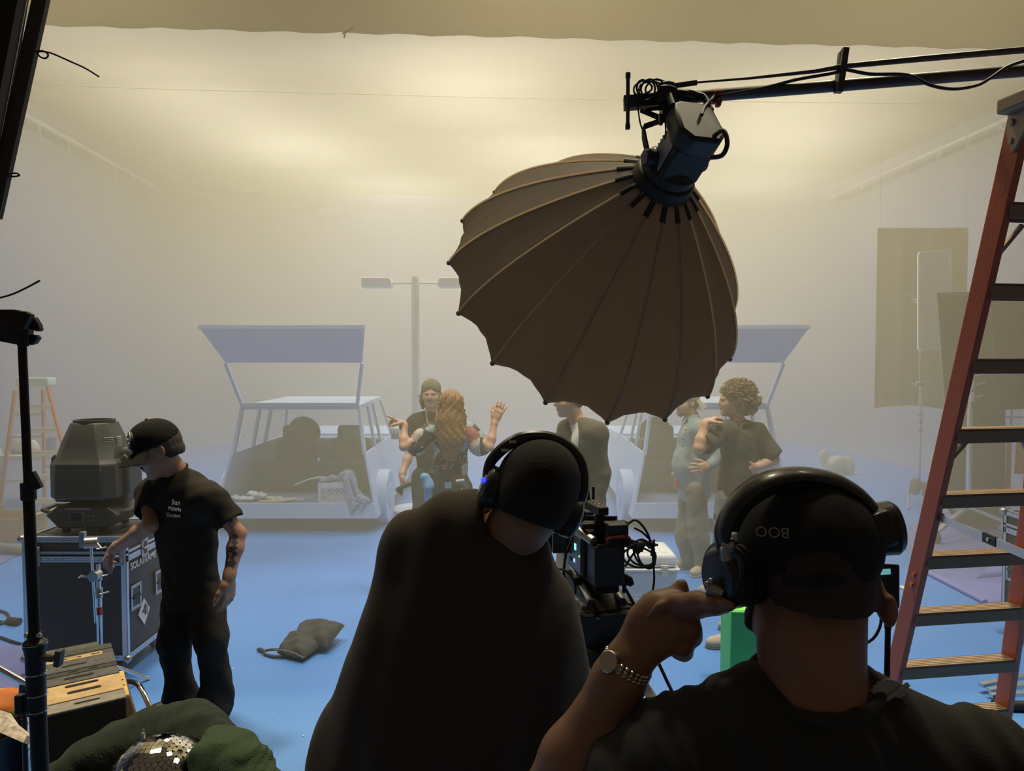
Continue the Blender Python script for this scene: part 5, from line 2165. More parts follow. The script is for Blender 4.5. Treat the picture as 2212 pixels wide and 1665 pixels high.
# ------------------------------------------------------------------ left background: work table with paint things
tx0, tx1, ty0, ty1, tz = -7.0, -5.98, 9.9, 10.6, .70
t = thing('work_table', 'pale folding work table by the left wall behind the orange ladder', 'table', ((tx0 + tx1) / 2, (ty0 + ty1) / 2, 0))
m_tab = mat('table_top_white', (.66, .66, .64), .5)
q = MB()
q.lohi((tx0, ty0, tz - .035), (tx1, ty1, tz))
q.build('table_top', m_tab, t, bevel=.008)
for x in (tx0 + .08, tx1 - .08):
    for y in (ty0 + .08, ty1 - .08):
        q = MB()
        q.cyl((x, y, .0), (x, y, tz - .035), .014, n=12)
        q.build('leg', m_steel, t)
m_pail = mat('pail_blue', (.07, .12, .34), .45)
for i, (px, py0, r, h, lb) in enumerate(((110, 985, .075, .20, 'dark blue paint pail near the right end of the work table'), (36, 985, .07, .13, 'blue paint tub in the middle of the work table'))):
    c = P(px, py0, 10.15)
    t = thing('paint_pail', lb, 'pail', (c.x, 10.15, tz), 'blue paint pails on the work table')
    q = MB()
    q.lathe([(r * .9, .002), (r, h), (r + .006, h), (r + .006, h + .012), (r - .006, h + .012), (r - .01, h - .02)], (c.x, 10.15, tz), (0, 0, 1), 24)
    q.build('bucket', m_pail, t)
    q = MB()
    q.tube([V(c.x + r * math.cos(a), 10.15, tz + h - .02 - .07 * abs(math.sin(a))) for a in np.linspace(PI, 2 * PI, 13)], .004, 6)
    q.build('handle', m_steel, t)
sf = Soft((-7.05, 9.9, tz - .22), (-6.3, 10.5, tz + .34), .012)
sf.chain([(-6.9, 10.2, tz + .08), (-6.75, 10.15, tz + .16), (-6.6, 10.15, tz + .10), (-6.48, 10.1, tz + .03)], [.08, .11, .07, .04], k=.05)
sf.chain([(-6.95, 9.93, tz + .05), (-6.9, 9.9, tz - .08), (-6.85, 9.9, tz - .14)], [.06, .05, .03], k=.05)
sf.wob(.014, 26, 2)
o = sf.build('drop_cloth', mat('cloth_white', (.66, .63, .60), .9), at=(-6.7, 10.1, tz))
tag(o, 'crumpled whitish drop cloth heaped on the left end of the work table', 'cloth')
sf = Soft((-6.45, 10.1, tz - .01), (-6.05, 10.5, tz + .12), .010)
sf.chain([(-6.35, 10.3, tz + .03), (-6.25, 10.25, tz + .035), (-6.15, 10.3, tz + .03)], [.035, .04, .03], k=.03)
sf.wob(.008, 50, 4)
o = sf.build('paint_rag', mat('cloth_cream', (.62, .58, .48), .9), at=(-6.25, 10.27, tz))
tag(o, 'small cream rag crumpled between the pails on the work table', 'cloth')
q = MB()
c = P(63, 985, 10.1)
q.cyl((c.x, 10.1, tz + .002), (c.x, 10.1, tz + .22), .035, n=18)
q.cyl((c.x, 10.1, tz + .22), (c.x, 10.1, tz + .26), .016, n=14)
tag(q.build('glue_bottle', mat('bottle_yellow', (.65, .52, .22), .5), at=(c.x, 10.1, tz)), 'pale yellow bottle standing on the work table behind the ladder leg', 'bottle')

# carton, grey rug roll and blue sheet on the floor at the left edge
t = thing('carton', 'open brown cardboard carton on the floor at the left edge', 'carton', (-5.65, 7.9, 0))
c = V(-5.72, 8.25, 0)
q = MB()
w_, d_, h_ = .72, .50, .26
for (sx, sy, lx_, ly_) in ((0, -1, w_, .012), (0, 1, w_, .012), (-1, 0, .012, d_), (1, 0, .012, d_)):
    q.box(c + V(sx * w_ / 2, sy * d_ / 2, h_ / 2 + .002), (lx_, ly_, h_))
q.box(c + V(0, 0, .008), (w_, d_, .01))
q.build('walls', mat('cardboard', (.44, .29, .16), .8), t)
for s in (-1, 1):
    q = MB()
    q.hexa([c + V(s * w_ / 2, -d_ / 2, h_), c + V(s * (w_ / 2 + .20), -d_ / 2 + .02, h_ + .04), c + V(s * (w_ / 2 + .20), d_ / 2 - .02, h_ + .04), c + V(s * w_ / 2, d_ / 2, h_), c + V(s * w_ / 2, -d_ / 2, h_ + .006), c + V(s * (w_ / 2 + .20), -d_ / 2 + .02, h_ + .046), c + V(s * (w_ / 2 + .20), d_ / 2 - .02, h_ + .046), c + V(s * w_ / 2, d_ / 2, h_ + .006)])
    q.build('flap', mat('cardboard', (.44, .29, .16), .8), t)
sf = Soft((-5.75, 7.2, 0), (-4.85, 7.9, .16), .012)
sf.chain([(-5.6, 7.6, .05), (-5.3, 7.55, .06), (-5.02, 7.5, .05)], [.06, .065, .055], k=.02)
sf.wob(.008, 30, 6)
o = sf.build('rug_roll', mat('rug_grey', (.20, .20, .20), .95, bump=.6, bscale=90), at=(-5.3, 7.55, 0))
tag(o, 'shaggy grey rolled mat in front of the cardboard carton', 'mat')


def sheet(nm, pts, m, label, curl=None):
    q = MB()
    q.prism([V(x, y, .004) for x, y in pts], (0, 0, .006))
    c = sum((V(x, y, 0) for x, y in pts), V(0, 0, 0)) / len(pts)
    return tag(q.build(nm, m, at=c), label, 'sheet')


m_vin = mat('floor_vinyl_violet', (.20, .22, .50), .6, var=.06, vscale=3)
G = lambda px, py: (P(px, py, 3200 / (py - 775)).x, 3200 / (py - 775))
sheet('floor_sheet', [G(0, 1176), G(48, 1168), G(46, 1200), G(0, 1224), G(-80, 1226), G(-80, 1180)], m_vin, 'violet blue vinyl sheet on the floor at the left edge behind the flight case')
sheet('floor_sheet', [G(-60, 1398), G(44, 1405), G(62, 1450), G(110, 1560), G(60, 1640), G(-100, 1620)], m_vin, 'violet blue vinyl sheet on the floor left of the apple boxes')
# cable on the floor at the left edge
t = thing('floor_cable', 'black cable with a connector lying on the blue floor left of the flight case', 'cable', (G(20, 1370)[0], G(20, 1370)[1], 0))
q = MB()
gp = lambda px, py: V(*G(px, py), .012)
q.tube([gp(-30, 1322), gp(0, 1328), gp(15, 1334), gp(19, 1344), gp(10, 1354), gp(-20, 1364)], .010, 8, smooth=5)
q.tube([gp(-30, 1352), gp(0, 1352), gp(20, 1356)], .010, 8, smooth=4)
q.tube([gp(-30, 1382), gp(0, 1387), gp(25, 1396), gp(44, 1402)], .010, 8, smooth=4)
q.build('cable', m_cable, t)
q = MB()
q.cyl(gp(20, 1355) + V(0, 0, .018), gp(42, 1358) + V(0, 0, .018), .028, n=14)
q.build('connector', m_rub, t)

# ------------------------------------------------------------------ right background
m_drape = mat('drape_grey', (.16, .135, .105), .95)
q = MB()
ya = 11.3
q.sheet(lambda u, v: V(P(1895, 600, ya).x + 1.35 * u, ya + .03 * math.sin(u * 17) + .012 * math.sin(u * 41), 1.22 + .07 * math.sin(u * 3.5 + .3) * (1 - v) + 2.75 * v), 60, 12, .012)
t = thing('hanging_drape', 'long dark drape hanging near the right wall behind the white frame', 'drape', (P(1895, 600, ya).x + .6, ya, 1.2))
q.build('cloth', m_drape, t, smooth=60)
q = MB()
q.cyl((P(1895, 600, ya).x, ya, 3.97), (P(1895, 600, ya).x + 1.35, ya, 3.97), .016, n=12)
q.build('rail', m_drape, t)
for f in (.03, 1.32):
    q = MB()
    q.cyl((P(1895, 600, ya).x + f, ya, 3.98), (P(1895, 600, ya).x + f, ya, ZC - .05), .0015, n=6)
    q.build('hanging_cord', m_drape, t)

yb = 9.5
t = thing('bounce_frame', 'tall white framed bounce panel hanging beside the right wall', 'frame', P(2018, 650, yb))
A, B_, C_, D_ = P(1984, 548, yb), P(2052, 541, yb + .1), P(2052, 752, yb + .1), P(1984, 755, yb)
q = MB()
q.prism([A, B_, C_, D_], (0, .02, 0))
q.build('panel_cloth', mat('bounce_cloth', (.93, .92, .88), .8), t)
for a, b_ in ((A, B_), (D_, C_), (A, D_), (B_, C_), (P(1984, 653, yb), P(2052, 655, yb + .1))):
    q = MB()
    q.beam(a + V(0, -.012, 0), b_ + V(0, -.012, 0), .03, .035)
    q.build('frame_bar', mat('frame_white', (.95, .94, .90), .5), t, bevel=.003)
# stand carrying the frame
xs = P(1985, 1075, 10.25).x
t = thing('c_stand', 'thin chrome grip stand carrying the white frame near the right wall', 'stand', (xs, 10.25, 0))
q = MB()
q.cyl((xs, 10.25, .12), (xs, 10.25, 1.05), .017, n=12)
q.build('lower_tube', m_chr, t)
q = MB()
q.cyl((xs, 10.25, 1.0), (xs - .005, 10.25, 1.65), .012, n=12)
q.cyl((xs - .035, 10.22, 1.30), (xs - .045, 10.22, 2.85), .007, n=10)
q.build('riser', m_chr, t)
q = MB()
for z in (.98, 1.10, 1.20):
    q.cyl((xs, 10.25, z), (xs, 10.25, z + .07), .026, n=12)
    knob_t(q, (xs, 10.25, z + .03), (-.9, -.4, .2), .06, .007)
q.build('knuckle', m_steel, t)
for z, dx in ((1.65, -.02), (2.80, -.045)):
    q = MB()
    q.cyl((xs + dx - .06, 10.24, z), (xs + dx + .04, 10.24, z + .01), .035, n=12)
    knob_t(q, (xs + dx - .05, 10.22, z), (-1, -.2, .2), .07, .007)
    q.build('grip_head', m_steel, t)
q = MB()
q.cyl((xs - .30, 10.2, 2.90), (xs + .0, 10.24, 2.82), .006, n=8)
q.build('gobo_arm', m_chr, t)
for (dx, dy) in ((-.42, -.5), (.44, -.25), (.1, .45)):
    q = MB()
    q.tube([V(xs, 10.25, .20), V(xs + dx * .45, 10.25 + dy * .2, .20), V(xs + dx * .6, 10.25 + dy * .4, .17), V(xs + dx, 10.25 + dy, .015)], .013, 8)
    q.build('leg', m_chr, t)
sf = Soft((xs - .30, 9.98, 0), (xs + .2, 10.30, .45), .014)
sf.ell((xs - .11, 10.15, .24), (.07, .07, .12), k=.03)
sf.ell((xs + .06, 10.12, .16), (.09, .07, .10), k=.03)
sf.chain([(xs - .1, 10.14, .3), (xs, 10.13, .27), (xs + .06, 10.12, .2)], [.04, .035, .04], k=.03)
o = sf.build('sandbag', mat('sandbag_grey', (.10, .10, .10), .9), at=(xs, 10.15, .1))
tag(o, 'dark sandbag slung over the legs of the chrome grip stand near the right wall', 'sandbag')

# black floppy flags on a rolling stand behind the tall ladder
yf = 8.3
xp = P(2093, 1000, yf).x
t = thing('rolling_stand', 'heavy rolling stand with mint collar seen between the tall ladder steps', 'stand', (xp, yf, 0))
q = MB()
q.cyl((xp, yf, .30), (xp, yf, 1.45), .030, n=16)
q.build('lower_tube', m_chr, t)
q = MB()
q.cyl((xp, yf, 1.40), (xp + .005, yf, 2.60), .020, n=16)
q.build('riser', m_chr, t)
for z, m, h in ((1.66, mat('collar_mint', (.40, .62, .60), .4), .10), (1.52, mat('collar_grey', (.55, .55, .55), .4), .11), (1.78, mat('collar_mint', (.40, .62, .60), .4), .06)):
    q = MB()
    q.cyl((xp, yf, z), (xp, yf, z + h), .042, n=16)
    c_ = q.build('collar', m, t, bevel=.004)
    q = MB()
    knob_t(q, (xp + .04, yf - .02, z + h * .5), (1, -.3, .25), .09, .010)
    q.build('knob', m_steel, c_)
for (dx, dy) in ((-.55, -.35), (.45, -.42), (.05, .6)):
    q = MB()
    q.beam(V(xp, yf, .34), V(xp + dx, yf + dy, .13), .05, .035)
    lg = q.build('leg', m_steel, t)
    q = MB()
    q.cyl((xp + dx - .02, yf + dy, .065), (xp + dx + .02, yf + dy, .065), .063, n=20)
    w_ = q.build('caster', m_rub, lg, bevel=.006)
    q = MB()
    q.box((xp + dx, yf + dy + .01, .11), (.07, .05, .06))
    q.build('caster_fork', m_steel, w_)
yq = 8.6
q = MB()
q.prism([P(2023, 632, yq), P(2110, 630, yq), P(2172, 640, yq), P(2172, 1110, yq), P(2150, 1150, yq), P(2076, 1146, yq), P(2050, 1100, yq), P(2041, 880, yq)], (0, .02, 0))
t = thing('floppy_flag', 'big dark floppy flag on the rolling stand, seen behind the tall ladder', 'flag', P(2100, 900, yq))
q.build('flag_cloth', mat('flag_cloth_grey', (.045, .042, .040), .95), t)
q = MB()
for a, b_ in ((P(2023, 632, yq), P(2172, 640, yq)), (P(2023, 632, yq), P(2041, 880, yq))):
    q.cyl(a, b_, .008, n=8)
q.build('flag_frame', m_steel, t)
q = MB()
q.prism([P(2140, 650, 7.9), P(2300, 630, 7.9), P(2300, 880, 7.9), P(2160, 885, 7.9)], (0, .02, 0))
t = thing('floppy_flag', 'second dark flag at the right edge beside the tall ladder', 'flag', P(2200, 760, 7.9))
q.build('flag_cloth', mat('flag_cloth_grey', (.045, .042, .040), .95), t)
# rack with orange cloth at the right edge
xr, yr_ = P(2188, 1000, 8.9).x, 8.9
t = thing('equipment_rack', 'low metal tube rack hung with orange cloth at the right edge', 'rack', (xr, yr_, 0))
for dx in (-.16, -.03, .24):
    q = MB()
    q.cyl((xr + dx, yr_ + abs(dx) * .6, .0), (xr + dx, yr_ + abs(dx) * .6, 1.38), .022, n=12)
    q.build('upright', m_alu, t)
q = MB()
q.cyl((xr - .16, yr_, 1.30), (xr + .3, yr_, 1.30), .016, n=10)
q.cyl((xr - .16, yr_, .30), (xr + .3, yr_, .30), .016, n=10)
q.build('crossbar', m_alu, t)
m_or = mat('cloth_orange_red', (.62, .09, .04), .7)
q = MB()
q.sheet(lambda u, v: V(xr + .0 + .15 * u + .02 * v, yr_ - .04 + .01 * math.sin(u * 9), .62 + .50 * v), 12, 6, .01)
q.sheet(lambda u, v: V(xr - .10 + .05 * u, yr_ - .04 + .01 * math.sin(u * 9), .32 + .74 * v), 6, 6, .01)
q.sheet(lambda u, v: V(xr - .02 + .32 * u, yr_ - .10 + .2 * v, .27 + .02 * v), 8, 3, .012)
o = q.build('orange_cloth', m_or, t)
# white floor lamp-like bits: debris far by the back right wall
sf = Soft((5.2, 12.6, 0), (6.2, 13.1, .5), .02)
sf.ell((5.62, 12.85, .16), (.20, .15, .17), k=.05)
sf.ell((5.45, 12.85, .30), (.08, .08, .14), k=.05)
sf.ell((5.85, 12.85, .14), (.13, .12, .15), k=.05)
sf.wob(.02, 18, 3)
o = sf.build('trash_bag', mat('bag_pale_grey', (.40, .38, .36), .7), at=(5.65, 12.85, 0))
tag(o, 'crumpled pale bag on the floor by the far right wall', 'bag')

sheet('floor_sheet', [G(1942, 1172), G(2010, 1096), G(2080, 1070), G(2240, 1080), G(2240, 1300), G(2130, 1310), G(2040, 1262), G(1990, 1232)], m_vin, 'violet blue vinyl sheet on the floor behind the tall ladder')
q = MB()
e0, e1 = V(*G(1986, 1236), .02), V(*G(2128, 1311), .02)
q.cyl(e0, e1, .022, n=12)
tag(q.build('sheet_roll', m_vin, at=e0), 'rolled front edge of vinyl lying along the floor behind the tall ladder', 'roll')
q = MB()
a, b_, c = V(*G(2108, 1256), .012), V(*G(2176, 1250), .012), P(2148, 1218, 6.9)
d_ = P(2138, 1216, 6.95)
q.sheet(lambda u, v: a.lerp(b_, u).lerp(d_.lerp(c, u), v) + V(0, -.05 * math.sin(PI * v), .02 * math.sin(PI * v)), 8, 8, .004)
tag(q.build('sheet_corner', m_vin, at=a), 'turned up corner of violet vinyl between the ladder steps', 'sheet')

# folded stand parts at the lower right
t = thing('folded_stand', 'folded chrome stand legs lying on the floor at the lower right', 'stand', (G(2170, 1530)[0], G(2170, 1530)[1], 0))
q = MB()
for (p0, p1) in (((2118, 1508), (2230, 1488)), ((2135, 1520), (2230, 1508)), ((2140, 1532), (2230, 1530))):
    a, b_ = V(*G(*p0), .05), V(*G(*p1), .06)
    q.beam(a, b_, .035, .02)
q.build('leg', m_alu, t)
q = MB()
a, b_ = V(*G(2145, 1545), .03), V(*G(2215, 1548), .03)
q.cyl(a, b_, .028, n=14)
q.build('hub', m_blkm, t)
# floor litter
q = MB()
for i in range(70):
    px, py = random.uniform(470, 1500), random.uniform(1180, 1640)
    if random.random() < .35:
        px, py = random.uniform(1920, 2150), random.uniform(1300, 1620)
    x, y = G(px, py)
    a = random.uniform(0, PI)
    L = random.uniform(.002, .007)
    q.box((x, y, .003), (L * 2, L, .004), Matrix.Rotation(a, 3, 'Z'))
tag(q.build('floor_litter', mat('litter_white', (.75, .73, .68), .8), at=(-.5, 4.5, 0)), 'tiny white scraps scattered over the blue floor', 'litter', kind='stuff')
q = MB()
q.beam(V(*G(1944, 1273), .01), V(*G(1984, 1292), .01), .05, .008)
tag(q.build('tape_strip', mat('tape_cream', (.70, .64, .50), .7), at=V(*G(1960, 1280), 0)), 'cream tape strip on the floor left of the tall ladder', 'tape')
q = MB()
q.beam(V(*G(343, 1243), .01), V(*G(366, 1225), .01), .06, .008)
tag(q.build('tape_strip', mat('tape_cream', (.70, .64, .50), .7), at=V(*G(350, 1236), 0)), 'cream tape strip on the floor behind the capped man', 'tape')
# ------------------------------------------------------------------ people
Z3 = np.array((0., 0., 1.))


def Q(px, py, D):
    return np.array(P(px, py, D))


def fr(f, u=(0, 0, 1)):
    """forward, left, up"""
    f = nrm(f)
    l = nrm(np.cross(np.asarray(u, float), f))
    return f, l, np.cross(f, l)


def skin(name, col):
    m = mat(name, col, .5, var=.08, vscale=30, bump=.04, bscale=400)
    m.node_tree.nodes['Principled BSDF'].inputs['Subsurface Weight'].default_value = .0
    return m


m_eye = mat('eye_dark', (.06, .05, .045), .3)
m_lip = mat('lip_tone', (.36, .16, .12), .5)
m_ink = mat('tattoo_ink', (.06, .055, .055), .6)


def add_head(sf, c, F, s=1., face=True, ears=(1, -1), jaw=1.):
    f, l, u = F
    T = lambda a, b, d: c + s * (f * a + l * b + u * d)
    R = [f, l, u]
    E = lambda p, r, k=.02, **kw: sf.ell(T(*p), np.array(r) * s, R, k=k * s, **kw)
    E((-.008, 0, .036), (.099, .077, .086))
    E((.022, 0, -.025), (.076, .064, .088), .03)
    E((.040, 0, -.083), (.046 * jaw, .050 * jaw, .034), .03)
    E((.072, 0, -.104), (.020, .024, .017), .025)
    for b in (-1, 1):
        E((.058, b * .040, -.030), (.030, .026, .028), .025)
    if face:
        for b in (-1, 1):
            E((.094, b * .031, .004), (.014, .018, .012), .010, op='sub')
            E((.077, b * .031, .003), (.0135, .0135, .0125), .002)
            sf.cap(T(.086, b * .048, .020), T(.093, b * .012, .019), .007 * s, .009 * s, .012 * s)
            E((.094, b * .012, -.034), (.011, .009, .008), .008)
        sf.cap(T(.091, 0, .016), T(.112, 0, -.026), .008 * s, .0115 * s, .014 * s)
        sf.cap(T(.088, -.018, -.060), T(.088, .018, -.060), .0065 * s, .0065 * s, .008 * s)
        sf.cap(T(.095, -.008, -.0575), T(.095, .008, -.0575), .006 * s, .006 * s, .007 * s)
        sf.cap(T(.094, -.008, -.0665), T(.094, .008, -.0665), .006 * s, .006 * s, .006 * s)
    for b in ears:
        sf.ell(T(-.008, b * .079, -.006), np.array((.020, .0075, .031)) * s, [nrm(f * .95 + l * b * -.25 + u * .15), nrm(l * b + f * .3), nrm(u - f * .18)], k=.008 * s)
        sf.ell(T(-.002, b * .086, -.004), np.array((.010, .005, .017)) * s, R, k=.004 * s, op='sub')


def head_ids(c, F, s=1., extra=None):
    f, l, u = F
    R = np.array([f, l, u])

    def fn(p):
        q = (p - c) @ R.T / s
        o = np.zeros(len(p), int)
        for b in (-1, 1):
            d = q - np.array((.0885, b * .031, .003))
            o[(np.abs(d[:, 0]) < .012) & (np.abs(d[:, 1]) < .011) & (np.abs(d[:, 2]) < .0045)] = 1
        lp = (q[:, 0] > .086) & (np.abs(q[:, 1]) < .020) & (q[:, 2] < -.0535) & (q[:, 2] > -.0715)
        o[lp] = 2
        if extra is not None:
            o = extra(p, o)
        return o
    return fn


def add_hand(sf, w, d, n, t, curl=(.25, .3, .3, .35), spread=.12, thumb=(.6, .7, .25), s=1., tc=.3):
    """w wrist, d towards the fingers, n out of the palm, t towards the thumb"""
    d = nrm(d)
    t = nrm(np.asarray(t) - d * np.dot(t, d))
    n0 = np.cross(d, t)
    n = n0 if np.dot(n0, n) > 0 else -n0
    R = [d, t, n]
    sf.cap(w, w + d * .03 * s, .026 * s, .030 * s, .02 * s, flat=n, amt=.72)
    sf.box(w + d * .056 * s, np.array((.042, .041, .0145)) * s, R, rnd=.014 * s, k=.018 * s)
    sf.ell(w + d * .035 * s + t * .024 * s + n * .008 * s, np.array((.030, .018, .016)) * s, R, k=.015 * s)
    ln = (.074, .082, .076, .060)
    for i in range(4):
        off = (.031 - .0205 * i)
        p = w + s * (d * (.090 - .003 * abs(i - 1)) + t * off)
        a = spread * (1.5 - i) * .5
        dd = nrm(d * math.cos(a) + t * math.sin(a))
        ang = 0
        c = curl[i] if np.ndim(curl[i]) else (curl[i],) * 3
        pts = [p]
        for k, fr_ in enumerate((.46, .31, .23)):
            ang += c[k]
            v = dd * math.cos(ang) + n * math.sin(ang)
            p = p + v * ln[i] * fr_ * s
            pts.append(p)
        r = np.array((.0098, .0090, .0082, .0068)) * s * (1 if i < 3 else .88)
        sf.chain(pts, r, k=.006 * s)
        sf.ell(pts[1] - n * .001 * s, np.array((.0105,) * 3) * s * (1 if i < 3 else .88), k=.004 * s)
    v = nrm(d * thumb[0] + t * thumb[1] + n * thumb[2])
    p = w + s * (d * .022 + t * .030 + n * .004)
    v2 = nrm(v * math.cos(tc) + nrm(d * .6 + n * .3 - t * .5) * math.sin(tc))
    sf.chain([p, p + v * .045 * s, p + v * .045 * s + v2 * .032 * s, p + v * .045 * s + v2 * .055 * s], np.array((.0155, .0115, .0100, .0078)) * s, k=.012 * s)


def person(label, J, F, HF, m_skin, res=.006, g=1., hs=1., face=True, hands=None, ears=(1, -1), ids=None, jaw=1., legs=True, neck_r=.055, arm_g=1.):
    """J: joints (world), F torso frame, HF head frame"""
    pts = np.array([v for k, v in J.items() if v is not None])
    lo, hi = pts.min(0) - .19, pts.max(0) + .19
    lo[2] = max(lo[2], -.01)
    sf = Soft(lo, hi, res)
    f = F[0]
    sf.chain([J['pel'], J['waist'], J['chest']], [.108 * g, .104 * g, .130 * g], k=.06, flat=f, amt=.64)
    sf.cap(J['shL'] * .92 + J['shR'] * .08, J['shR'] * .92 + J['shL'] * .08, .052 * g, .052 * g, .07)
    sf.chain([J['neck'], J['head'] + (-HF[0] * .015 - HF[2] * .05) * hs], [neck_r * 1.12, neck_r], k=.03)
    sf.cap((J['neck'] + J['shL']) / 2, (J['neck'] + J['shR']) / 2, .045 * g, .045 * g, .05)
    for s_ in 'LR':
        a, b, c = J['sh' + s_], J['el' + s_], J['wr' + s_]
        ag = arm_g
        sf.chain([a, a * .55 + b * .45, b], np.array([.050, .046, .037]) * ag, k=.03)
        sf.chain([b, b * .68 + c * .32, c * .9 + b * .1, c], np.array([.037, .041, .029, .027]) * ag, k=.025)
        if legs:
            h, kn, an = J['hip' + s_], J['kn' + s_], J['an' + s_]
            sf.chain([h, kn], [.070 * g, .052], k=.04)
            sf.chain([kn, kn * .68 + an * .32 - f * .012, an], [.052, .052, .036], k=.03)
            sf.chain([an, J['toe' + s_]], [.036, .026], k=.02)
    for hd_ in (hands or []):
        add_hand(sf, **hd_)
    add_head(sf, J['head'], HF, hs, face, ears, jaw)
    o = sf.build('person', [m_skin, m_eye, m_lip, m_ink], at=(J['pel'][0], J['pel'][1], 0), relax=1, ids=head_ids(J['head'], HF, hs, ids))
    return tag(o, label, 'person')


def shirt(o, J, F, m, res=.007, g=1., hem=None, sleeves=(.62, .62), sr=(.070, .078), loose=.0, wob=.004, name='shirt', seed=1, hemw=None, collar=None, depth=.70, yoke=.06, ids=None, cutneck=True, extra=None):
    f, l, u = F
    hem = J['pel'] if hem is None else hem
    pts = np.array([J[k] for k in ('shL', 'shR', 'elL', 'elR', 'pel', 'chest', 'neck', 'waist')] + [hem])
    if max(sleeves) > 1:
        pts = np.vstack([pts, J['wrL'], J['wrR']])
    sf = Soft(pts.min(0) - .26 * g, pts.max(0) + .24 * g, res)
    hw = (.150 if hemw is None else hemw)
    for i, s_ in enumerate('LR'):
        a, b, c = J['sh' + s_], J['el' + s_], J['wr' + s_]
        e = sleeves[i]
        if e <= 0:
            continue
        if e <= 1:
            p = a + (b - a) * e
            sf.cap(a, p, sr[0] * .84, sr[1] * .97, .05)
            dd = nrm(b - a)
            sf.ell(p + dd * (sr[1] * .95), (sr[1] + .008,) * 3, k=.006, op='sub')
        else:
            sf.cap(a, b, sr[0], sr[1] * .9, .04)
            p = b + (c - b) * (e - 1)
            sf.cap(b, p, sr[1] * .9, sr[1] * .62, .03)
    sf.chain([hem, J['waist'], J['chest']], [hw * g, (.135 + loose) * g, (.152 + loose * .6) * g], k=.06, flat=f, amt=depth)
    sf.cap(J['shL'] * .90 + J['shR'] * .10, J['shR'] * .90 + J['shL'] * .10, yoke * g, yoke * g, .075)
    for s_ in 'LR':
        sf.cap(J['neck'] * .8 + J['sh' + s_] * .2 - u * .012, J['sh' + s_] - u * .012, .056 * g, .058 * g, .05)
        sf.cap(J['chest'] + u * .03, J['sh' + s_] - u * .022, .115 * g, .068 * g, .07, flat=f, amt=.78)
    # open bottom
    dn = nrm(hem - J['waist'])
    sf.cut(hem + dn * .05, dn)
    if cutneck:
        sf.cap(J['neck'] + nrm(J['head'] - J['neck']) * .045, J['head'], .056, .064, .010, op='sub')
    if extra:
        extra(sf)
    sf.wob(wob, 26, seed, stretch=(1, 1, .6))
    sf.wob(wob * .5, 60, seed + 3)
    sh = sf.build(name, m, o, ids=ids)
    if collar:
        q = MB()
        ax = nrm(J['head'] - J['neck'])
        x, y, _ = frame_z(ax)
        c = Vector(J['neck'] + ax * .012)
        q.tube([c + x * (.066 * math.cos(a)) + y * (.062 * math.sin(a)) for a in np.linspace(0, 2 * PI, 25)[:-1]], .0075, 8, closed=True)
        q.build('collar', collar, sh)
    return sh


def trousers(o, J, F, m, res=.007, g=1., r=(.105, .085, .070), wob=.005, seed=5, top=None, name='trousers', end=.92, extra=None):
    f = F[0]
    pts = np.array([J[k] for k in ('hipL', 'hipR', 'knL', 'knR', 'anL', 'anR', 'pel')])
    lo, hi = pts.min(0) - .17, pts.max(0) + .17
    lo[2] = max(lo[2], .0)
    sf = Soft(lo, hi, res)
    tp = J['pel'] + (J['waist'] - J['pel']) * .45 if top is None else top
    sf.cap(J['pel'], tp, .150 * g, .140 * g, .05, flat=f, amt=.72)
    for s_ in 'LR':
        h, kn, an = J['hip' + s_], J['kn' + s_], J['an' + s_]
        e = kn + (an - kn) * end
        sf.chain([h, kn, e], [r[0] * g, r[1], r[2]], k=.035)
        sf.cap(e * .8 + kn * .2, e, r[2] * 1.04, r[2] * 1.10, .02)
    if extra:
        extra(sf)
    sf.wob(wob, 24, seed, stretch=(1, 1, .7))
    sf.wob(wob * .5, 62, seed + 2)
    return sf.build(name, m, o)


def shoes(o, J, m_up, m_sole_, laces=None, sc=1.05, nm='shoe'):
    for s_ in 'LR':
        an, to = J['an' + s_], J['toe' + s_]
        d = to - an
        d[2] = 0
        d = nrm(d)
        h = np.array((an[0], an[1], 0.001)) - d * .07
        shoe(o, h, h + d * .285, m_up, m_sole_, sc, laces, nm, res=.007)


def cap_hat(o, c, F, s, m, brim_dir=1, name='cap', tall=.0, open_back=False, brim=True, res=.005, up_tilt=.10):
    """close fitting cap with a stiff brim, brim_dir +1 over the face, -1 over the nape"""
    f, l, u = F
    R = [f, l, u]
    T = lambda a, b, d: c + s * (f * a + l * b + u * d)
    lo = c - .24 * s
    hi = c + .24 * s
    sf = Soft(lo, hi, res)
    sf.ell(T(-.006, 0, .046), np.array((.110, .089, .092 + tall)) * s, R, k=.02)
    if tall:
        sf.ell(T(.03 * brim_dir, 0, .07 + tall), np.array((.068, .074, .055)) * s, R, k=.04)
    nn = nrm(u + f * .12 * brim_dir)
    sf.cut(T(0, 0, .024), -nn)
    sf.wob(.0012, 60, 3)
    if open_back:
        sf.ell(T(-.115 * brim_dir, 0, .040), np.array((.045, .040, .034)) * s, R, k=.004, op='sub')
    k = sf.build(name, m, o)
    if brim:
        q = MB()
        def bf(a, b):
            an = (a - .5) * 2 * 1.15
            r0, r1 = .098, .098 + (.080) * math.cos(an * .62) ** .6
            r = r0 + (r1 - r0) * b
            return Vector(T(brim_dir * (r * math.cos(an) + .004), r * .86 * math.sin(an), .030 - .018 * b - up_tilt * .16 * b - .028 * (abs(an) / 1.15) ** 2 * b))
        q.sheet(bf, 22, 6, .004 * s)
        q.build('brim', m, k, smooth=60)
    q = MB()
    q.ball(Vector(T(-.006, 0, .139 + tall * 1.0)), .007 * s, 10)
    q.build('button', m, k)
    return k


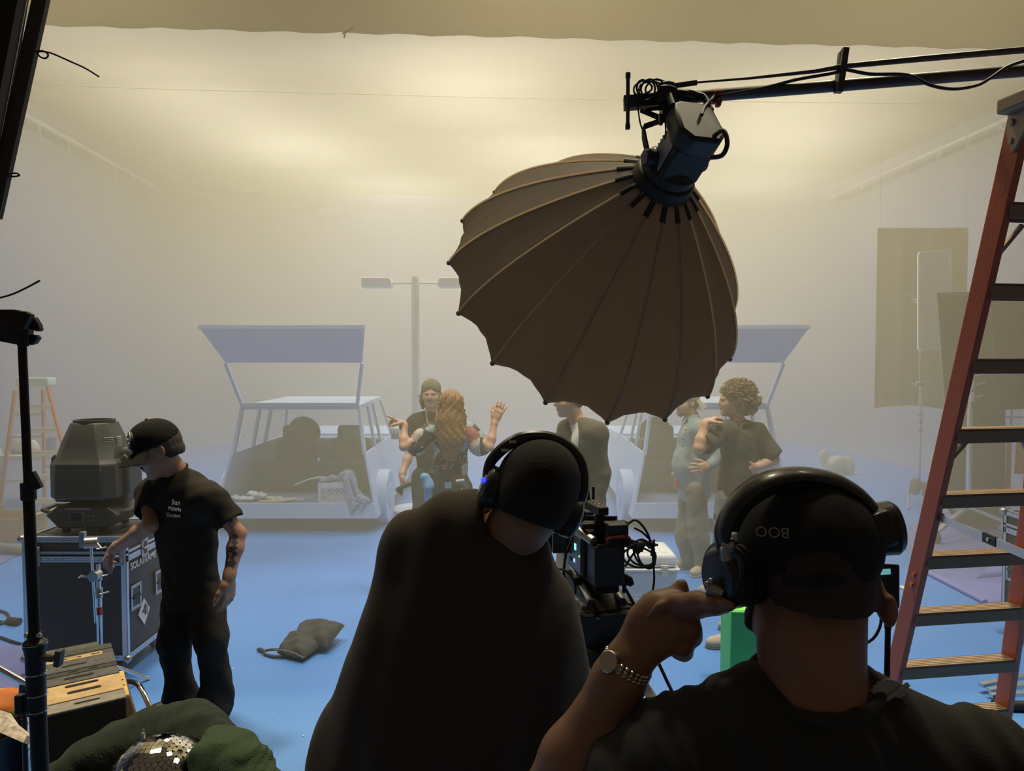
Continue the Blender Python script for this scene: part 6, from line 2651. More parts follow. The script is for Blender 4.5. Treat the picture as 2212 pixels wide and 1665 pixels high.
def short_hair(o, c, F, s, m, res=.005, low=-.07, name='hair', bump=.002, thick=.008):
    f, l, u = F
    R = [f, l, u]
    T = lambda a, b, d: c + s * (f * a + l * b + u * d)
    sf = Soft(c - .17 * s, c + .17 * s, res)
    sf.ell(T(-.012, 0, .038), np.array((.100 + thick, .077 + thick, .087 + thick)) * s, R, k=.02)
    sf.ell(T(-.05, 0, -.025), np.array((.060, .066, .060)) * s, R, k=.03)
    sf.cut(T(.075, 0, .055), nrm(f * .8 - u * .55))
    sf.cut(T(0, 0, low), -u)
    sf.ell(T(.035, .085, -.03), np.array((.055, .03, .055)) * s, R, k=.005, op='sub')
    sf.ell(T(.035, -.085, -.03), np.array((.055, .03, .055)) * s, R, k=.005, op='sub')
    sf.wob(bump, 190, 4)
    return sf.build(name, m, o)


def beard(o, c, F, s, m, res=.005, full=True, name='beard', g=1.):
    f, l, u = F
    R = [f, l, u]
    T = lambda a, b, d: c + s * (f * a + l * b + u * d)
    sf = Soft(c - .16 * s, c + .16 * s, res)
    if full:
        sf.ell(T(.042, 0, -.086), np.array((.053 * g, .056 * g, .036)) * s, R, k=.02)
        sf.ell(T(.073, 0, -.106), np.array((.027, .032, .022)) * s, R, k=.02)
        for b in (-1, 1):
            sf.cap(T(.012, b * .062, -.02), T(.045, b * .046, -.08), .012 * s, .016 * s, .02)
        sf.ell(T(.105, 0, -.058), np.array((.020, .022, .012)) * s, R, k=.004, op='sub')
    for b in (-1, 1):
        sf.cap(T(.100, b * .004, -.047), T(.088, b * .026, -.060), .0065 * s, .005 * s, .006)
    sf.wob(.0016, 220, 5)
    return sf.build(name, m, o)


m_tee = mat('tee_black', (.030, .025, .020), .9, bump=.12, bscale=350, spec=.15)
m_jean = mat('jeans_black', (.032, .027, .022), .9, spec=.2, bump=.15, bscale=300)
m_hairb = mat('hair_dark_brown', (.035, .022, .014), .6, bump=.5, bscale=220)
m_print = mat('print_pale', (.50, .48, .42), .7)
sk_a = skin('skin_tan', (.40, .22, .14))
sk_b = skin('skin_light', (.50, .29, .20))
sk_c = skin('skin_warm', (.34, .18, .11))

# --- the capped man by the flight case --------------------------------------------------------
J = dict(head=Q(343, 972, 3.90), neck=Q(384, 1022, 3.97), shL=Q(455, 1075, 3.90), shR=Q(328, 1062, 4.05),
         elL=Q(515, 1152, 3.92), wrL=Q(494, 1250, 3.83), elR=Q(325, 1134, 3.88), wrR=Q(246, 1186, 4.06),
         chest=Q(393, 1088, 3.98), waist=Q(402, 1160, 4.02), pel=Q(414, 1228, 4.05),
         hipL=Q(438, 1256, 4.01), hipR=Q(392, 1252, 4.08), knL=Q(459, 1380, 3.96), knR=Q(380, 1376, 4.05), anL=Q(464, 1540, 4.02), anR=Q(388, 1528, 4.12))
J['toeL'] = J['anL'] + np.array((-.04, -.14, -.05))
J['toeR'] = J['anR'] + np.array((-.13, -.12, -.05))
F = fr((-.36, -.93, 0))
HF = fr((-.82, -.40, -.36), (-.32, -.05, 1))
ink_pts = [(Q(491, 1106, 3.87), .032), (Q(497, 1118, 3.87), .020), (Q(486, 1118, 3.87), .016), (Q(505, 1178, 3.86), .020), (Q(502, 1195, 3.86), .022), (Q(496, 1215, 3.84), .024), (Q(498, 1225, 3.84), .018), (Q(508, 1160, 3.88), .014)]


def ink(p, o):
    nn = np.sin(p[:, 0] * 150) + np.sin(p[:, 2] * 170 + 1) + np.sin(p[:, 1] * 140 + p[:, 2] * 60)
    for c, r in ink_pts:
        dd = np.linalg.norm(p - c, axis=1)
        o[(dd < r * 1.35) & (nn > -.9)] = 3
    return o


HA = dict(J=J)
po = person('man in black cap and black tee adjusting a stand beside the flight case', J, F, HF, sk_a, res=.0055, hs=1.10, jaw=.95, ids=ink, hands=[
    dict(w=J['wrL'], d=(-.02, -.02, -1), n=(-.9, .3, 0), t=(-.35, -.9, 0), curl=(.30, .32, .34, .36), s=1.08, thumb=(.85, .45, .2)),
    dict(w=J['wrR'], d=Q(208, 1228, 4.16) - J['wrR'], n=(-.3, .1, -1), t=(.3, -.9, -.35), curl=(.5, .55, .6, .65), s=1.05, thumb=(.7, .55, .45))])
sh = shirt(po, J, F, m_tee, res=.006, sleeves=(.60, .50), sr=(.074, .082), hem=J['pel'] + np.array((0, 0, -.15)), hemw=.178, loose=.026, collar=m_tee, wob=.005, seed=11)
cpt = J['chest'] + F[0] * .118 + np.array((0, 0, .0))
for j, (txt, sz) in enumerate((('San', .040), ('Malaria', .030), ('Theatre', .030))):
    text('chest_print', txt, sz, m_print, sh, Vector(cpt + F[1] * (.088 - .010 * j) + Z3 * (.035 - .034 * j) + F[0] * .010), -Vector(F[1]) * -1 if False else (-Vector(F[1])) * -1, (0, 0, 1), .002)
trousers(po, J, F, m_jean, res=.0065, g=.90, r=(.100, .086, .082), wob=.008, seed=21)
shoes(po, J, mat('boot_black', (.015, .014, .013), .5), m_rub)
short_hair(po, J['head'], HF, 1.10, m_hairb, low=-.055)
ck = cap_hat(po, J['head'], HF, 1.12, mat('cap_black', (.018, .016, .014), .95, bump=.15, bscale=300, spec=.1), 1, tall=.014, up_tilt=.12)
beard(po, J['head'], HF, 1.10, m_hairb, full=False, name='moustache')
# round emblem on the cap front
q = MB()
ec = Vector(J['head'] + 1.12 * (HF[0] * .086 + HF[1] * .026 + HF[2] * .090))
en = Vector(nrm(HF[0] * .92 + HF[1] * .22 + HF[2] * .42))
q.cyl(ec - en * .006, ec + en * .012, .046, n=28)
em = q.build('emblem', mat('emblem_black', (.02, .02, .02), .7), ck)
q = MB()
x, y, _ = frame_z(en)
q.tube([ec + en * .013 + x * (.043 * math.cos(a)) + y * (.043 * math.sin(a)) for a in np.linspace(0, 2 * PI, 33)[:-1]], .0026, 6, closed=True)
for j in range(9):
    a = j * 2 * PI / 9 + .2
    q.beam(ec + en * .013 + (x * math.cos(a) + y * math.sin(a)) * .026, ec + en * .013 + (x * math.cos(a) + y * math.sin(a)) * .037, .009, .003)
q.ball(ec + en * .011, .013, 10, (1, 1, 1))
q.build('emblem_mark', m_print, em)

# --- the woman in the patterned top -------------------------------------------------------------
D0 = 6.15
J = dict(head=Q(975, 876, D0), neck=Q(974, 918, D0), shL=Q(936, 930, D0), shR=Q(1011, 930, D0),
         elL=Q(872, 965, D0 - .12), wrL=Q(873, 916, D0 - .02), elR=Q(1058, 966, D0 - .10), wrR=Q(1069, 908, D0 - .02),
         chest=Q(974, 955, D0), waist=Q(974, 1000, D0 + .01), pel=Q(975, 1043, D0),
         hipL=Q(955, 1055, D0), hipR=Q(996, 1055, D0), knL=Q(953, 1170, D0), knR=Q(1000, 1172, D0), anL=Q(950, 1275, D0 + .05), anR=Q(1004, 1277, D0 + .05))
J['toeL'] = J['anL'] + np.array((-.03, .15, -.05))
J['toeR'] = J['anR'] + np.array((.03, .15, -.05))
for k_ in 'LR':
    J['an' + k_][2] = .085
    J['toe' + k_][2] = .035
F = fr((0.03, 1, 0))
HF = fr((-.20, .97, .02))
po = person('long-haired woman in a floral top with both hands raised, back to us', J, F, HF, sk_b, res=.0055, g=.86, hs=.98, neck_r=.046, arm_g=.88, hands=[
    dict(w=J['wrL'], d=(-.75, .0, .35), n=(.3, .2, -.9), t=(.15, -.9, .2), curl=((.02, .0, .0), (.9, .8, .5), (1., .8, .5), (1., .8, .5)), s=.98, thumb=(.6, .5, .6)),
    dict(w=J['wrR'], d=(.42, .0, .92), n=(.2, .95, 0), t=(-.9, .1, .3), curl=(.05, .06, .06, .1), spread=.22, s=1.0, thumb=(.8, .5, .2))])
mf = bpy.data.materials.new('floral_patchwork')
mf.use_nodes = True
nt = mf.node_tree
b = nt.nodes['Principled BSDF']
b.inputs['Roughness'].default_value = .85
tc = nt.nodes.new('ShaderNodeTexCoord')
vo = nt.nodes.new('ShaderNodeTexVoronoi')
vo.inputs['Scale'].default_value = 9
rp = nt.nodes.new('ShaderNodeValToRGB')
rp.color_ramp.interpolation = 'CONSTANT'
for i, (p_, c_) in enumerate(((0, (.03, .025, .022)), (.28, (.42, .38, .33)), (.46, (.34, .12, .10)), (.60, (.05, .045, .05)), (.72, (.30, .36, .40)), (.86, (.50, .46, .38)))):
    if i < 2:
        e_ = rp.color_ramp.elements[i]
        e_.position = p_
    else:
        e_ = rp.color_ramp.elements.new(p_)
    e_.color = (*c_, 1)
sp_ = nt.nodes.new('ShaderNodeSeparateColor')
nt.links.new(tc.outputs['Object'], vo.inputs['Vector'])
nt.links.new(vo.outputs['Color'], sp_.inputs['Color'])
nt.links.new(sp_.outputs[0], rp.inputs['Fac'])
v2 = nt.nodes.new('ShaderNodeTexVoronoi')
v2.inputs['Scale'].default_value = 60
nt.links.new(tc.outputs['Object'], v2.inputs['Vector'])
gt = nt.nodes.new('ShaderNodeMath')
gt.operation = 'LESS_THAN'
gt.inputs[1].default_value = .30
nt.links.new(v2.outputs['Distance'], gt.inputs[0])
mx_ = nt.nodes.new('ShaderNodeMix')
mx_.data_type = 'RGBA'
nt.links.new(gt.outputs[0], mx_.inputs[0])
nt.links.new(rp.outputs['Color'], mx_.inputs[6])
n2 = nt.nodes.new('ShaderNodeTexNoise')
n2.inputs['Scale'].default_value = 16
r2 = nt.nodes.new('ShaderNodeValToRGB')
r2.color_ramp.interpolation = 'CONSTANT'
r2.color_ramp.elements[0].color = (.06, .05, .06, 1)
r2.color_ramp.elements[1].color = (.55, .50, .44, 1)
r2.color_ramp.elements[1].position = .5
nt.links.new(tc.outputs['Object'], n2.inputs['Vector'])
nt.links.new(n2.outputs['Fac'], r2.inputs['Fac'])
nt.links.new(r2.outputs['Color'], mx_.inputs[7])
nt.links.new(mx_.outputs[2], b.inputs['Base Color'])


def ruffle(sf):
    for s_ in 'LR':
        a, b_ = J['sh' + s_], J['el' + s_]
        p = a + (b_ - a) * .45
        sf.chain([a + Z3 * .0, p + Z3 * -.01, p + (b_ - a) * .12 + Z3 * -.05], [.055, .075, .085], k=.03, flat=F[0], amt=.7)


shirt(po, J, F, mf, res=.006, g=.92, sleeves=(.0, .0), hem=J['waist'] + np.array((0, 0, -.04)), hemw=.150, loose=.006, wob=.006, seed=31, name='floral_top', extra=ruffle, depth=.72)
trousers(po, J, F, mat('trousers_dark_faded', (.05, .045, .042), .85, var=.3, vscale=20), res=.007, g=.98, r=(.10, .08, .07), seed=33)
shoes(po, J, m_suede, m_sole, sc=.92)
# long wavy hair
hc = J['head']
m_hairw = mat('hair_auburn', (.27, .145, .055), .45, var=.35, vscale=60)
sf = Soft(hc + np.array((-.17, -.20, -.50)), hc + np.array((.17, .16, .17)), .0055)
R = [HF[0], HF[1], HF[2]]
sf.ell(hc + np.array((.0, -.012, .036)), (.115, .096, .103), R, k=.02)
sf.chain([hc + np.array((0, -.055, 0)), hc + np.array((.0, -.085, -.12)), hc + np.array((.005, -.10, -.26)), hc + np.array((.0, -.10, -.40))], [.088, .108, .098, .060], k=.06, flat=(0, 1, 0), amt=.52)
for s_ in (-1, 1):
    sf.chain([hc + np.array((s_ * .06, -.02, 0)), hc + np.array((s_ * .085, -.03, -.10)), hc + np.array((s_ * .085, -.05, -.20))], [.035, .035, .03], k=.04)
sf.field(lambda d, g: d + .0045 * np.sin(g[0] * 330 + 14 * np.sin(g[2] * 16) + 40 * g[1]) + .0025 * np.sin(g[0] * 95 + 7 * np.sin(g[2] * 13 + 1)))
hr = sf.build('hair', m_hairw, po, relax=1)
q = MB()
for i in range(110):
    a = random.uniform(-1, 1)
    x0 = a * .098
    y0 = -.10 - .035 * math.sqrt(max(0, 1 - a * a)) + .02
    z0 = random.uniform(-.02, .09)
    L = random.uniform(.22, .44)
    ph = random.uniform(0, 6.28)
    pts = []
    for k in range(9):
        t_ = k / 8
        w_ = .012 * math.sin(ph + t_ * 9)
        pts.append(Vector(hc) + V(x0 * (1 - .25 * t_ * t_) + w_, -.02 + (y0 + .01) * min(1, .6 + t_ * .6) - .018 + .01 * math.sin(ph * 2 + t_ * 7), z0 - L * t_))
    q.tube(pts, [.0028, .0032, .0030, .0012], 5)
q.build('hair_strands', m_hairw, hr)
# watch and belt things
q = MB()
wv = Vector(J['wrL'])
q.cyl(wv + V(0, 0, -.035), wv + V(0, 0, -.012), .034, n=18)
q.box(wv + V(-.02, -.028, -.024), (.035, .012, .036))
q.build('wristwatch', m_blkp, po, bevel=.003)
# iced drink held in her left hand
cu = P(853, 934, D0 - .06)
t = thing('drink_cup', "clear plastic cup of pale drink in the floral-top woman's raised hand", 'cup', cu + V(0, 0, -.05))
m_clear = mat('cup_clear', (.92, .92, .88), .25, alpha=.38)
q = MB()
q.lathe([(.030, -.055), (.041, .03), (.043, .032), (.040, .03), (.028, -.052)], cu, (0, 0, 1), 24)
q.build('cup', m_clear, t)
q = MB()
q.lathe([(.001, -.051), (.028, -.051), (.037, .000), (.001, .0)], cu, (0, 0, 1), 24)
q.build('drink', mat('drink_lime', (.62, .60, .30), .3), t)
q = MB()
q.lathe([(.043, .032), (.040, .045), (.025, .060), (.010, .064), (.001, .064)], cu, (0, 0, 1), 24)
q.build('lid', m_clear, t)
q = MB()
q.cyl(cu + V(.0, 0, -.03), cu + V(-.006, 0, .16), .0035, n=8)
q.build('straw', mat('straw_cream', (.70, .64, .45), .5), t)
# cloths and tags hanging from her belt
sf = Soft(Q(948, 1090, D0 - .2) - .16, Q(948, 1020, D0 - .2) + .16, .006)
b0, b1, b2 = Q(918, 1030, D0 - .16), Q(926, 1052, D0 - .16), Q(925, 1078, D0 - .15)
sf.chain([b0, b0 * .5 + b1 * .5, b1, b2], [.034, .026, .040, .030], k=.03)
sf.wob(.006, 55, 2)
sf.build('blue_cloth', mat('cloth_sky_blue', (.16, .34, .55), .85), po)
q = MB()
c = Vector(Q(968, 1048, D0 - .118))
q.box(c, (.055, .006, .05))
q.build('blue_patch', mat('cloth_sky_blue', (.16, .34, .55), .85), po)
q = MB()
q.cyl(Q(985, 1039, D0 - .12), Q(1003, 1037, D0 - .12), .012, n=10)
q.tube([Q(997, 1054, D0 - .115), Q(998, 1068, D0 - .112), Q(997, 1084, D0 - .108)], .005, 6)
q.build('belt_tags', m_print, po)
q = MB()
c = Vector(Q(934, 1021, D0 - .14))
for j in range(14):
    a = j * 2 * PI / 14
    q.cyl(c + V(.022 * math.cos(a), 0, .022 * math.sin(a)), c + V(.046 * math.cos(a), -.004, .046 * math.sin(a)), .004, .002, n=6)
q.ball(c, .022, 10)
q.build('pompom', mat('pompom_dark', (.09, .09, .10), .8), po)

# --- the man in the backwards cap, facing us ----------------------------------------------------
D0 = 6.95
J = dict(head=Q(931, 852, D0), neck=Q(933, 891, D0 + .03), shL=Q(976, 912, D0 + .03), shR=Q(897, 912, D0 + .03),
         elL=Q(985, 985, D0 + .03), wrL=Q(975, 1035, D0 - .05), elR=Q(885, 978, D0 + .02), wrR=Q(868, 1026, D0 - .12),
         chest=Q(936, 940, D0 + .04), waist=Q(936, 985, D0 + .04), pel=Q(935, 1022, D0 + .04),
         hipL=Q(958, 1030, D0 + .04), hipR=Q(914, 1030, D0 + .04), knL=Q(962, 1125, D0), knR=Q(910, 1125, D0), anL=Q(965, 1215, D0 + .05), anR=Q(908, 1215, D0 + .05))
for k_ in 'LR':
    J['an' + k_][2] = .085
    J['toe' + k_] = J['an' + k_] + np.array((0, -.15, -.05))
F = fr((-.02, -1, 0))
HF = fr((.02, -1, -.02))
po = person('man in backwards olive cap and black tee facing us behind the floral-top woman', J, F, HF, sk_b, res=.006, hs=1.02, hands=[
    dict(w=J['wrR'], d=(.0, -.1, -1), n=(.9, -.2, 0), t=(.3, -.9, 0), curl=(.9, .9, .95, 1.), s=1.0, thumb=(.8, .4, .5)),
    dict(w=J['wrL'], d=(0, -.1, -1), n=(-1, 0, 0), t=(0, -1, 0), curl=(.5, .5, .5, .5))])
shirt(po, J, F, m_tee, res=.007, sleeves=(.62, .62), hem=J['pel'] + np.array((0, 0, -.06)), loose=.008, seed=41, collar=m_tee)
trousers(po, J, F, mat('trousers_dark', (.03, .028, .026), .85), res=.008, seed=43)
shoes(po, J, m_blkp, m_rub)
cap_hat(po, J['head'], HF, 1.02, mat('cap_olive', (.13, .12, .075), .85, bump=.2, bscale=200), -1, open_back=True, tall=.004)
beard(po, J['head'], HF, 1.02, mat('hair_brown', (.10, .06, .035), .6), full=False, name='moustache')
hh = J['head']
sf = Soft(hh - .17, hh + .14, .006)
for s_ in (-1, 1):
    sf.chain([hh + np.array((s_ * .078, .01, .02)), hh + np.array((s_ * .085, .015, -.06)), hh + np.array((s_ * .080, .02, -.13))], [.020, .024, .018], k=.02)
sf.ell(hh + np.array((0, .06, -.06)), (.075, .05, .08), k=.03)
sf.wob(.004, 90, 3)
sf.build('hair', mat('hair_brown', (.10, .06, .035), .6), po)
q = MB()
for s_ in (-1, 1):
    q.tube([Vector(J['neck'] + np.array((s_ * .05, -.055, .02))), Vector(J['chest'] + np.array((s_ * .03, -.112, .06))), Vector(J['chest'] + np.array((0, -.118, -.06)))], .005, 6, smooth=4)
q.build('lanyard', mat('lanyard_white', (.62, .60, .52), .7), po)
w_ = Vector(J['wrR'])
t = thing('scraper', "dark scraper held in the backwards-cap man's lowered hand", 'tool', w_ + V(0, 0, -.08))
q = MB()
q.cyl(w_ + V(-.045, -.05, -.125), w_ + V(.10, -.06, -.065), .017, n=12)
q.build('handle', m_blkp, t, bevel=.004)
q = MB()
q.prism([w_ + V(-.03, -.05, -.10), w_ + V(-.055, -.05, -.135), w_ + V(.01, -.05, -.185), w_ + V(.02, -.05, -.12)], (0, .012, 0))
q.build('blade', m_blkp, t)

# --- the man in the long dark coat --------------------------------------------------------------
D0 = 5.5
J = dict(head=Q(1228, 862, D0), neck=Q(1246, 908, D0), shL=Q(1285, 935, D0 - .10), shR=Q(1228, 930, D0 + .12),
         elL=Q(1300, 1020, D0 - .10), wrL=Q(1288, 1098, D0 - .16), elR=Q(1222, 1010, D0 + .12), wrR=Q(1212, 1085, D0 + .0),
         chest=Q(1256, 965, D0), waist=Q(1258, 1032, D0 + .01), pel=Q(1258, 1090, D0),
         hipL=Q(1280, 1100, D0 - .06), hipR=Q(1238, 1100, D0 + .06), knL=Q(1272, 1235, D0 - .06), knR=Q(1222, 1235, D0 + .04), anL=Q(1276, 1345, D0), anR=Q(1218, 1345, D0 + .1))
for k_ in 'LR':
    J['an' + k_][2] = .085
    J['toe' + k_] = J['an' + k_] + np.array((-.14, -.08, -.05))
F = fr((-.62, -.78, 0))
HF = fr((-.93, -.35, -.12))
po = person('man in a long dark coat and white shirt, face half hidden by the softbox', J, F, HF, sk_b, res=.006, g=1.05, hs=1.02, hands=[
    dict(w=J['wrL'], d=(-.1, 0, -1), n=(-.7, .5, 0), t=(-.6, -.7, 0), curl=(.5, .5, .5, .5)),
    dict(w=J['wrR'], d=(-.1, 0, -1), n=(.7, -.3, 0), t=(-.6, -.7, 0), curl=(.5, .5, .5, .5))])
m_coat = mat('coat_charcoal', (.085, .075, .055), .92, bump=.1, bscale=200)
m_sw = mat('shirt_white', (.68, .66, .60), .8)
shirt(po, J, F, m_sw, res=.008, g=.90, sleeves=(0, 0), seed=51, name='white_shirt', yoke=.05, hem=J['waist'])
T_ = J['chest'] + F[0] * .16


def coat_cut(sf):
    a = J['neck'] + F[0] * .10 + np.array((0, 0, .06))
    b_ = J['chest'] + F[0] * .15 + np.array((0, 0, -.02))
    c_ = J['waist'] + F[0] * .18
    sf.chain([a, b_, c_], [.075, .055, .012], k=.01, op='sub')
    sf.chain([J['pel'], J['pel'] + np.array((0, 0, -.30))], [.175, .19], k=.05, flat=F[0], amt=.74)


shirt(po, J, F, m_coat, res=.0075, g=1.10, sleeves=(1.92, 1.92), sr=(.075, .070), hem=J['pel'] + np.array((0, 0, -.30)), hemw=.17, loose=.02, wob=.004, seed=53, name='coat', extra=coat_cut, depth=.74)
trousers(po, J, F, mat('trousers_grey', (.16, .155, .15), .85), res=.0085, r=(.10, .085, .075), seed=55)
shoes(po, J, m_blkp, m_rub)
short_hair(po, J['head'], HF, 1.02, m_hairb)

# --- the man in the denim jacket ---------------------------------------------------------------
D0 = 6.9
J = dict(head=Q(1484, 868, D0), neck=Q(1498, 906, D0 + .01), shL=Q(1508, 928, D0 - .16), shR=Q(1492, 925, D0 + .18),
         elL=Q(1556, 985, D0 - .22), wrL=Q(1530, 1008, D0 - .30), elR=Q(1512, 990, D0 + .30), wrR=Q(1480, 1010, D0 + .18),
         chest=Q(1500, 955, D0), waist=Q(1494, 1010, D0), pel=Q(1500, 1050, D0),
         hipL=Q(1504, 1060, D0 - .10), hipR=Q(1492, 1060, D0 + .08), knL=Q(1510, 1158, D0 - .10), knR=Q(1480, 1155, D0 + .06), anL=Q(1522, 1235, D0 - .05), anR=Q(1490, 1232, D0 + .12))
for k_ in 'LR':
    J['an' + k_][2] = .085
J['toeL'] = J['anL'] + np.array((-.12, -.11, -.05))
J['toeR'] = J['anR'] + np.array((-.16, -.03, -.05))
F = fr((-.90, -.42, 0))
HF = fr((-.95, -.30, -.06))
po = person('bearded man in a pale denim jacket and khaki trousers, hand on his belly', J, F, HF, sk_b, res=.0055, g=1.15, hs=1.03, hands=[
    dict(w=J['wrL'], d=Q(1500, 1014, D0 - .34) - J['wrL'], n=(.2, .95, 0), t=(-.1, 0, 1), curl=(.12, .1, .12, .2), spread=.42, s=1.08, thumb=(.75, .6, .1)),
    dict(w=J['wrR'], d=(-.8, -.3, -.2), n=(0, 0, -1), t=(.3, -.9, 0), curl=(.3, .3, .3, .3))])
m_den = mat('denim_pale', (.235, .295, .31), .85, bump=.25, bscale=350, var=.12, vscale=20)


def belly(sf):
    sf.ell(J['waist'] + F[0] * .035 + Z3 * .02, (.145, .155, .19), k=.08)


sh = shirt(po, J, F, m_den, res=.0065, g=1.12, sleeves=(1.85, 1.85), sr=(.078, .070), hem=J['pel'] + np.array((0, 0, -.06)), hemw=.155, loose=.012, wob=.005, seed=61, name='denim_jacket', extra=belly, depth=.80)
q = MB()
ax = nrm(J['head'] - J['neck'])
x, y, _ = frame_z(ax)
nc = Vector(J['neck'] + ax * .025)
for s_ in (-1, 1):
    a0 = Vector(F[0]) * .075 + Vector(F[1]) * (s_ * .012)
    q.prism([nc + a0 + V(0, 0, .012), nc + Vector(F[1]) * (s_ * .08) + V(0, 0, .030), nc + Vector(F[1]) * (s_ * .085) + V(0, 0, -.005), nc + a0 + Vector(F[1]) * (s_ * .045) + V(0, 0, -.050)], Vector(F[0]) * .008)
q.build('collar', m_den, sh, bevel=.002)
q = MB()
for j in range(7):
    z = J['chest'][2] + .10 - j * .062
    belly_ = .135 + .045 * math.exp(-((z - J['waist'][2] - .03) / .17) ** 2)
    cc = J['chest'] + F[0] * belly_ + F[1] * .02
    cc[2] = z
    q.cyl(cc, cc + F[0] * .01 - F[1] * -.004, .008, n=8)
q.build('buttons', m_rub, sh)
pc = Q(1481, 929, D0 - .215)
q = MB()
q.box(Vector(pc), (.045, .012, .055), Matrix.Rotation(.15, 3, 'Z'))
pt = q.build('chest_patch', mat('patch_white', (.72, .70, .62), .7), sh)
q = MB()
for j in range(3):
    q.box(Vector(pc) + V(.004, -.008, .016 - j * .014), (.028, .002, .005), Matrix.Rotation(.15, 3, 'Z'))
q.build('patch_lines', m_print, pt)
trousers(po, J, F, mat('trousers_khaki', (.20, .175, .145), .88, bump=.2, bscale=200), res=.0065, r=(.108, .090, .085), wob=.008, seed=63, end=.98)
shoes(po, J, m_suede, mat('sole_pale', (.35, .33, .30), .7), laces=m_print)
beard(po, J['head'], HF, 1.03, mat('hair_light_brown', (.17, .11, .065), .7, bump=.4, bscale=250), g=1.08)
short_hair(po, J['head'], HF, 1.03, mat('hair_light_brown', (.17, .11, .065), .7, bump=.4, bscale=250))
cap_hat(po, J['head'], HF, 1.03, mat('cap_khaki', (.30, .28, .21), .85), -1, up_tilt=.35)
q = MB()
rt = J['pel'] + F[0] * .13 + np.array((-.06, 0, .02))
q.box(Vector(rt), (.03, .03, .06))
q.tube([Vector(rt) + V(0, -.01, .02), Vector(rt) + V(-.01, -.02, .05), Vector(rt) + V(.02, -.01, .05)], .006, 6, smooth=3)
q.build('belt_tool', mat('tape_orange', (.62, .12, .06), .5), po)

# --- the curly haired man ----------------------------------------------------------------------
D0 = 6.15
J = dict(head=Q(1583, 866, D0), neck=Q(1594, 912, D0 + .02), shL=Q(1562, 932, D0 - .13), shR=Q(1634, 934, D0 + .08),
         elL=Q(1510, 968, D0 - .30), wrL=Q(1524, 912, D0 - .24), elR=Q(1672, 992, D0 + .02), wrR=Q(1636, 1008, D0 - .08),
         chest=Q(1598, 965, D0), waist=Q(1592, 1025, D0), pel=Q(1588, 1070, D0),
         hipL=Q(1572, 1080, D0 - .07), hipR=Q(1610, 1080, D0 + .06), knL=Q(1566, 1195, D0 - .07), knR=Q(1616, 1195, D0 + .05), anL=Q(1564, 1290, D0), anR=Q(1620, 1290, D0 + .08))
for k_ in 'LR':
    J['an' + k_][2] = .085
    J['toe' + k_] = J['an' + k_] + np.array((-.13, .08, -.05))
F = fr((-.72, .70, 0))
HF = fr((-.97, -.02, .02))
po = person('curly haired man in a loose black tee gripping his shoulder, seen from behind', J, F, HF, sk_b, res=.0055, hs=1.04, arm_g=1.12, hands=[
    dict(w=J['wrL'], d=(.55, .1, .22), n=(.15, .3, -1), t=(.2, -.9, .1), curl=(.5, .55, .55, .6), s=1.02, thumb=(.7, .5, .4)),
    dict(w=J['wrR'], d=(-.75, -.15, -.35), n=(0, .9, -.2), t=(.2, -.2, 1), curl=(.4, .4, .4, .4))])


def drape(sf):
    sf.chain([J['waist'], J['pel'] + np.array((0, 0, -.16))], [.165, .20], k=.05, flat=F[0], amt=.66)


sh = shirt(po, J, F, mat('tee_faded_black', (.045, .040, .034), .9, bump=.12, bscale=350), res=.0065, g=1.08, sleeves=(.72, .82), sr=(.085, .098), hem=J['pel'] + np.array((0, 0, -.14)), hemw=.19, loose=.03, wob=.007, seed=71, collar=m_tee, extra=drape)
q = MB()
for (p0, p1) in (((1528, 912), (1545, 918)), ((1538, 920), (1545, 908)), ((1531, 922), (1546, 926))):
    q.cyl(Q(*p0, D0 - .25), Q(*p1, D0 - .25), .005, n=6)
q.build('sleeve_print', m_print, sh)
trousers(po, J, F, mat('trousers_stone', (.23, .21, .18), .88, bump=.2, bscale=200), res=.007, r=(.105, .095, .09), wob=.007, seed=73)
shoes(po, J, m_suede, m_sole)
m_curl = mat('hair_curly_brown', (.24, .165, .09), .55, var=.4, vscale=40)
hc = J['head'] + np.array((.05, .0, .055))
sf = Soft(hc - .22, hc + .22, .006)
sf.ell(hc, (.132, .122, .116), k=.03)
sf.ell(hc + np.array((.05, 0, -.075)), (.105, .11, .10), k=.05)
sf.ell(hc + np.array((-.155, -.05, -.145)), (.115, .10, .095), k=.02, op='sub')
sf.ell(J['head'] + np.array((-.10, -.0, -.05)), (.10, .12, .085), k=.02, op='sub')
sf.wob(.010, 75, 3)
sf.wob(.008, 150, 5)
hr = sf.build('hair', m_curl, po, relax=1)
q = MB()
for i in range(760):
    d = np.random.default_rng(i).normal(size=3)
    d = nrm(d)
    p = hc + d * np.array((.134, .122, .116)) * 1.0
    if d[2] < -.75 or (d[0] < -.45 and d[2] < -.05) or (d[0] < -.1 and d[2] < -.35):
        continue
    if d[2] < 0:
        p = p + np.array((.03, 0, -.03))
    x, y, z = frame_z(d)
    r = random.uniform(.009, .020)
    ph = random.uniform(0, 6.28)
    k = 9
    q.tube([Vector(p) + x * (r * math.cos(ph + a)) + y * (r * .3 * math.sin(ph * 2)) + z * (r * math.sin(ph + a) + .004 + .0012 * j) + y * (.0022 * j) for j, a in enumerate(np.linspace(0, 5.6, k))], .0034, 5)
q.build('curls', m_curl, hr)
